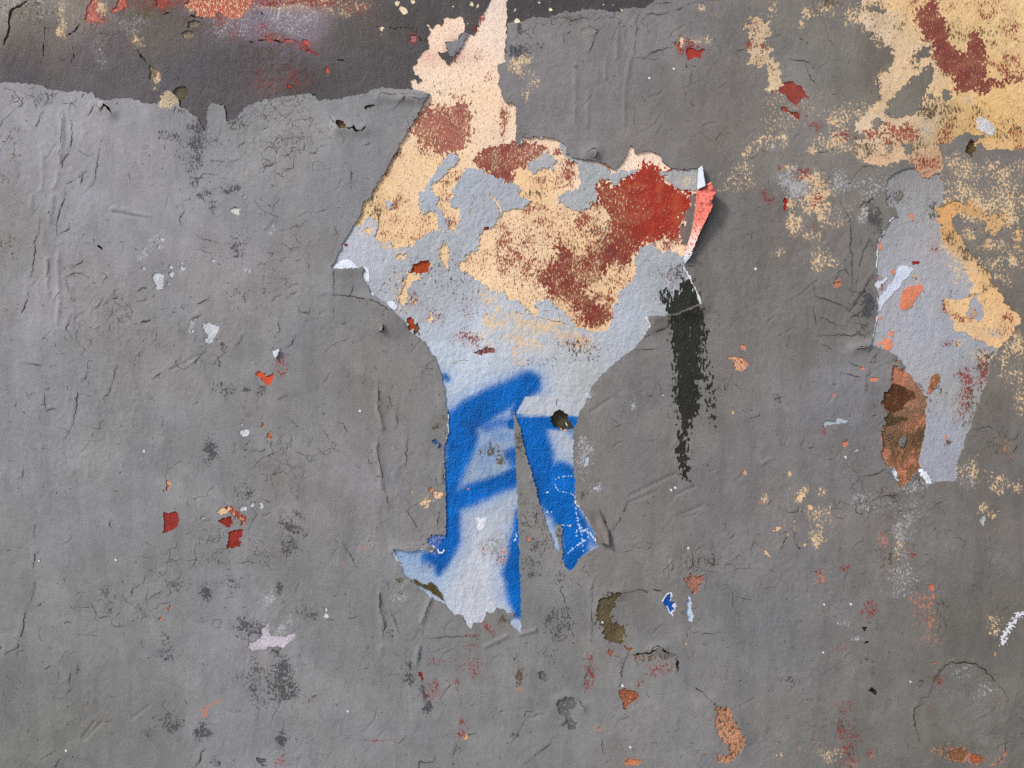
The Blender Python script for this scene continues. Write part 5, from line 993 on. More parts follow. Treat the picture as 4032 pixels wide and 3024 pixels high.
RIDGES = [(T('a0', (540, 960), (545, 1200), (520, 1420)), 8, .0012), (T('a0', (370, 1350), (370, 1650)), 7, .0008), (T('a0', (470, 1640), (510, 1500)), 8, .001), (T('b0', (460, 60), (440, 260)), 10, .0012), (T('b0', (980, 165), (1300, 230)), 7, .0012), (T('b0', (1000, 190), (1290, 240)), 6, -.001), (T('b0', (990, 150), (1120, 165)), 6, .0008), (T('b0', (510, 560), (520, 1000), (500, 1150)), 10, .0012), (T('b0', (410, 600), (420, 900)), 7, .001), (T('b0', (280, 50), (270, 150)), 7, .0008), (T('c1', (1075, 100), (1085, 240), (1120, 400)), 10, .0014), (T('c1', (1070, 560), (1105, 760), (1115, 930)), 10, .0014), (T('d1', (1060, 190), (1068, 330), (1095, 440)), 9, .0013), (T('d1', (1500, 220), (1420, 420)), 10, .0014), (T('d1', (1390, 640), (1370, 790)), 9, .0012), (T('d1', (1075, 640), (1080, 690)), 9, .0012), (T('d1', (1950, 635), (2130, 545)), 8, .0012),
          (T('d2', (110, 530), (230, 495)), 7, .0014), (T('c2', (1060, 1000), (1300, 880), (1480, 800)), 6, -.0009), (T('c2', (1080, 1050), (1300, 960)), 5, -.0007), (T('c2', (1470, 1180), (1680, 1090)), 6, -.0009), (T('c2', (1480, 1200), (1640, 1160)), 5, -.0007), (T('c2', (720, 270), (900, 150)), 6, -.0008), (T('c2', (1450, 1000), (1620, 920)), 5, -.0008), (T('a2', (960, 160), (950, 500)), 8, .0008), (T('a2', (1060, 520), (1030, 720)), 9, .001), (T('a2', (860, 480), (850, 680)), 7, .0007), (T('a2', (700, 800), (690, 1100)), 8, .0007), (T('a2', (590, 560), (580, 1060)), 8, .0006), (T('a2', (1020, 780), (1010, 1080)), 8, .0007), (T('d0', (700, 1430), (860, 1270)), 5, -.001), (T('d0', (690, 1410), (800, 1270)), 5, -.001), (T('d0', (1120, 1240), (1260, 1130)), 5, -.0007), (T('c3', (0, 700), (60, 660)), 6, .001), (T('b0', (1500, 1560), (1800, 1400)), 6, -.0007)]

def crack_dist(X, Y, pts, k, r):
    sl, xs, ys = r
    n = fbm(xs, ys, 30, 2, 500 + k); n2 = fbm(xs, ys, 22, 2, 800 + k)
    xs = xs + 7 * n; ys = ys + 7 * n2
    return sl, line_dist(xs, ys, pts), xs, ys

def coat_relief(X, Y):
    # trowel and roller texture, coarser where the plaster is rough
    rough = np.clip(0.32 + 1.3 * fbm(X, Y, 480, 3, 41), 0.06, 1.3)
    bx = np.exp(-(((X - 450) / 300) ** 2 + ((Y - 1230) / 190) ** 2)) + 0.7 * np.exp(-(((X - 1050) / 220) ** 2 + ((Y - 480) / 180) ** 2)) + .5 * np.exp(-(((X - 3350) / 500) ** 2 + ((Y - 1300) / 500) ** 2))
    rough = rough + 0.9 * bx
    U = X * 0.80 + Y * 0.60; W = -X * 0.60 + Y * 0.80
    fine = np.abs(fbm(X, Y, 44, 3, 43, 0.55)) * 2 - 0.4
    diag = fbm(U, W, 60, 3, 47, 0.55, 0.7, 2.0)
    h = rough * (0.00036 * fine + 0.00030 * diag + 0.00036 * fbm(X, Y, 17, 2, 48)) + 0.00010 * fbm(X, Y, 17, 2, 49)
    h = h.astype(F32)
    for pts, w, d in SQUIG:
        r = near_line(X, Y, pts, 18)
        if r is None:
            continue
        sl, xs, ys = r
        q = line_dist(xs, ys, pts) / w
        q2 = line_dist(xs + 5, ys + 5, pts) / (w * 1.3)
        h[sl] += -d * np.exp(-q * q) + 0.5 * d * np.exp(-q2 * q2)
    for pts, w, d in RIDGES:
        r = near_line(X, Y, pts, w * 4)
        if r is None:
            continue
        sl, xs, ys = r
        q = line_dist(xs + 5 * fbm(xs, ys, 40, 2, 61), ys, pts) / w
        h[sl] += d * np.exp(-q * q)
    for k, (pts, w) in enumerate(CRACKS):
        r = near_line(X, Y, pts, 30)
        if r is None:
            continue
        sl, d, xs, ys = crack_dist(X, Y, pts, k, r)
        d2 = line_dist(xs + 7, ys + 7, pts)
        h[sl] += .00028 * np.exp(-(d2 / 8.0) ** 2)
    for pts, w, d in LIFTS:
        r = near_line(X, Y, pts, w * 3)
        if r is None:
            continue
        sl, xs, ys = r
        q = line_dist(xs, ys, pts) / w
        h[sl] += d * np.exp(-q * q)
    return h

def film_relief(X, Y):
    return (0.00034 * fbm(X, Y, 15, 2, 71) + 0.00040 * fbm(X, Y, 34, 2, 72)).astype(F32)

def sub_cracks(X, Y, f, lst):
    for k, (pts, w) in enumerate(lst):
        r = near_line(X, Y, pts, 22)
        if r is None:
            continue
        sl, d, xs, ys = crack_dist(X, Y, pts, k, r)
        ends = np.minimum(np.hypot(xs - pts[0][0], ys - pts[0][1]), np.hypot(xs - pts[-1][0], ys - pts[-1][1]))
        ww = w * 0.52 * (0.35 + 0.65 * sstep(0, 35, ends)) * (0.9 + 0.5 * fbm(xs, ys, 34, 2, 1200 + k))
        f[sl] = np.minimum(f[sl], d - np.maximum(ww, 0.2))

def sub_shapes(X, Y, f, shapes):
    for s in shapes:
        x0, y0, x1, y1 = s.box
        c = X[0, 1] - X[0, 0]
        j0 = max(0, int((y0 - Y[0, 0]) // c)); j1 = min(X.shape[0], int((y1 - Y[0, 0]) // c) + 2)
        i0 = max(0, int((x0 - X[0, 0]) // c)); i1 = min(X.shape[1], int((x1 - X[0, 0]) // c) + 2)
        if j1 - j0 < 2 or i1 - i0 < 2:
            continue
        sl = (slice(j0, j1), slice(i0, i1))
        f[sl] = np.minimum(f[sl], -s.field(X[sl], Y[sl]))

def minus(f, gaps, X, Y):
    for g in gaps:
        f = np.minimum(f, -g.on(X, Y))
    return f

def peach_r_field(X, Y):
    return minus(S_PEACH_R.on(X, Y), S_PR_GAP, X, Y)

FRAME = (-200, -200, 4230, 3225)

def coat_field(X, Y, cracks=True):
    f = S_AREA.field(X, Y)
    if not cracks:
        return np.minimum(f, -S_HOLE.on(X, Y))
    sub_shapes(X, Y, f, [S_HOLE, S_PALE_R, S_RUST, S_PEACH_L] + S_PR3 + [c['shape'] for c in CHIP if c['target'] in ('coat', 'dark')])
    f = np.minimum(f, -peach_r_field(X, Y))
    sf = minus(S_STRIP_R.on(X, Y), STRIP_KEEP, X, Y)
    f = np.minimum(f, -sf)
    sub_cracks(X, Y, f, [c for c in CRACKS if c[1] >= 8])
    return f
STRIP_KEEP = []

# ------------------------------------------------------------------ the wall itself
wall = bpy.data.objects.new('plastered_wall', None)
COLL.objects.link(wall)
wall.location = (0, 0, 0)
wall['label'] = 'grey plastered wall with peeling paint, older colours and graffiti showing through'
wall['category'] = 'wall'
wall['kind'] = 'thing'

WX0, WX1, WY0, WY1 = -7000, 11000, -2500, CY + CAMZ / S
def masonry():
    x0, x1 = (WX0 - CX) * S, (WX1 - CX) * S
    z1 = CAMZ + (CY - WY0) * S
    v = []
    for y in (0.012, 0.32):
        for (x, z) in ((x0, 0), (x1, 0), (x1, z1), (x0, z1)):
            v.append((x, y, z))
    polys = [np.array([[3, 2, 1, 0], [4, 5, 6, 7], [0, 1, 5, 4], [1, 2, 6, 5], [2, 3, 7, 6], [3, 0, 4, 7]])]
    return np.array(v, F32), polys
v, p = masonry()
body = make_mesh('masonry_core', [(v, p, [np.tile(lin((150, 120, 96)), (8, 1)), np.zeros((8, 4), F32), np.tile(np.array([0, 0, 0, .8], F32), (8, 1))])])
body.polygons.foreach_set('use_smooth', np.zeros(len(body.polygons), dtype=bool))
add_obj('masonry_core', body, M_PLASTER, wall)

X, Y = grid((FRAME[0] - 20, FRAME[1] - 20, FRAME[2] + 20, FRAME[3] + 20), 10.0)
hb = wall_relief(X, Y) + 0.0002 * fbm(X, Y, 40, 2, 3)
# pull the plaster back where the deep hole goes through it
for c in CHIP:
    if c['lvl'] is not None and c['lvl'] < 0:
        hb = np.where(c['shape'].on(X, Y) > -14, hb - 0.009, hb)
at = solid_attrs(X, Y, (84, 74, 58), .12, 4, rel=1.0)
add_obj('base_plaster', make_mesh('base_plaster', [sheet_arrays(X, Y, np.ones_like(X), hb.astype(F32), 0, at)]), M_PLASTER, wall, 'bare brown plaster seen in cracks and holes')

# newer grey coat: fine inside the view, coarse beyond it
X, Y = grid(FRAME, CELL)
f = coat_field(X, Y)
h = wall_relief(X, Y) + L_COAT + coat_relief(X, Y)
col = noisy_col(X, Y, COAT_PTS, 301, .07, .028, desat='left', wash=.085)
for rp, amt in ((T('d2', (935, 970), (1020, 700), (1250, 670), (1430, 720), (1450, 870), (1730, 1095), (1770, 1300), (1800, 1560), (1400, 1620), (1000, 1600), (900, 1300)), .10), (T('d3', (1400, 1060), (1460, 890), (1590, 765), (1760, 775), (1930, 885), (2070, 1050), (2080, 1300), (2040, 1500), (1700, 1480), (1340, 1420), (1285, 1250), (1330, 1130)), .07), (T('d2', (960, 190), (1300, 165), (1340, 400), (1330, 620), (1080, 680), (960, 500)), -.03)):
    sh = Shape(rp, 10, 4, 60)
    col = col * (1 + amt * sstep(-6, 26, sh.on(X, Y)))[..., None].astype(F32)
mk1, mk2 = spk_masks(X, Y, SPK, CRAZE, rel=np.clip(0.42 + 1.1 * fbm(X, Y, 380, 3, 91), -.1, 1.2).astype(F32), base=[(DARK, .02), (BROWN, .05)])
COAT_X0, COAT_Y0, COAT_H, COAT_F = X[0, 0], Y[0, 0], h.astype(F32), f
parts = [sheet_arrays(X, Y, f, h.astype(F32), 0.0022, [col, mk1, mk2])]
X, Y = grid((WX0, WY0, WX1, WY1), 60.0)
rect = np.maximum(np.maximum(FRAME[0] + 30 - X, X - FRAME[2] + 30), np.maximum(FRAME[1] + 30 - Y, Y - FRAME[3] + 30))
f = np.minimum(S_AREA.field(X, Y), rect)
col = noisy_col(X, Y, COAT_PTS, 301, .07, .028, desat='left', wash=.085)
mk1 = np.zeros(X.shape + (4,), F32); mk1[..., 0] = np.clip(.35 * fbm(X, Y, 500, 3, 15) + .15, 0, .5); mk1[..., 1] = np.clip(.9 * fbm(X, Y, 600, 3, 16) - .1, 0, .5)
mk2 = np.zeros(X.shape + (4,), F32); mk2[..., 3] = .7
parts.append(sheet_arrays(X, Y, f, wall_relief(X, Y) + np.float32(L_COAT - .0004), .0022, [col, mk1, mk2]))
add_obj('grey_paint_coat', make_mesh('grey_paint_coat', parts), M_COAT, wall, 'cracked mid grey top coat covering most of the wall')

# older dark grey coat along the top
X, Y = grid((FRAME[0], FRAME[1], 2760, 640), CELL)
f = -S_AREA.field(X, Y) + 22
sub_shapes(X, Y, f, [S_HOLE] + [c['shape'] for c in CHIP if c['target'] == 'dark'])
sub_cracks(X, Y, f, CRACKS_DARK)
h = wall_relief(X, Y) + L_DARK + (0.00035 * fbm(X, Y, 30, 3, 111) + 0.0008 * np.exp(-(((X - 1080) / 170) ** 2 + ((Y - 260) / 130) ** 2)) * np.abs(fbm(X, Y, 40, 3, 113)) * 2)
col = noisy_col(X, Y, DARK_PTS, 331, .13, .06, 4.0, 60.0)
mk1, mk2 = spk_masks(X, Y, SPK_DARK, CRAZE_DARK, rel=.9, base=[(BROWN, .05), (RED, .03)])
parts = [sheet_arrays(X, Y, f, h.astype(F32), .0018, [col, mk1, mk2])]
X, Y = grid((WX0, WY0, WX1, 700), 60.0)
rect = np.maximum(np.maximum(FRAME[0] + 30 - X, X - 2700), np.maximum(FRAME[1] + 30 - Y, Y - 640))
f = np.minimum(-S_AREA.field(X, Y) + 60, rect)
col = noisy_col(X, Y, DARK_PTS, 331, .13, .06, 4.0, 60.0)
z4 = np.zeros(X.shape + (4,), F32); z4[..., 2] = np.clip(.8 * fbm(X, Y, 500, 3, 18), 0, .5); z5 = np.zeros(X.shape + (4,), F32); z5[..., 3] = .7
parts.append(sheet_arrays(X, Y, f, wall_relief(X, Y) + np.float32(L_DARK - .0004), .0018, [col, z4, z5]))
add_obj('dark_paint_band', make_mesh('dark_paint_band', parts), M_DARK, wall, 'dark charcoal paint band along the top left of the wall')

# ------------------------------------------------------------------ central peeled patch
HB = S_HOLE.box
X, Y = grid((HB[0], HB[1], HB[2], HB[3]), 4.0)
HF = S_HOLE.field(X, Y)
GX, GY = X, Y
film = S_FILM.field(X, Y)
for s in S_ISL:
    film = np.maximum(film, s.on(X, Y))
film = minus(film, S_GAP, X, Y)
film = film + (9 * fbm(X, Y, 30, 3, 151, .6) + 5 * np.sign(fbm(X, Y, 12, 2, 152)) * np.abs(fbm(X, Y, 12, 2, 152)) ** .5) * (Y < 1330)
film = np.minimum(film, HF + 12)
for c in CHIP:
    if c['target'] == 'film':
        film = np.minimum(film, -c['shape'].on(X, Y))
sub_cracks(X, Y, film, CRACKS_FILM)
blue = np.zeros(X.shape, F32)
def taper_dist(X, Y, P):
    """signed distance to a tapering stroke: negative inside"""
    best = np.full(X.shape, 1e6, F32)
    for (ax, ay, ar), (bx, by, br) in zip(P[:-1], P[1:]):
        ex, ey = bx - ax, by - ay
        t = np.clip(((X - ax) * ex + (Y - ay) * ey) / (ex * ex + ey * ey), 0, 1)
        np.minimum(best, np.hypot(X - ax - t * ex, Y - ay - t * ey) - (ar + t * (br - ar)), out=best)
    return best
for pts, soft, amt in SPRAY:
    soft = soft * 1.55 if soft > 13 else soft
    pts = [(p[0], p[1], p[2] + (4 if amt == 1.0 and p[2] > 16 else 0)) for p in pts]
    rmax = max(p[2] for p in pts)
    sl, xs, ys = near_line(X, Y, [p[:2] for p in pts], rmax + soft * 4 + 20)
    d = taper_dist(xs + 9 * fbm(xs, ys, 70, 2, 161), ys + 9 * fbm(xs, ys, 70, 2, 162), pts)
    b = 1 - sstep(-soft * .7, soft * 1.15, d)
    b = np.maximum(b, (.42 if soft > 13 else .1) * np.clip(1 - d / (soft * 3.2), 0, 1) ** 1.5)
    dots = np.clip((fbm(xs, ys, 7, 2, 163) - .30) * 6, 0, 1) * (1 - sstep(0, soft * 2.8, d))
    b = amt * np.maximum(b, .6 * dots)
    blue[sl] = np.maximum(blue[sl], b)
blue = blue * np.where((X > 2025) & (X < 2300) & (Y < 1632 + 10 * fbm(X, Y, 60, 2, 164)) & (Y > 1560) & (X > 2030 + (1632 - Y) * .55), .25, 1)
blue = blue * (1 - .12 * np.clip(fbm(X, Y, 26, 3, 165) * 1.5, 0, 1))
blue = np.clip(blue, 0, 1)
SPK_FILM = [(PEACH, 'b2', 250, 1160, 330, 110, .15, .72), (PEACH, 'b2', 150, 1330, 220, 120, .3, .72), (PEACH, 'b2', 560, 1290, 260, 110, .25, .62), (PEACH, 'b2', 100, 1430, 140, 90, .4, .55), (PEACH, 'b1', 2120, 1100, 130, 150, 0, .7), (PEACH, 'b1', 1260, 560, 90, 60, 0, .45), (PEACH, 'b1', 1300, 900, 110, 180, .2, .55), (PEACH, 'b1', 1660, 560, 60, 120, 0, .4), (PEACH, 'b1', 1950, 1280, 230, 100, 0, .38), (PEACH, 'b1', 1000, 340, 80, 90, 0, .5), (PEACH, 'b1', 1750, 300, 80, 120, 0, .4), (PEACH, 'b1', 2040, 920, 140, 90, 0, .5), (PEACH, 'a2', 1560, 1580, 90, 60, 0, .42), (PEACH, 'b1', 1180, 470, 160, 60, 0, .45),
            (BROWN, 'b1', 1350, 850, 260, 300, 0, .28), (BROWN, 'b1', 1750, 780, 330, 240, 0, .26), (BROWN, 'b2', 620, 1380, 250, 110, .2, .42), (BROWN, 'c1', 2040, 610, 120, 70, -.3, .62), (BROWN, 'c1', 2150, 680, 60, 90, 0, .66), (BROWN, 'c1', 1750, 350, 90, 40, .3, .42), (BROWN, 'c1', 1900, 390, 80, 50, .4, .45), (BROWN, 'c1', 2020, 950, 90, 40, 0, .4), (BROWN, 'c1', 1720, 1000, 80, 40, 0, .4), (BROWN, 'c1', 1520, 1580, 90, 60, 0, .42), (BROWN, 'b2', 700, 1400, 80, 40, 0, .5), (BROWN, 'b2', 1400, 720, 160, 80, 0, .35), (BROWN, 'b2', 300, 1500, 300, 60, 0, .3),
            (RED, 'b1', 1880, 1300, 190, 80, .3, .5), (RED, 'b1', 2010, 1390, 120, 40, 0, .66), (RED, 'b1', 1560, 1110, 100, 90, 0, .4), (RED, 'b1', 1700, 250, 60, 120, 0, .45), (RED, 'b1', 1410, 960, 60, 70, 0, .5), (RED, 'b1', 1240, 400, 180, 140, 0, .3), (RED, 'b1', 1900, 1050, 160, 120, 0, .35), (RED, 'b2', 640, 1330, 150, 70, .2, .45), (RED, 'b2', 1420, 760, 90, 60, 0, .4), (RED, 'b1', 1690, 560, 40, 110, 0, .4), (RED, 'd1', 1920, 1600, 20, 20, 0, .3),
            (DARK, 'b2', 1500, 720, 90, 110, .5, .55), (DARK, 'b2', 1380, 900, 100, 120, 0, .5), (DARK, 'c1', 2150, 1560, 60, 90, 0, .4), (DARK, 'b1', 1085, 180, 40, 60, 0, .6),
            (ORANGE, 'c1', 2170, 1500, 60, 110, 0, .5), (PALE, 'c1', 2100, 1400, 110, 150, 0, .6), (PALE, 'c2', 30, 1200, 60, 200, 0, .5), (PALE, 'c2', 380, 1150, 70, 60, 0, .5), (PALE, 'c1', 1620, 200, 40, 90, 0, .4)]
mk1, mk2 = spk_masks(X, Y, SPK_FILM, [('c1', 2100, 1480, 160, 160, .8), ('b1', 1700, 300, 400, 300, .4), ('b2', 300, 1050, 200, 110, .5), ('b2', 1300, 650, 250, 150, .4), ('c2', 20, 1400, 80, 150, .6)], rel=.9, base=[(BROWN, .06), (RED, .04)])
fc = noisy_col(X, Y, FILM_PTS, 351, .055, .02, desat=.18, wash=.03) * np.array([1.05, 1.08, 1.08], F32)
bl = lin((0, 98, 182))[None, None, :] * (1 + .55 * fbm(X, Y, 120, 3, 171)[..., None])
tint = lin((104, 152, 208))
b1_ = sstep(0.0, 0.55, blue)[..., None]; b2_ = sstep(0.25, 0.9, blue)[..., None]
fcol = fc * (1 - .55 * b1_) + .55 * b1_ * tint[None, None, :]
fcol = (fcol * (1 - b2_) + bl * b2_).astype(F32)
fade = (1 - .8 * sstep(.3, .8, blue))[..., None]
mk1 = mk1 * fade; mk2[..., :2] *= fade
fh = (wall_relief(X, Y) + L_FILM + film_relief(X, Y)).astype(F32)
patch = add_obj('peeled_patch', make_mesh('peeled_patch', [sheet_arrays(X, Y, np.minimum(film, (0.5 - blue) * 60), fh, .0013, [fcol, mk1, mk2])]), M_FILM, wall, 'pale blue grey undercoat inside the large peeled patch in the middle')
add_obj('spray_paint', make_mesh('spray_paint', [sheet_arrays(X, Y, np.minimum(film, (blue - 0.5) * 60), fh, .0013, [fcol, mk1, mk2])]), M_SPRAY, patch, 'blue sprayed graffiti strokes on the two leg shaped strips')

# peach limewash under the pale undercoat
f = np.minimum(HF + 10, 1460 - Y)
for c in CHIP:
    if c['target'] == 'film':
        f = np.minimum(f, -c['shape'].on(X, Y))
SPK_PEACH = [(RED, 'b2', 100, 600, 160, 330, 0, .6), (RED, 'b2', 350, 350, 250, 250, 0, .46), (RED, 'b2', 700, 250, 160, 200, 0, .66), (RED, 'b2', 850, 550, 300, 250, 0, .72), (RED, 'b2', 500, 800, 420, 280, .2, .72), (RED, 'b2', 750, 1030, 220, 200, 0, .72), (RED, 'b2', 1000, 760, 120, 240, 0, .5), (RED, 'b2', 1420, 450, 170, 100, 0, .6), (RED, 'b2', 250, 150, 230, 110, 0, .5),
             (RED, 'a2', 530, 1470, 90, 220, 0, .72), (RED, 'a2', 400, 1560, 190, 110, 0, .5), (RED, 'a2', 440, 1300, 60, 60, .7, .66), (RED, 'a2', 280, 1560, 110, 90, 0, .5), (RED, 'a1', 1640, 1130, 290, 270, 0, .5), (RED, 'a1', 2180, 1050, 60, 260, 0, .62), (RED, 'a1', 1960, 470, 60, 90, .5, .42), (RED, 'a1', 2040, 680, 40, 90, 0, .38), (RED, 'a1', 1760, 830, 90, 40, 0, .5), (RED, 'a1', 1240, 1350, 60, 90, .5, .66), (RED, 'a1', 1160, 1500, 40, 90, .5, .6), (RED, 'a1', 1950, 200, 40, 120, .5, .62), (RED, 'b1', 1240, 100, 120, 80, .5, .6), (RED, 'b1', 1130, 400, 60, 60, 0, .62), (RED, 'b1', 1400, 440, 60, 60, 0, .5), (RED, 'b1', 1650, 80, 80, 160, 0, .5), (RED, 'b1', 1300, 280, 330, 230, 0, .36), (RED, 'b1', 1720, 300, 60, 120, 0, .6), (RED, 'b1', 2180, 500, 120, 350, 0, .62), (RED, 'b1', 1950, 620, 170, 180, 0, .36), (RED, 'a1', 1750, 1560, 140, 90, 0, .62), (RED, 'a1', 1650, 1600, 60, 80, 0, .6), (RED, 'a2', 860, 1450, 40, 90, -.6, .62), (RED, 'a2', 1100, 1480, 60, 20, 0, .6),
             (BROWN, 'b1', 1050, 130, 90, 190, 0, .5), (BROWN, 'b1', 1080, 190, 40, 50, 0, .8), (BROWN, 'b2', 250, 20, 120, 60, 0, .5), (BROWN, 'b2', 650, 660, 230, 260, 0, .4), (BROWN, 'b2', 800, 380, 150, 150, 0, .42), (DARK, 'b1', 1090, 190, 30, 35, 0, .85), (BROWN, 'a1', 1700, 770, 260, 60, 0, .3), (BROWN, 'a2', 280, 1600, 100, 60, 0, .4)]
mk1, mk2 = spk_masks(X, Y, SPK_PEACH, (), rel=.8, base=[(RED, .14), (BROWN, .08)])
zone = np.exp(-(((X - 2200) / 330) ** 2 + ((Y - 1020) / 280) ** 2))
mk1[..., 2] = np.maximum(mk1[..., 2], zone * (.40 + .35 * fbm(X, Y, 60, 3, 155, .6, 1.5, .7)))
pc = noisy_col(X, Y, PEACH_PTS, 371, .05, .03, desat=.10) * np.float32(1.12)
tintm = np.exp(-(((X - 1790) / 55) ** 2 + ((Y - 215) / 40) ** 2)) + .6 * np.exp(-(((X - 1690) / 40) ** 2 + ((Y - 225) / 40) ** 2)) + .7 * np.exp(-(((X - 1780) / 26) ** 2 + ((Y - 155) / 20) ** 2))
pc = pc * (1 - .35 * np.clip(tintm, 0, 1)[..., None] * np.array([.6, 1, .8], F32)[None, None, :])
ph = (wall_relief(X, Y) + L_PEACH + 0.00022 * fbm(X, Y, 18, 2, 181)).astype(F32)
add_obj('peach_paint', make_mesh('peach_paint', [sheet_arrays(X, Y, f, ph, .0008, [pc.astype(F32), mk1, mk2])]), M_PEACH, patch, 'old peach paint in the upper half of the peeled patch')

def red_sheet(pts, rgb, name, label, noise, nscale, sy, lvl, spk, parent, clip=None, var=.14, c=3.0, mat=None):
    s = Shape(pts, 8, 5, 36, noise * 1.7, nscale * .55, sy * .8)
    X, Y = grid(s.box, c)
    f = s.field(X, Y)
    if clip is not None:
        f = np.minimum(f, clip(X, Y))
    mk1, mk2 = spk_masks(X, Y, [], (), .8, base=spk)
    col = solid_attrs(X, Y, rgb, var, s.seed)[0]
    pn = np.clip(.75 + 1.3 * fbm(X, Y, 75, 3, s.seed + 9, .55, 1.2, .8), .1, 2.2)
    mk1 = mk1 * pn[..., None]
    tone = np.clip(fbm(X, Y, 55, 3, s.seed + 11) * 1.0, 0, .22)[..., None]
    col = (col * (1 - tone) + tone * lin((176, 122, 92))).astype(F32)
    h = (wall_relief(X, Y) + lvl + 0.0002 * fbm(X, Y, 18, 2, 181)).astype(F32)
    return add_obj(name, make_mesh(name, [sheet_arrays(X, Y, f, h, .0004, [col, mk1, mk2])]), mat or M_RED, parent, label)

clipf = lambda X, Y: S_HOLE.on(X, Y) + 8
rc = red_sheet(RED_CORE, (144, 50, 40), 'red_paint', 'large deep red paint area at the right of the peeled patch', 18, 20, .7, L_RED, [(PEACH, .20), (BROWN, .10)], patch, clipf)
a = rc.data.attributes['col']; n = len(rc.data.vertices)
buf = np.empty(n * 4, F32); a.data.foreach_get('color', buf); buf = buf.reshape(-1, 4)
co = np.empty(n * 3, F32); rc.data.vertices.foreach_get('co', co); co = co.reshape(-1, 3)
px = co[:, 0] / S + CX; py = CY - (co[:, 2] - CAMZ) / S
w = sstep(2350, 2620, px - (py - 900) * .35)[:, None]
buf[:, :3] = buf[:, :3] * ((1 - w) * np.array([.78, .92, 1.0], F32) + w * np.array([1.28, .82, .62], F32))
a.data.foreach_set('color', buf.ravel())
m = rc.data.attributes['mk1']; m.data.foreach_get('color', buf.reshape(-1)) if False else None
mb = np.empty(n * 4, F32); m.data.foreach_get('color', mb); mb = mb.reshape(-1, 4); mb[:, 1] = mb[:, 1] * (1.9 * (1 - w[:, 0]) + .55 * w[:, 0]); m.data.foreach_set('color', mb.ravel())
red_sheet(RED_MID, (140, 64, 56), 'red_paint', 'rubbed red crescent in the middle of the peeled patch', 9, 22, .8, L_RED, [(PEACH, .33), (PALE, .1)], patch, clipf)
red_sheet(RED_UP, (160, 92, 82), 'red_paint', 'rubbed pinkish red round blotch on the peach spike', 20, 22, .8, L_RED, [(PEACH, .40), (RED, .30)], patch, clipf)
for pts in (T('a1', (1965, 150), (1985, 125), (2000, 130), (1980, 170)), T('a1', (1920, 230), (1935, 230), (1930, 290), (1918, 290)), T('a1', (1720, 545), (1770, 450), (1785, 440), (1740, 530)), T('a2', (1480, 1460), (1550, 1460), (1520, 1470)), T('a2', (1370, 1500), (1410, 1480), (1400, 1500))):
    red_sheet(pts, (140, 40, 34), 'red_paint', None, 4, 14, 1, L_FILM + .0003, [], patch)
# grey sliver left of the curled flap
red_sheet(T('b2', (1640, 20), (1590, 60), (1605, 150), (1560, 190), (1540, 280), (1512, 310), (1510, 400), (1545, 470), (1580, 420), (1610, 280), (1625, 150)), (112, 106, 102), 'grey_paint_sliver', None, 2, 14, 1, L_RED + .0006, [], patch, None, .06, mat=M_COAT)

# ------------------------------------------------------------------ right hand patches
def right_part(name, field, box, pts_col, lvl, mat, parent, label, spk=(), base=(), c=4.0, thick=.0009, var=.06, craze=()):
    X, Y = grid(box, c)
    f = field(X, Y)
    mk1, mk2 = spk_masks(X, Y, list(spk), craze, .9, base=list(base))
    col = noisy_col(X, Y, pts_col, 391, var, .04)
    h = (wall_relief(X, Y) + lvl + 0.00035 * fbm(X, Y, 22, 3, 191)).astype(F32)
    return add_obj(name, make_mesh(name, [sheet_arrays(X, Y, f, h, thick, [col, mk1, mk2])]), mat, parent, label)

SPK_PR = [(RED, 'a3', 1900, 60, 330, 110, 0, .42), (RED, 'a3', 2100, 250, 120, 120, 0, .52), (RED, 'a3', 2030, 560, 200, 110, 0, .66), (RED, 'a3', 1330, 30, 110, 50, 0, .66), (RED, 'a3', 1900, 130, 90, 90, 0, .6), (RED, 'a3', 1560, 1150, 90, 200, .6, .6), (RED, 'a3', 1380, 1380, 200, 90, 0, .6), (RED, 'a3', 2150, 1150, 60, 180, -.3, .68), (RED, 'a3', 1130, 1180, 200, 70, 0, .62), (RED, 'a3', 1950, 380, 60, 60, 0, .66), (RED, 'a3', 2180, 1330, 60, 90, 0, .8), (RED, 'a3', 1590, 620, 130, 60, 0, .6), (RED, 'a3', 1610, 70, 60, 60, 0, .5), (RED, 'a3', 1870, 880, 60, 30, 0, .5),
          (BROWN, 'a3', 1650, 300, 200, 120, 0, .5), (BROWN, 'a3', 1400, 900, 230, 130, 0, .6), (BROWN, 'a3', 1560, 980, 110, 160, .6, .55), (BROWN, 'a3', 1350, 1250, 150, 130, 0, .5), (BROWN, 'a3', 2050, 1080, 200, 120, 0, .42), (BROWN, 'a3', 1800, 980, 130, 100, 0, .4), (BROWN, 'a3', 960, 60, 160, 70, 0, .5), (BROWN, 'a3', 1180, 240, 140, 110, 0, .34), (BROWN, 'a3', 1300, 520, 140, 140, 0, .42), (BROWN, 'a3', 1550, 560, 110, 110, 0, .45), (BROWN, 'a3', 1900, 250, 200, 90, 0, .4), (BROWN, 'a3', 850, 1250, 110, 90, 0, .62), (BROWN, 'a3', 1000, 450, 60, 200, 0, .3),
          (DARK, 'a3', 1380, 940, 130, 80, 0, .55), (DARK, 'a3', 950, 1270, 160, 80, 0, .5), (DARK, 'a3', 1130, 880, 150, 100, 0, .4), (PALE, 'a3', 1400, 1080, 120, 90, 0, .4), (PALE, 'a3', 1750, 820, 60, 60, 0, .4), (PALE, 'a3', 1100, 150, 120, 110, 0, .35), (DARK, 'a3', 900, 300, 160, 200, 0, .45)]
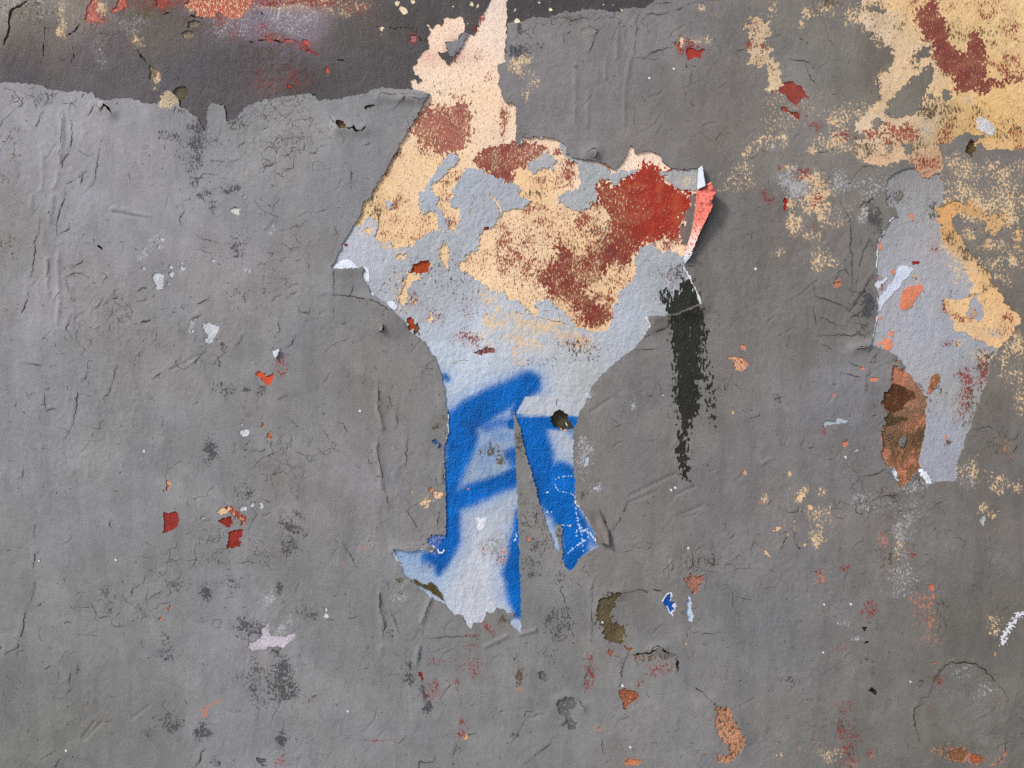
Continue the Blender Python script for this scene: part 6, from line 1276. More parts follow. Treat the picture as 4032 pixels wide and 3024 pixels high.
pr = right_part('peach_patch', lambda X, Y: peach_r_field(X, Y) + 7, S_PEACH_R.box, PEACHR_PTS, L_COAT - .0005, M_PEACH, wall, 'large mottled peach patch in the top right corner', SPK_PR, [(BROWN, .10), (RED, .1)], var=.10)
red_sheet(RED_R, (128, 62, 54), 'red_paint', 'dull red branching mark on the peach patch at the right', 13, 20, .9, L_COAT - .0002, [(PEACH, .16), (BROWN, .1)], pr)
red_sheet(RED_R2, (150, 74, 60), 'red_paint', 'small rubbed red streak at the lower edge of the peach patch', 16, 18, .9, L_COAT - .0002, [(PEACH, .3), (BROWN, .15)], pr)
right_part('peach_patch', lambda X, Y: S_PEACH_L.field(X, Y) + 7, S_PEACH_L.box, [(3000, 150, (214, 186, 150)), (3040, 310, (224, 198, 160)), (2985, 200, (212, 188, 160))], L_COAT - .0005, M_PEACH, wall, 'narrow upright peach scar left of the larger peach patch', [(RED, 'a3', 10, 380, 60, 50, 0, .75), (RED, 'a3', 0, 560, 60, 130, 0, .5), (RED, 'a2', 2110, 380, 40, 60, 0, .8), (RED, 'a2', 2130, 190, 60, 70, 0, .5), (DARK, 'a2', 2130, 250, 110, 120, 0, .5), (DARK, 'a3', 90, 500, 60, 160, 0, .4)], [(BROWN, .22), (DARK, .2)], var=.08)
for k, s in enumerate(S_PR3):
    right_part('peach_patch', (lambda s: lambda X, Y: s.field(X, Y) + 7)(s), s.box, STRIP_PTS, L_COAT - .0005, M_PEACH, wall, 'mottled peach scar above the angular peach strip' if k == 0 else None, (), [(DARK, .3), (BROWN, .22)], var=.08)

pale = right_part('pale_patch', lambda X, Y: S_PALE_R.field(X, Y) + 8, S_PALE_R.box, PALER_PTS, L_FILM + .0002, M_FILM, wall, 'tall pale blue grey peeled patch on the right side',
                  [(RED, 'c3', 1720, 100, 70, 180, 0, .68), (RED, 'b3', 1730, 1580, 90, 100, 0, .68), (RED, 'b3', 1860, 1520, 70, 140, 0, .66), (RED, 'c3', 1850, 40, 40, 70, 0, .62), (RED, 'c3', 1650, 250, 60, 130, 0, .42), (RED, 'b3', 1480, 490, 60, 50, 0, .5), (RED, 'b3', 1590, 1290, 110, 30, .1, .5), (RED, 'b3', 1540, 970, 30, 90, 0, .7), (RED, 'b3', 1680, 1070, 110, 30, .3, .6), (RED, 'b3', 990, 740, 60, 40, 0, .6), (RED, 'b3', 1010, 810, 40, 40, 0, .6),
                   (PEACH, 'b3', 1640, 650, 60, 160, -.1, .62), (PEACH, 'b3', 1560, 480, 70, 60, 0, .6), (PEACH, 'b3', 1850, 1400, 110, 80, 0, .5), (PEACH, 'b3', 1680, 1290, 80, 40, 0, .5), (PEACH, 'b3', 1730, 700, 90, 120, 0, .5), (BROWN, 'b3', 1890, 1450, 110, 130, 0, .6), (BROWN, 'c3', 1770, 200, 90, 220, .2, .5), (BROWN, 'c3', 1500, 80, 60, 60, 0, .4), (BROWN, 'c3', 1570, 520, 60, 40, 0, .5), (BROWN, 'b3', 1440, 160, 60, 100, -.5, .5), (BROWN, 'b3', 1600, 870, 40, 80, 0, .4), (DARK, 'b3', 1100, 60, 90, 90, 0, .5), (DARK, 'b3', 1160, 40, 60, 60, 0, .6), (DARK, 'c3', 1570, 520, 30, 30, 0, .5)], [(BROWN, .08)], thick=.0012)
STRIP_F = lambda X, Y: minus(S_STRIP_R.field(X, Y), S_STRIP_GAP, X, Y)
right_part('peach_strip', lambda X, Y: STRIP_F(X, Y), S_STRIP_R.box, STRIP_PTS, L_FILM + .0006, M_PEACH, pale, 'angular orange peach strip along the right of the pale patch',
           [(BROWN, 'b3', 1600, 400, 60, 140, -.6, .62), (BROWN, 'b3', 1720, 530, 60, 120, -.8, .66), (BROWN, 'b3', 1850, 640, 50, 110, -.5, .6), (BROWN, 'b3', 1900, 820, 80, 60, 0, .5), (BROWN, 'b3', 1740, 880, 80, 40, 0, .62), (BROWN, 'b3', 1970, 820, 40, 110, -.5, .55), (RED, 'b3', 1540, 970, 40, 110, 0, .75), (RED, 'b3', 1690, 1080, 120, 40, .3, .6), (RED, 'b3', 2110, 1100, 30, 130, 0, .66), (RED, 'b3', 2050, 1070, 40, 60, 0, .55), (RED, 'b3', 2060, 1180, 90, 60, 0, .5), (PALE, 'b3', 1950, 1190, 110, 50, .2, .42), (PALE, 'b3', 1640, 640, 60, 140, 0, .5), (PALE, 'b3', 1660, 900, 60, 30, 0, .4)], [(BROWN, .12), (RED, .06)], var=.08, thick=.0006)
red_sheet(T('b3', (1780, 1010), (1790, 985), (1810, 1020), (1800, 1060), (1770, 1070)), (210, 170, 140), 'peach_paint', None, 3, 14, 1, L_FILM + .0006, [(RED, .45)], pale, mat=M_PEACH)

def on_top(name, pts, rgb, lvl, parent, label=None, mat=None, spk=(), rag=4, fine=3, var=.06, thick=.0004, noise=0, nscale=14):
    s = Shape(pts, rag, fine, 28, noise, nscale)
    X, Y = grid(s.box, 4.0)
    mk1, mk2 = spk_masks(X, Y, [], (), .6, base=list(spk))
    h = (wall_relief(X, Y) + lvl + .0003 * fbm(X, Y, 24, 2, s.seed)).astype(F32)
    return add_obj(name, make_mesh(name, [sheet_arrays(X, Y, s.field(X, Y), h, thick, [solid_attrs(X, Y, rgb, var, s.seed)[0], mk1, mk2])]), mat or M_WHITE, parent, label)
LP = L_FILM + .0006
on_top('white_streak', T('b3', (1150, 640), (1190, 630), (1280, 640), (1290, 660), (1240, 720), (1180, 780), (1120, 850), (1060, 920), (1010, 990), (975, 1060), (970, 960), (1020, 890), (1080, 800), (1130, 740)), (206, 213, 228), LP, pale, 'slanting white streak on the pale right hand patch')
on_top('white_streak', T('b3', (960, 770), (1010, 760), (1060, 720), (1060, 740), (1010, 790), (990, 850), (970, 850)), (206, 210, 222), LP, pale, 'short white fork at the left edge of the pale patch')
on_top('orange_flake_scar', T('b3', (1190, 850), (1260, 800), (1360, 790), (1350, 850), (1310, 900), (1270, 980), (1220, 1010), (1180, 1020), (1160, 960), (1170, 880)), (216, 134, 100), LP, pale, 'leaf shaped orange scar in the pale right hand patch', M_RED, [(RED, .12)])
for pts in (((985, 430), (1005, 435), (1025, 495), (990, 510), (980, 460)), ((1085, 680), (1110, 665), (1128, 690), (1115, 708)), ((970, 1080), (1000, 1062), (1015, 1088), (975, 1092)), ((1065, 1215), (1100, 1170), (1110, 1200), (1095, 1230)), ((960, 1305), (985, 1275), (1020, 1270), (1030, 1240), (1060, 1260), (1100, 1240), (1105, 1320), (1070, 1360), (1030, 1350), (1020, 1300)), ((1245, 190), (1270, 200), (1275, 240), (1262, 255), (1248, 220))):
    on_top('orange_flake_scar', T('b3', *pts), (218, 138, 106), LP, pale, None, M_RED)
on_top('orange_flake_scar', T('c3', (1525, 465), (1565, 460), (1570, 485), (1530, 488)), (214, 130, 100), LP, pale, None, M_RED); on_top('orange_flake_scar', T('c3', (1580, 510), (1605, 500), (1600, 520)), (206, 132, 108), LP, pale, None, M_RED)
on_top('red_fleck', T('b3', (1278, 600), (1300, 588), (1328, 602), (1312, 625), (1285, 630)), (140, 30, 32), LP, pale, None, M_RED); on_top('red_fleck', T('b3', (1228, 52), (1242, 48), (1244, 66), (1232, 68)), (120, 24, 26), LP, pale, None, M_RED)
on_top('peach_fleck', T('b3', (1275, 715), (1300, 710), (1318, 760), (1345, 790), (1300, 770)), (226, 200, 160), LP, pale, None, M_PEACH, [(RED, .5)])
on_top('rusty_chip', T('c3', (1380, 100), (1400, 50), (1440, -50), (1480, -70), (1500, -30), (1480, 30), (1455, 80), (1420, 95)), (140, 96, 66), LP, pale, 'small brown and orange chip near the foot of the pale patch', M_PLASTER, [(ORANGE, .45)], var=.25)
on_top('grey_paint_chip', T('b3', (1130, 40), (1200, -10), (1180, 60), (1150, 115), (1125, 80)), (122, 116, 110), LP, pale, None, M_COAT)

rust = right_part('rusty_plaster_patch', lambda X, Y: S_RUST.field(X, Y) + 7, S_RUST.box, [(3530, 1560, (150, 116, 96)), (3560, 1600, (124, 104, 88)), (3620, 1580, (136, 116, 102)), (3640, 1650, (176, 116, 88)), (3560, 1680, (110, 92, 66)), (3560, 1740, (96, 76, 50)), (3620, 1720, (96, 74, 46)), (3500, 1780, (176, 112, 80)), (3530, 1860, (150, 104, 74)), (3590, 1850, (132, 98, 70)), (3540, 1890, (208, 122, 84)), (3620, 1680, (104, 80, 54)), (3530, 1450, (212, 130, 100))], .0014, M_PLASTER, wall, 'rusty brown and orange patch of bare plaster below the pale patch',
                  [(ORANGE, 'c3', 1050, 640, 60, 110, -.3, .85), (ORANGE, 'c3', 1300, 620, 70, 60, 0, .7), (ORANGE, 'c3', 1170, 780, 70, 110, 0, .72), (ORANGE, 'c3', 1270, 690, 110, 60, 0, .7), (ORANGE, 'c3', 1330, 330, 90, 60, 0, .7), (ORANGE, 'c3', 1260, 380, 60, 80, .4, .68), (ORANGE, 'c3', 1170, 600, 30, 50, 0, .66), (ORANGE, 'c3', 1200, 220, 90, 50, -.3, .5), (ORANGE, 'c3', 1060, 150, 60, 90, 0, .6), (ORANGE, 'c3', 1200, 10, 110, 60, 0, .62), (ORANGE, 'c3', 1300, 180, 80, 80, 0, .5), (ORANGE, 'c3', 1190, 860, 50, 40, 0, .9), (ORANGE, 'b3', 1120, 1450, 70, 110, 0, .85), (BROWN, 'c3', 1180, 560, 150, 90, 0, .7), (BROWN, 'c3', 1340, 480, 70, 90, 0, .7), (BROWN, 'c3', 1130, 350, 90, 40, 0, .6), (BROWN, 'c3', 1200, 740, 110, 110, 0, .45), (DARK, 'c3', 1190, 500, 60, 50, 0, .6), (DARK, 'c3', 1090, 490, 50, 60, 0, .5)], [(BROWN, .15)], var=.12)
on_top('deep_brown_hole', T('c3', (980, 120), (1040, 80), (1090, 40), (1140, 28), (1200, 50), (1230, 80), (1285, 75), (1298, 140), (1260, 150), (1220, 170), (1190, 220), (1150, 255), (1090, 258), (1050, 230), (1000, 170)), (84, 54, 34), .0021, rust, 'dark reddish brown hollow in the rusty patch', M_PLASTER, [(ORANGE, .12), (BROWN, .2)], var=.3)
on_top('deep_brown_hole', T('c3', (1070, 260), (1095, 265), (1100, 295), (1180, 300), (1230, 310), (1150, 350), (1090, 375), (1030, 365), (1050, 310)), (82, 66, 42), .0021, rust, None, M_PLASTER, [(BROWN, .3)], var=.2)
on_top('grey_paint_chip', T('c3', (1175, 470), (1210, 460), (1222, 500), (1205, 550), (1175, 545), (1165, 500)), (120, 122, 122), .0024, rust, None, M_COAT, [(DARK, .35)])

# ------------------------------------------------------------------ chips, flecks and holes
for c in CHIP:
    s = c['shape']
    w = max(s.box[2] - s.box[0], s.box[3] - s.box[1])
    X, Y = grid(s.box, 3.0 if w < 110 else 4.0)
    f = s.field(X, Y)
    tgt = c['target']
    lvl = c['lvl']
    if tgt in ('coat', 'dark', 'film'):
        f = f + 6
        if lvl is None:
            lvl = {'coat': .0027, 'dark': .0012, 'film': .0012}[tgt]
    rgb = c['rgb']
    base = [c['spk']] if c['spk'] else []
    mk1, mk2 = spk_masks(X, Y, [], (), .8, base=base)
    h = (wall_relief(X, Y) + lvl + (.00025 if lvl > 0 else .0012) * fbm(X, Y, 20, 2, s.seed)).astype(F32)
    if lvl >= .0026 and tgt == 'coat' and c['lvl'] is None:
        h = h + np.maximum(coat_relief(X, Y), -.0002) * .6
    mat = {'M_PLASTER': M_PLASTER, 'M_SPRAY': M_SPRAY, None: None}[c['mat']]
    if mat is None:
        n = c['name']
        mat = M_PEACH if n[:4] in ('peac', 'crea', 'sand') else M_WHITE if n[:4] in ('pale', 'whit') else M_COAT if n[:4] in ('grey', 'dark') else M_RED
    par = patch if (tgt == 'film' or c['label'] and 'sprayed leg' in c['label']) else wall
    add_obj(c['name'], make_mesh(c['name'], [sheet_arrays(X, Y, f, h, .0006, [solid_attrs(X, Y, rgb, c['var'], s.seed)[0], mk1, mk2])]), mat, par, c['label'])

# ------------------------------------------------------------------ torn white edges and chalk
def stroke(name, pts, width, rgb, parent, label=None, noise=1.0, nscale=14, hfun=None, c=3.0, thick=.0005, mat=None, wob=4):
    Shape.n += 1; sd = 5000 + 13 * Shape.n
    X, Y = grid(bbox(pts, width + 14), c)
    d = line_dist(X + wob * fbm(X, Y, 40, 2, sd), Y + wob * fbm(X, Y, 40, 2, sd + 1), pts)
    f = width * .5 - d + noise * 2 * fbm(X, Y, nscale, 3, sd + 2, .6)
    h = hfun(X, Y)
    mk1, mk2 = spk_masks(X, Y, [], (), .5)
    return add_obj(name, make_mesh(name, [sheet_arrays(X, Y, f.astype(F32), h.astype(F32), thick, [solid_attrs(X, Y, rgb, .04, sd)[0], mk1, mk2])]), mat or M_WHITE, parent, label)

h_film = lambda e: (lambda X, Y: wall_relief(X, Y) + L_FILM + film_relief(X, Y) + e)
h_lvl = lambda e: (lambda X, Y: wall_relief(X, Y) + e)
h_coat = lambda e: (lambda X, Y: wall_relief(X, Y) + L_COAT + coat_relief(X, Y) + e)
on_top('torn_white_edge', T('b1', (682, 684), (720, 640), (770, 605), (830, 600), (870, 640), (920, 670), (960, 660), (1000, 690), (1008, 740), (1004, 800), (970, 790), (945, 745), (970, 700), (950, 675), (880, 678), (800, 686)), (226, 232, 244), L_FILM + .0006, patch, 'bright white torn edge at the left tip of the peeled patch', rag=2, fine=2)
on_top('torn_white_edge', T('b1', (1005, 890), (1050, 890), (1062, 922), (1010, 910)), (224, 230, 242), L_FILM + .0008, patch, None, rag=2)
on_top('torn_white_edge', T('b1', (1158, 985), (1180, 960), (1230, 980), (1245, 1020), (1217, 1048), (1180, 1020)), (224, 230, 242), L_FILM + .0006, patch, None, rag=2)
WE = [(T('c1', (1205, 1458), (1260, 1455), (1320, 1474), (1390, 1474), (1440, 1452), (1500, 1468)), 9), (T('c1', (1208, 1465), (1222, 1520), (1250, 1560), (1276, 1600), (1278, 1655)), 7), (T('c1', (1500, 1465), (1540, 1475), (1562, 1450)), 14), (T('c1', (1602, 1475), (1608, 1498), (1640, 1498), (1656, 1470)), 6), (T('c1', (1688, 300), (1684, 370), (1690, 420), (1676, 490), (1664, 530)), 8),
      (T('b2', (1538, 660), (1562, 710), (1590, 760), (1622, 830), (1660, 910), (1686, 980)), 9), (T('b2', (1212, 1105), (1228, 1140), (1246, 1165), (1238, 1195)), 9), (T('b2', (1195, 1245), (1205, 1255)), 9), (T('c2', (590, 1050), (612, 1082), (640, 1098), (655, 1115)), 10), (T('c2', (660, 1130), (692, 1200), (742, 1272), (762, 1350)), 5), (T('c2', (778, 1380), (790, 1408), (806, 1424)), 16), (T('a2', (290, 1190), (300, 1196)), 8), (T('a2', (108, 1195), (114, 1235), (90, 1250)), 9)]
for pts, w in WE:
    stroke('torn_white_edge', pts, w, (226, 230, 236), patch, None, 1.6, 14, h_lvl(L_FILM + .0011))
for pts, w in ((T('b3', (1112, 226), (1068, 262), (1048, 305), (1000, 400), (972, 480), (966, 600), (958, 700)), 6), (T('b3', (956, 780), (968, 850), (972, 960)), 6), (T('b3', (972, 1060), (960, 1110), (942, 1200), (920, 1300)), 6)):
    stroke('torn_white_edge', pts, w, (224, 226, 226), pale, None, 1.4, 14, h_lvl(L_FILM + .0012))
stroke('torn_white_edge', T('d2', (1302, 250), (1330, 195), (1375, 168), (1380, 200)), 8, (228, 230, 236), wall, None, 1.4, 14, h_lvl(L_FILM + .0012))
for pts, w in ((T('c2', (580, 820), (520, 825), (450, 840), (412, 870), (408, 920), (440, 955), (500, 970), (575, 990)), 9), (T('c2', (585, 1000), (590, 1080), (605, 1180), (620, 1260), (650, 1350), (660, 1480)), 14), (T('c2', (470, 1250), (560, 1258), (640, 1275)), 9), (T('c2', (330, 1145), (420, 1140)), 10), (T('c2', (700, 1290), (690, 1370), (620, 1430), (520, 1495)), 12), (T('c2', (640, 1300), (720, 1330), (760, 1380)), 16), (T('c2', (590, 1290), (600, 1360)), 12), (T('c2', (75, 1100), (20, 1110)), 8), (T('c2', (60, 1180), (75, 1240)), 8), (T('c2', (75, 1340), (60, 1400)), 14)):
    stroke('chalk_mark', pts, w * .5 - 3, (176, 200, 228), patch, None, 7.5, 9, h_film(.0002), thick=.0002, wob=8)
stroke('chalk_mark', T('d3', (2030, 600), (2060, 520), (2110, 430), (2160, 370), (2230, 345)), 17, (214, 216, 222), wall, 'short curved white chalk stroke at the right edge', 15, 10, h_coat(.0003), thick=.0003, wob=6)
for k, (t, x, y) in enumerate((('c0', 340, 1566), ('c0', 1252, 608), ('c0', 1010, 1550), ('d0', 562, 1508), ('d2', 795, 430), ('d2', 965, 960), ('d2', 1030, 1480), ('c2', 1415, 943), ('c2', 1455, 930), ('a2', 1442, 596), ('a2', 1228, 680), ('d3', 525, 277), ('d3', 745, 270), ('d3', 1252, 926), ('d3', 518, 685), ('c2', 1570, 1450), ('d1', 790, 1178), ('c1', 920, 258), ('b2', 2150, 678), ('c3', 700, 640))):
    p = T(t, (x, y), (x + 3, y + 4))
    stroke('white_speck', p, 8, (224, 226, 226), wall, None, 1.5, 12, h_coat(.0004), c=3.0)

# ------------------------------------------------------------------ black brushed smear across coat and patch
def smear_h(X, Y):
    inside = sstep(-6, 2, S_HOLE.field(X, Y) if X.size < 400000 else S_HOLE.on(X, Y))
    a = L_COAT + coat_relief(X, Y); b = L_FILM + film_relief(X, Y)
    return wall_relief(X, Y) + a * (1 - inside) + b * inside + .00045
bb = bbox(SMEAR + SMEAR_WISPS[0] + SMEAR_WISPS[1] + SMEAR_WISPS[2], 30)
X, Y = grid(bb, 3.0)
s = Shape(SMEAR, 5, 5, 30, 24, 11, .45); f = s.field(X, Y)
for k, p in enumerate(SMEAR_WISPS):
    s2 = Shape(p, 5, 4, 30)
    g = s2.field(X, Y)
    n = fbm(X, Y, 13, 3, 3300 + k, .7, 1.2, .5)
    f = np.maximum(f, np.minimum(g, (n - (-.02, .02, .0)[k]) * 60))
streak = fbm(X, Y, 15, 3, 3400, .7, 1.4, .4)
f = np.minimum(f, (streak + .36 - .34 * sstep(2740, 2790, X - (Y - 1300) * .06)) * 60)
mk1, mk2 = spk_masks(X, Y, [], (), .8)
add_obj('black_paint_smear', make_mesh('black_paint_smear', [sheet_arrays(X, Y, f.astype(F32), smear_h(X, Y).astype(F32), .0003, [solid_attrs(X, Y, (44, 44, 38), .15, 77)[0], mk1, mk2])]), M_BLACK, wall, 'long black dry brushed smear running down right of the peeled patch')

# ------------------------------------------------------------------ curled flap of paint at the right end of the patch
def strip_mesh(name, left, right, lift, nu=26, nv=64, thick=.0009, rgb=(200, 110, 95), spk=(), back=(120, 112, 106), tail=None):
    """left/right: matching edge outlines from top to bottom; lift(u, v) -> height above the wall"""
    def resample(P, n):
        P = np.asarray(P, F32); d = np.concatenate([[0], np.cumsum(np.hypot(*np.diff(P, axis=0).T))])
        t = np.linspace(0, d[-1], n)
        return np.stack([np.interp(t, d, P[:, 0]), np.interp(t, d, P[:, 1])], -1)
    Lp, Rp = resample(left, nv), resample(right, nv)
    u = np.linspace(0, 1, nu)[None, :]; v = np.linspace(0, 1, nv)[:, None]
    jag = 4 * fbm(np.arange(nv) * 9.0, np.zeros(nv), 22, 2, 77)[:, None] * u
    px = Lp[:, 0:1] * (1 - u) + Rp[:, 0:1] * u + jag; py = Lp[:, 1:2] * (1 - u) + Rp[:, 1:2] * u
    hh = lift(u, v) + .0006 * fbm(px, py, 40, 2, 78)
    base = wall_relief(px, py)
    def vert(h):
        return np.stack([(px - CX) * S, -(base + h), CAMZ + (CY - py) * S], -1).reshape(-1, 3)
    V = np.concatenate([vert(hh), vert(hh - thick)])
    n = nu * nv
    i = np.arange(n).reshape(nv, nu)
    a, b, c, d = i[:-1, :-1], i[:-1, 1:], i[1:, 1:], i[1:, :-1]
    top = np.stack([d, c, b, a], -1).reshape(-1, 4); bot = np.stack([a, b, c, d], -1).reshape(-1, 4) + n
    def side(r):
        return np.stack([r[:-1], r[1:], r[1:] + n, r[:-1] + n], -1)
    polys = [top, bot, side(i[0]), side(i[-1][::-1]), side(i[:, -1]), side(i[::-1, 0])]
    vv = np.broadcast_to(sstep(.5, .85, v), (nv, nu)).reshape(-1, 1) if tail is not None else 0
    front = np.tile(lin(rgb), (n, 1)) * (1 - vv) + (vv * lin(tail) if tail is not None else 0)
    cf = np.concatenate([front * (1 + .25 * fbm(px * 1.6, py * .4, 40, 3, 79)).reshape(-1, 1), np.tile(lin(back), (n, 1))]).astype(F32)
    mk1 = np.zeros((2 * n, 4), F32); mk2 = np.zeros((2 * n, 4), F32); mk2[:, 3] = .6
    for ch, st in spk:
        (mk1 if ch < 4 else mk2)[:n, ch if ch < 4 else ch - 4] = st
    # the lower end of the flap is rubbed paler
    return make_mesh(name, [(V.astype(F32), polys, [cf, mk1, mk2])])

fl_left = T('a2', (1700, 1620), 'b2', (1642, 0), (1635, 90), (1630, 160), (1618, 240), (1608, 310), (1590, 390), (1568, 450), (1550, 500), (1546, 540))
fl_right = T('a2', (1742, 1612), 'b2', (1760, 5), (1792, 40), (1770, 62), (1750, 130), (1768, 145), (1735, 215), (1700, 290), (1650, 395), (1610, 505), (1598, 530), (1562, 560))
flap = bpy.data.objects.new('curled_paint_flap', None); COLL.objects.link(flap)
flap.location = ((fl_left[5][0] - CX) * S, -L_COAT, CAMZ + (CY - fl_left[5][1]) * S)
flap['label'] = 'curled flap of red and pink paint lifting off beside the deep red area'
flap['category'] = 'paint flap'
def child_of_flap(o):
    o.parent = flap
    o.matrix_parent_inverse = flap.matrix_world.inverted()
bpy.context.view_layer.update()
me = strip_mesh('curled_film', fl_left, fl_right, lambda u, v: .0042 + .020 * u ** 1.3 * (1 - .75 * v) + .0 * v, rgb=(210, 112, 98), spk=((RED, .34),), tail=(228, 186, 178))
o = add_obj('curled_film', me, M_RED); child_of_flap(o)
w_left = T('a2', (1655, 1470), (1650, 1560), (1645, 1659)); w_right = T('a2', (1686, 1450), (1692, 1540), (1702, 1640))
o = add_obj('white_backing', strip_mesh('white_backing', w_left, w_right, lambda u, v: .0045 + .014 * u * (.35 + .65 * v), 10, 24, rgb=(182, 190, 204)), M_WHITE); child_of_flap(o)
w2l = T('b2', (1548, 540), (1536, 575), (1528, 610), (1536, 640)); w2r = T('b2', (1600, 545), (1585, 580), (1560, 615), (1542, 642))
o = add_obj('white_backing', strip_mesh('white_backing', w2l, w2r, lambda u, v: .0042 + .009 * u * (1 - v), 10, 20, rgb=(184, 188, 200)), M_WHITE); child_of_flap(o)
# the grey underside curling behind the flap
g_left = T('b2', (1700, 150), (1690, 240), (1650, 330), (1620, 420), (1590, 500)); g_right = T('b2', (1776, 145), (1748, 225), (1705, 330), (1665, 430), (1625, 500))
o = add_obj('grey_underside', strip_mesh('grey_underside', g_left, g_right, lambda u, v: .0040 + .011 * u * (1 - .6 * v), 10, 30, rgb=(96, 90, 86), back=(90, 84, 80)), M_COAT); child_of_flap(o)

# ------------------------------------------------------------------ cracks in the grey coat: ragged dark strips laid on its surface
def coat_at(px, py):
    gx = np.clip((px - COAT_X0) / CELL, 0, COAT_H.shape[1] - 1.001); gy = np.clip((py - COAT_Y0) / CELL, 0, COAT_H.shape[0] - 1.001)
    i = gx.astype(int); j = gy.astype(int); u = gx - i; v = gy - j
    H = COAT_H
    hh = np.maximum(np.maximum(H[j, i], H[j, i + 1]), np.maximum(H[j + 1, i], H[j + 1, i + 1])) * .35 + .65 * ((H[j, i] * (1 - u) + H[j, i + 1] * u) * (1 - v) + (H[j + 1, i] * (1 - u) + H[j + 1, i + 1] * u) * v)
    F = COAT_F
    ok = np.minimum(np.minimum(F[j, i], F[j, i + 1]), np.minimum(F[j + 1, i], F[j + 1, i + 1])) > -3
    return hh, ok

def crack_strip(pts, w, rs, rgb):
    P = np.asarray(pts, F32)
    d = np.concatenate([[0], np.cumsum(np.hypot(*np.diff(P, axis=0).T))])
    n = max(4, int(d[-1] / 5))
    t = np.linspace(0, d[-1], n)
    x = np.interp(t, d, P[:, 0]); y = np.interp(t, d, P[:, 1])
    x = x + np.convolve(rs.normal(0, 3.2, n + 2), [.3, .5, .3], 'valid'); y = y + np.convolve(rs.normal(0, 3.2, n + 2), [.3, .5, .3], 'valid')
    tx = np.gradient(x); ty = np.gradient(y); L = np.hypot(tx, ty) + 1e-6
    nx, ny = -ty / L, tx / L
    k = np.arange(n) / (n - 1)
    ww = w * np.clip(1.25 - 2.6 * np.abs(k - rs.uniform(.3, .7)), .25, 1) * rs.uniform(.35, 1.15, n)
    gap = np.repeat(rs.uniform(0, 1, n // 5 + 2) < .14, 5)[:n]
    ww = np.where(gap, .12, np.maximum(ww * .5, .45))
    ax, ay, bx, by = x + nx * ww, y + ny * ww, x - nx * ww, y - ny * ww
    ha, oa = coat_at(ax, ay); hb_, ob = coat_at(bx, by)
    hh = np.maximum(ha, hb_) + .00022
    V = np.concatenate([np.stack([(ax - CX) * S, -hh, CAMZ + (CY - ay) * S], -1), np.stack([(bx - CX) * S, -hh, CAMZ + (CY - by) * S], -1)]).astype(F32)
    i = np.arange(n - 1)
    keep = (oa & ob); keep = keep[:-1] & keep[1:]
    i = i[keep]
    if len(i) == 0:
        return None
    q = np.stack([i, i + 1, n + i + 1, n + i], -1)
    c = np.tile(lin(rgb), (2 * n, 1)).astype(F32) * rs.uniform(.8, 1.25, (2 * n, 1)).astype(F32)
    m2 = np.zeros((2 * n, 4), F32); m2[:, 3] = .5
    return V, [q], [c, np.zeros((2 * n, 4), F32), m2]

rs = np.random.RandomState(5)
for pts, w in CRACKS:
    r = crack_strip(pts, w * .80, rs, (66, 58, 50))
    if r is not None:
        add_obj('crack', make_mesh('crack', [r]), M_BLACK, wall)
# hairlines far too many to count
hair = []
zones = []
for t, x, y, rx, ry, st in CRAZE:
    ox, oy, kk = TILE[t]; zones.append((ox + x * kk, oy + y * kk, rx * kk, ry * kk))
for k in range(620):
    if k % 3:
        zx, zy, rx, ry = zones[rs.randint(len(zones))]
        x, y = zx + rs.normal(0, rx * .55), zy + rs.normal(0, ry * .55)
    else:
        x, y = rs.uniform(0, 4032), rs.uniform(0, 3024)
    a = rs.uniform(0, math.tau); L = rs.gamma(1.6, 26) + 12; p = [(x, y)]
    for q in range(rs.randint(2, 6)):
        a += rs.normal(0, .7); x += L / 4 * math.cos(a); y += L / 4 * math.sin(a); p.append((x, y))
    r = crack_strip(p, rs.uniform(1.3, 3.0), rs, (92, 84, 76))
    if r is not None:
        hair.append(r)
    if rs.uniform() < .35 and len(p) > 2:
        b = p[len(p) // 2]; a2 = a + rs.choice([-1, 1]) * rs.uniform(.7, 1.5)
        r = crack_strip([b, (b[0] + L * .4 * math.cos(a2), b[1] + L * .4 * math.sin(a2))], rs.uniform(1.2, 2.2), rs, (82, 72, 62))
        if r is not None:
            hair.append(r)
# pits and grime flecks
for k in range(1200):
    x, y = rs.uniform(0, 4032), rs.uniform(0, 3024); L = rs.gamma(1.5, 4) + 3; a = rs.uniform(0, math.tau)
    r = crack_strip([(x, y), (x + L * math.cos(a), y + L * math.sin(a))], rs.uniform(2.0, 5.0), rs, (84, 77, 70))
    if r is not None:
        hair.append(r)
hl = add_obj('hairline_cracks', make_mesh('hairline_cracks', hair), M_BLACK, wall, 'fine hairline cracks and pits scattered over the grey paint')
hl['kind'] = 'stuff'

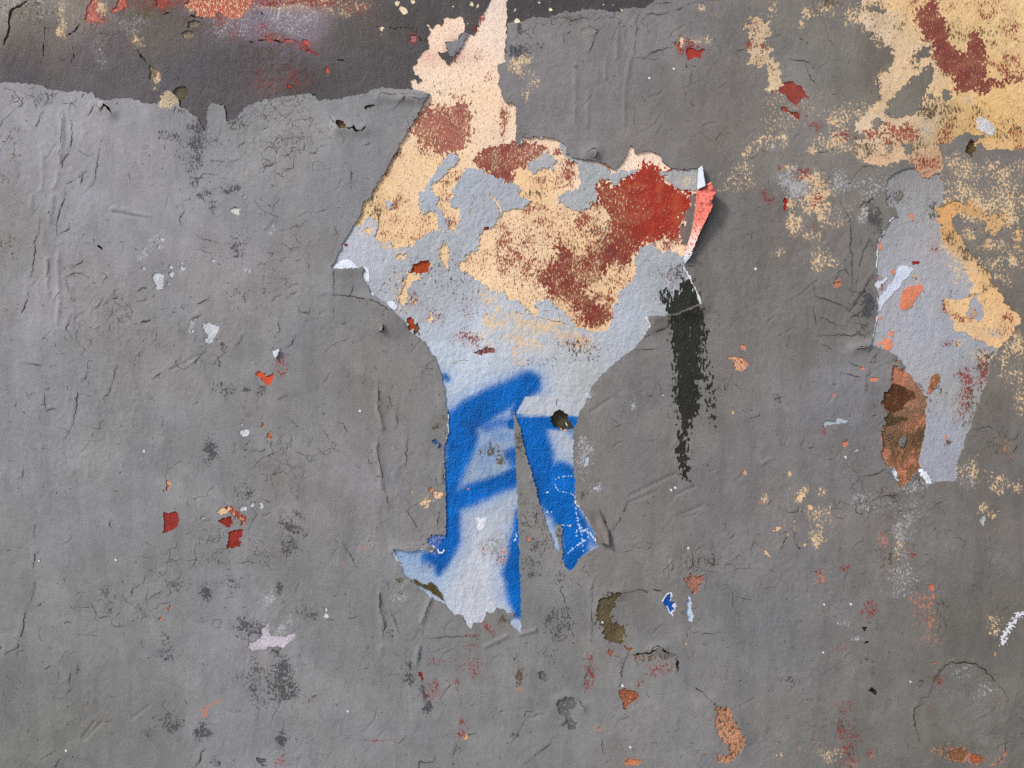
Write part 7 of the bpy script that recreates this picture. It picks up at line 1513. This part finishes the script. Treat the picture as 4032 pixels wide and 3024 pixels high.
# small flakes standing off the wall
def flake(name, left, right, lift, rgb, parent, label=None, mat=None):
    l, r = left, right
    add_obj(name, strip_mesh(name, l, r, lift, 8, 16, .0008, rgb=rgb, back=(150, 148, 146)), mat or M_COAT, parent, label)
LC = L_COAT
flake('curled_flake', T('S', (2272, 1980), (2307, 2031), (2339, 2094), (2366, 2140)), T('S', (2366, 2010), (2380, 2056), (2398, 2095), (2400, 2147)), lambda u, v: LC + .0002 + .0060 * v ** 1.4 * (.6 + .4 * u) + .0012 * np.sin(u * 9.0) * v, (118, 112, 108), wall, 'small grey paint tip curling away at the foot of the right leg')
flake('curled_flake', T('b1', (1098, 1150), (1090, 1190), (1085, 1225)), T('b1', (1122, 1160), (1126, 1190), (1122, 1222)), lambda u, v: LC + .0006 + .0045 * u, (120, 118, 114), wall)
flake('curled_flake', T('b1', (165, 1400), (170, 1430), (180, 1450)), T('b1', (232, 1380), (215, 1430), (196, 1462)), lambda u, v: LC + .0006 + .0040 * u * (1 - .5 * v), (196, 194, 204), wall, None, M_WHITE)
flake('curled_flake', T('a1', (800, 1085), (830, 1090), (860, 1085)), T('a1', (802, 1112), (832, 1118), (868, 1104)), lambda u, v: LC + .0005 + .0035 * u, (134, 133, 136), wall)
flake('curled_flake', T('a2', (715, 1300), (712, 1330), (725, 1365)), T('a2', (765, 1305), (772, 1330), (755, 1372)), lambda u, v: LC + .0005 + .0030 * (u - .3) ** 2 * 4, (116, 112, 112), wall)
flake('curled_flake', T('b3', (780, 1325), (840, 1318), (905, 1300)), T('b3', (782, 1338), (845, 1330), (912, 1314)), lambda u, v: LC + .0005 + .0035 * u, (112, 107, 103), wall)
flake('curled_flake', T('d2', (1225, 640), (1260, 622), (1310, 645)), T('d2', (1222, 660), (1258, 640), (1306, 662)), lambda u, v: LC + .0005 + .0030 * u, (116, 113, 110), wall)

# ------------------------------------------------------------------ pavement at the foot of the wall (below the view)
def pavement():
    me = bpy.data.meshes.new('pavement')
    me.from_pydata([(-60, 0.0, 0), (60, 0.0, 0), (60, -80, 0), (-60, -80, 0)], [], [(3, 2, 1, 0)])
    m = bpy.data.materials.new('concrete paving'); m.use_nodes = True
    N = m.node_tree.nodes; L = m.node_tree.links; b = N['Principled BSDF']
    t = N.new('ShaderNodeTexNoise'); t.inputs['Scale'].default_value = 6; t.inputs['Detail'].default_value = 6
    g = N.new('ShaderNodeNewGeometry'); L.new(g.outputs['Position'], t.inputs['Vector'])
    r = N.new('ShaderNodeValToRGB'); r.color_ramp.elements[0].color = (.16, .155, .15, 1); r.color_ramp.elements[1].color = (.30, .29, .28, 1)
    L.new(t.outputs['Fac'], r.inputs[0]); L.new(r.outputs[0], b.inputs['Base Color']); b.inputs['Roughness'].default_value = .9
    me.materials.append(m)
    o = bpy.data.objects.new('pavement', me); COLL.objects.link(o); o['kind'] = 'structure'
pavement()
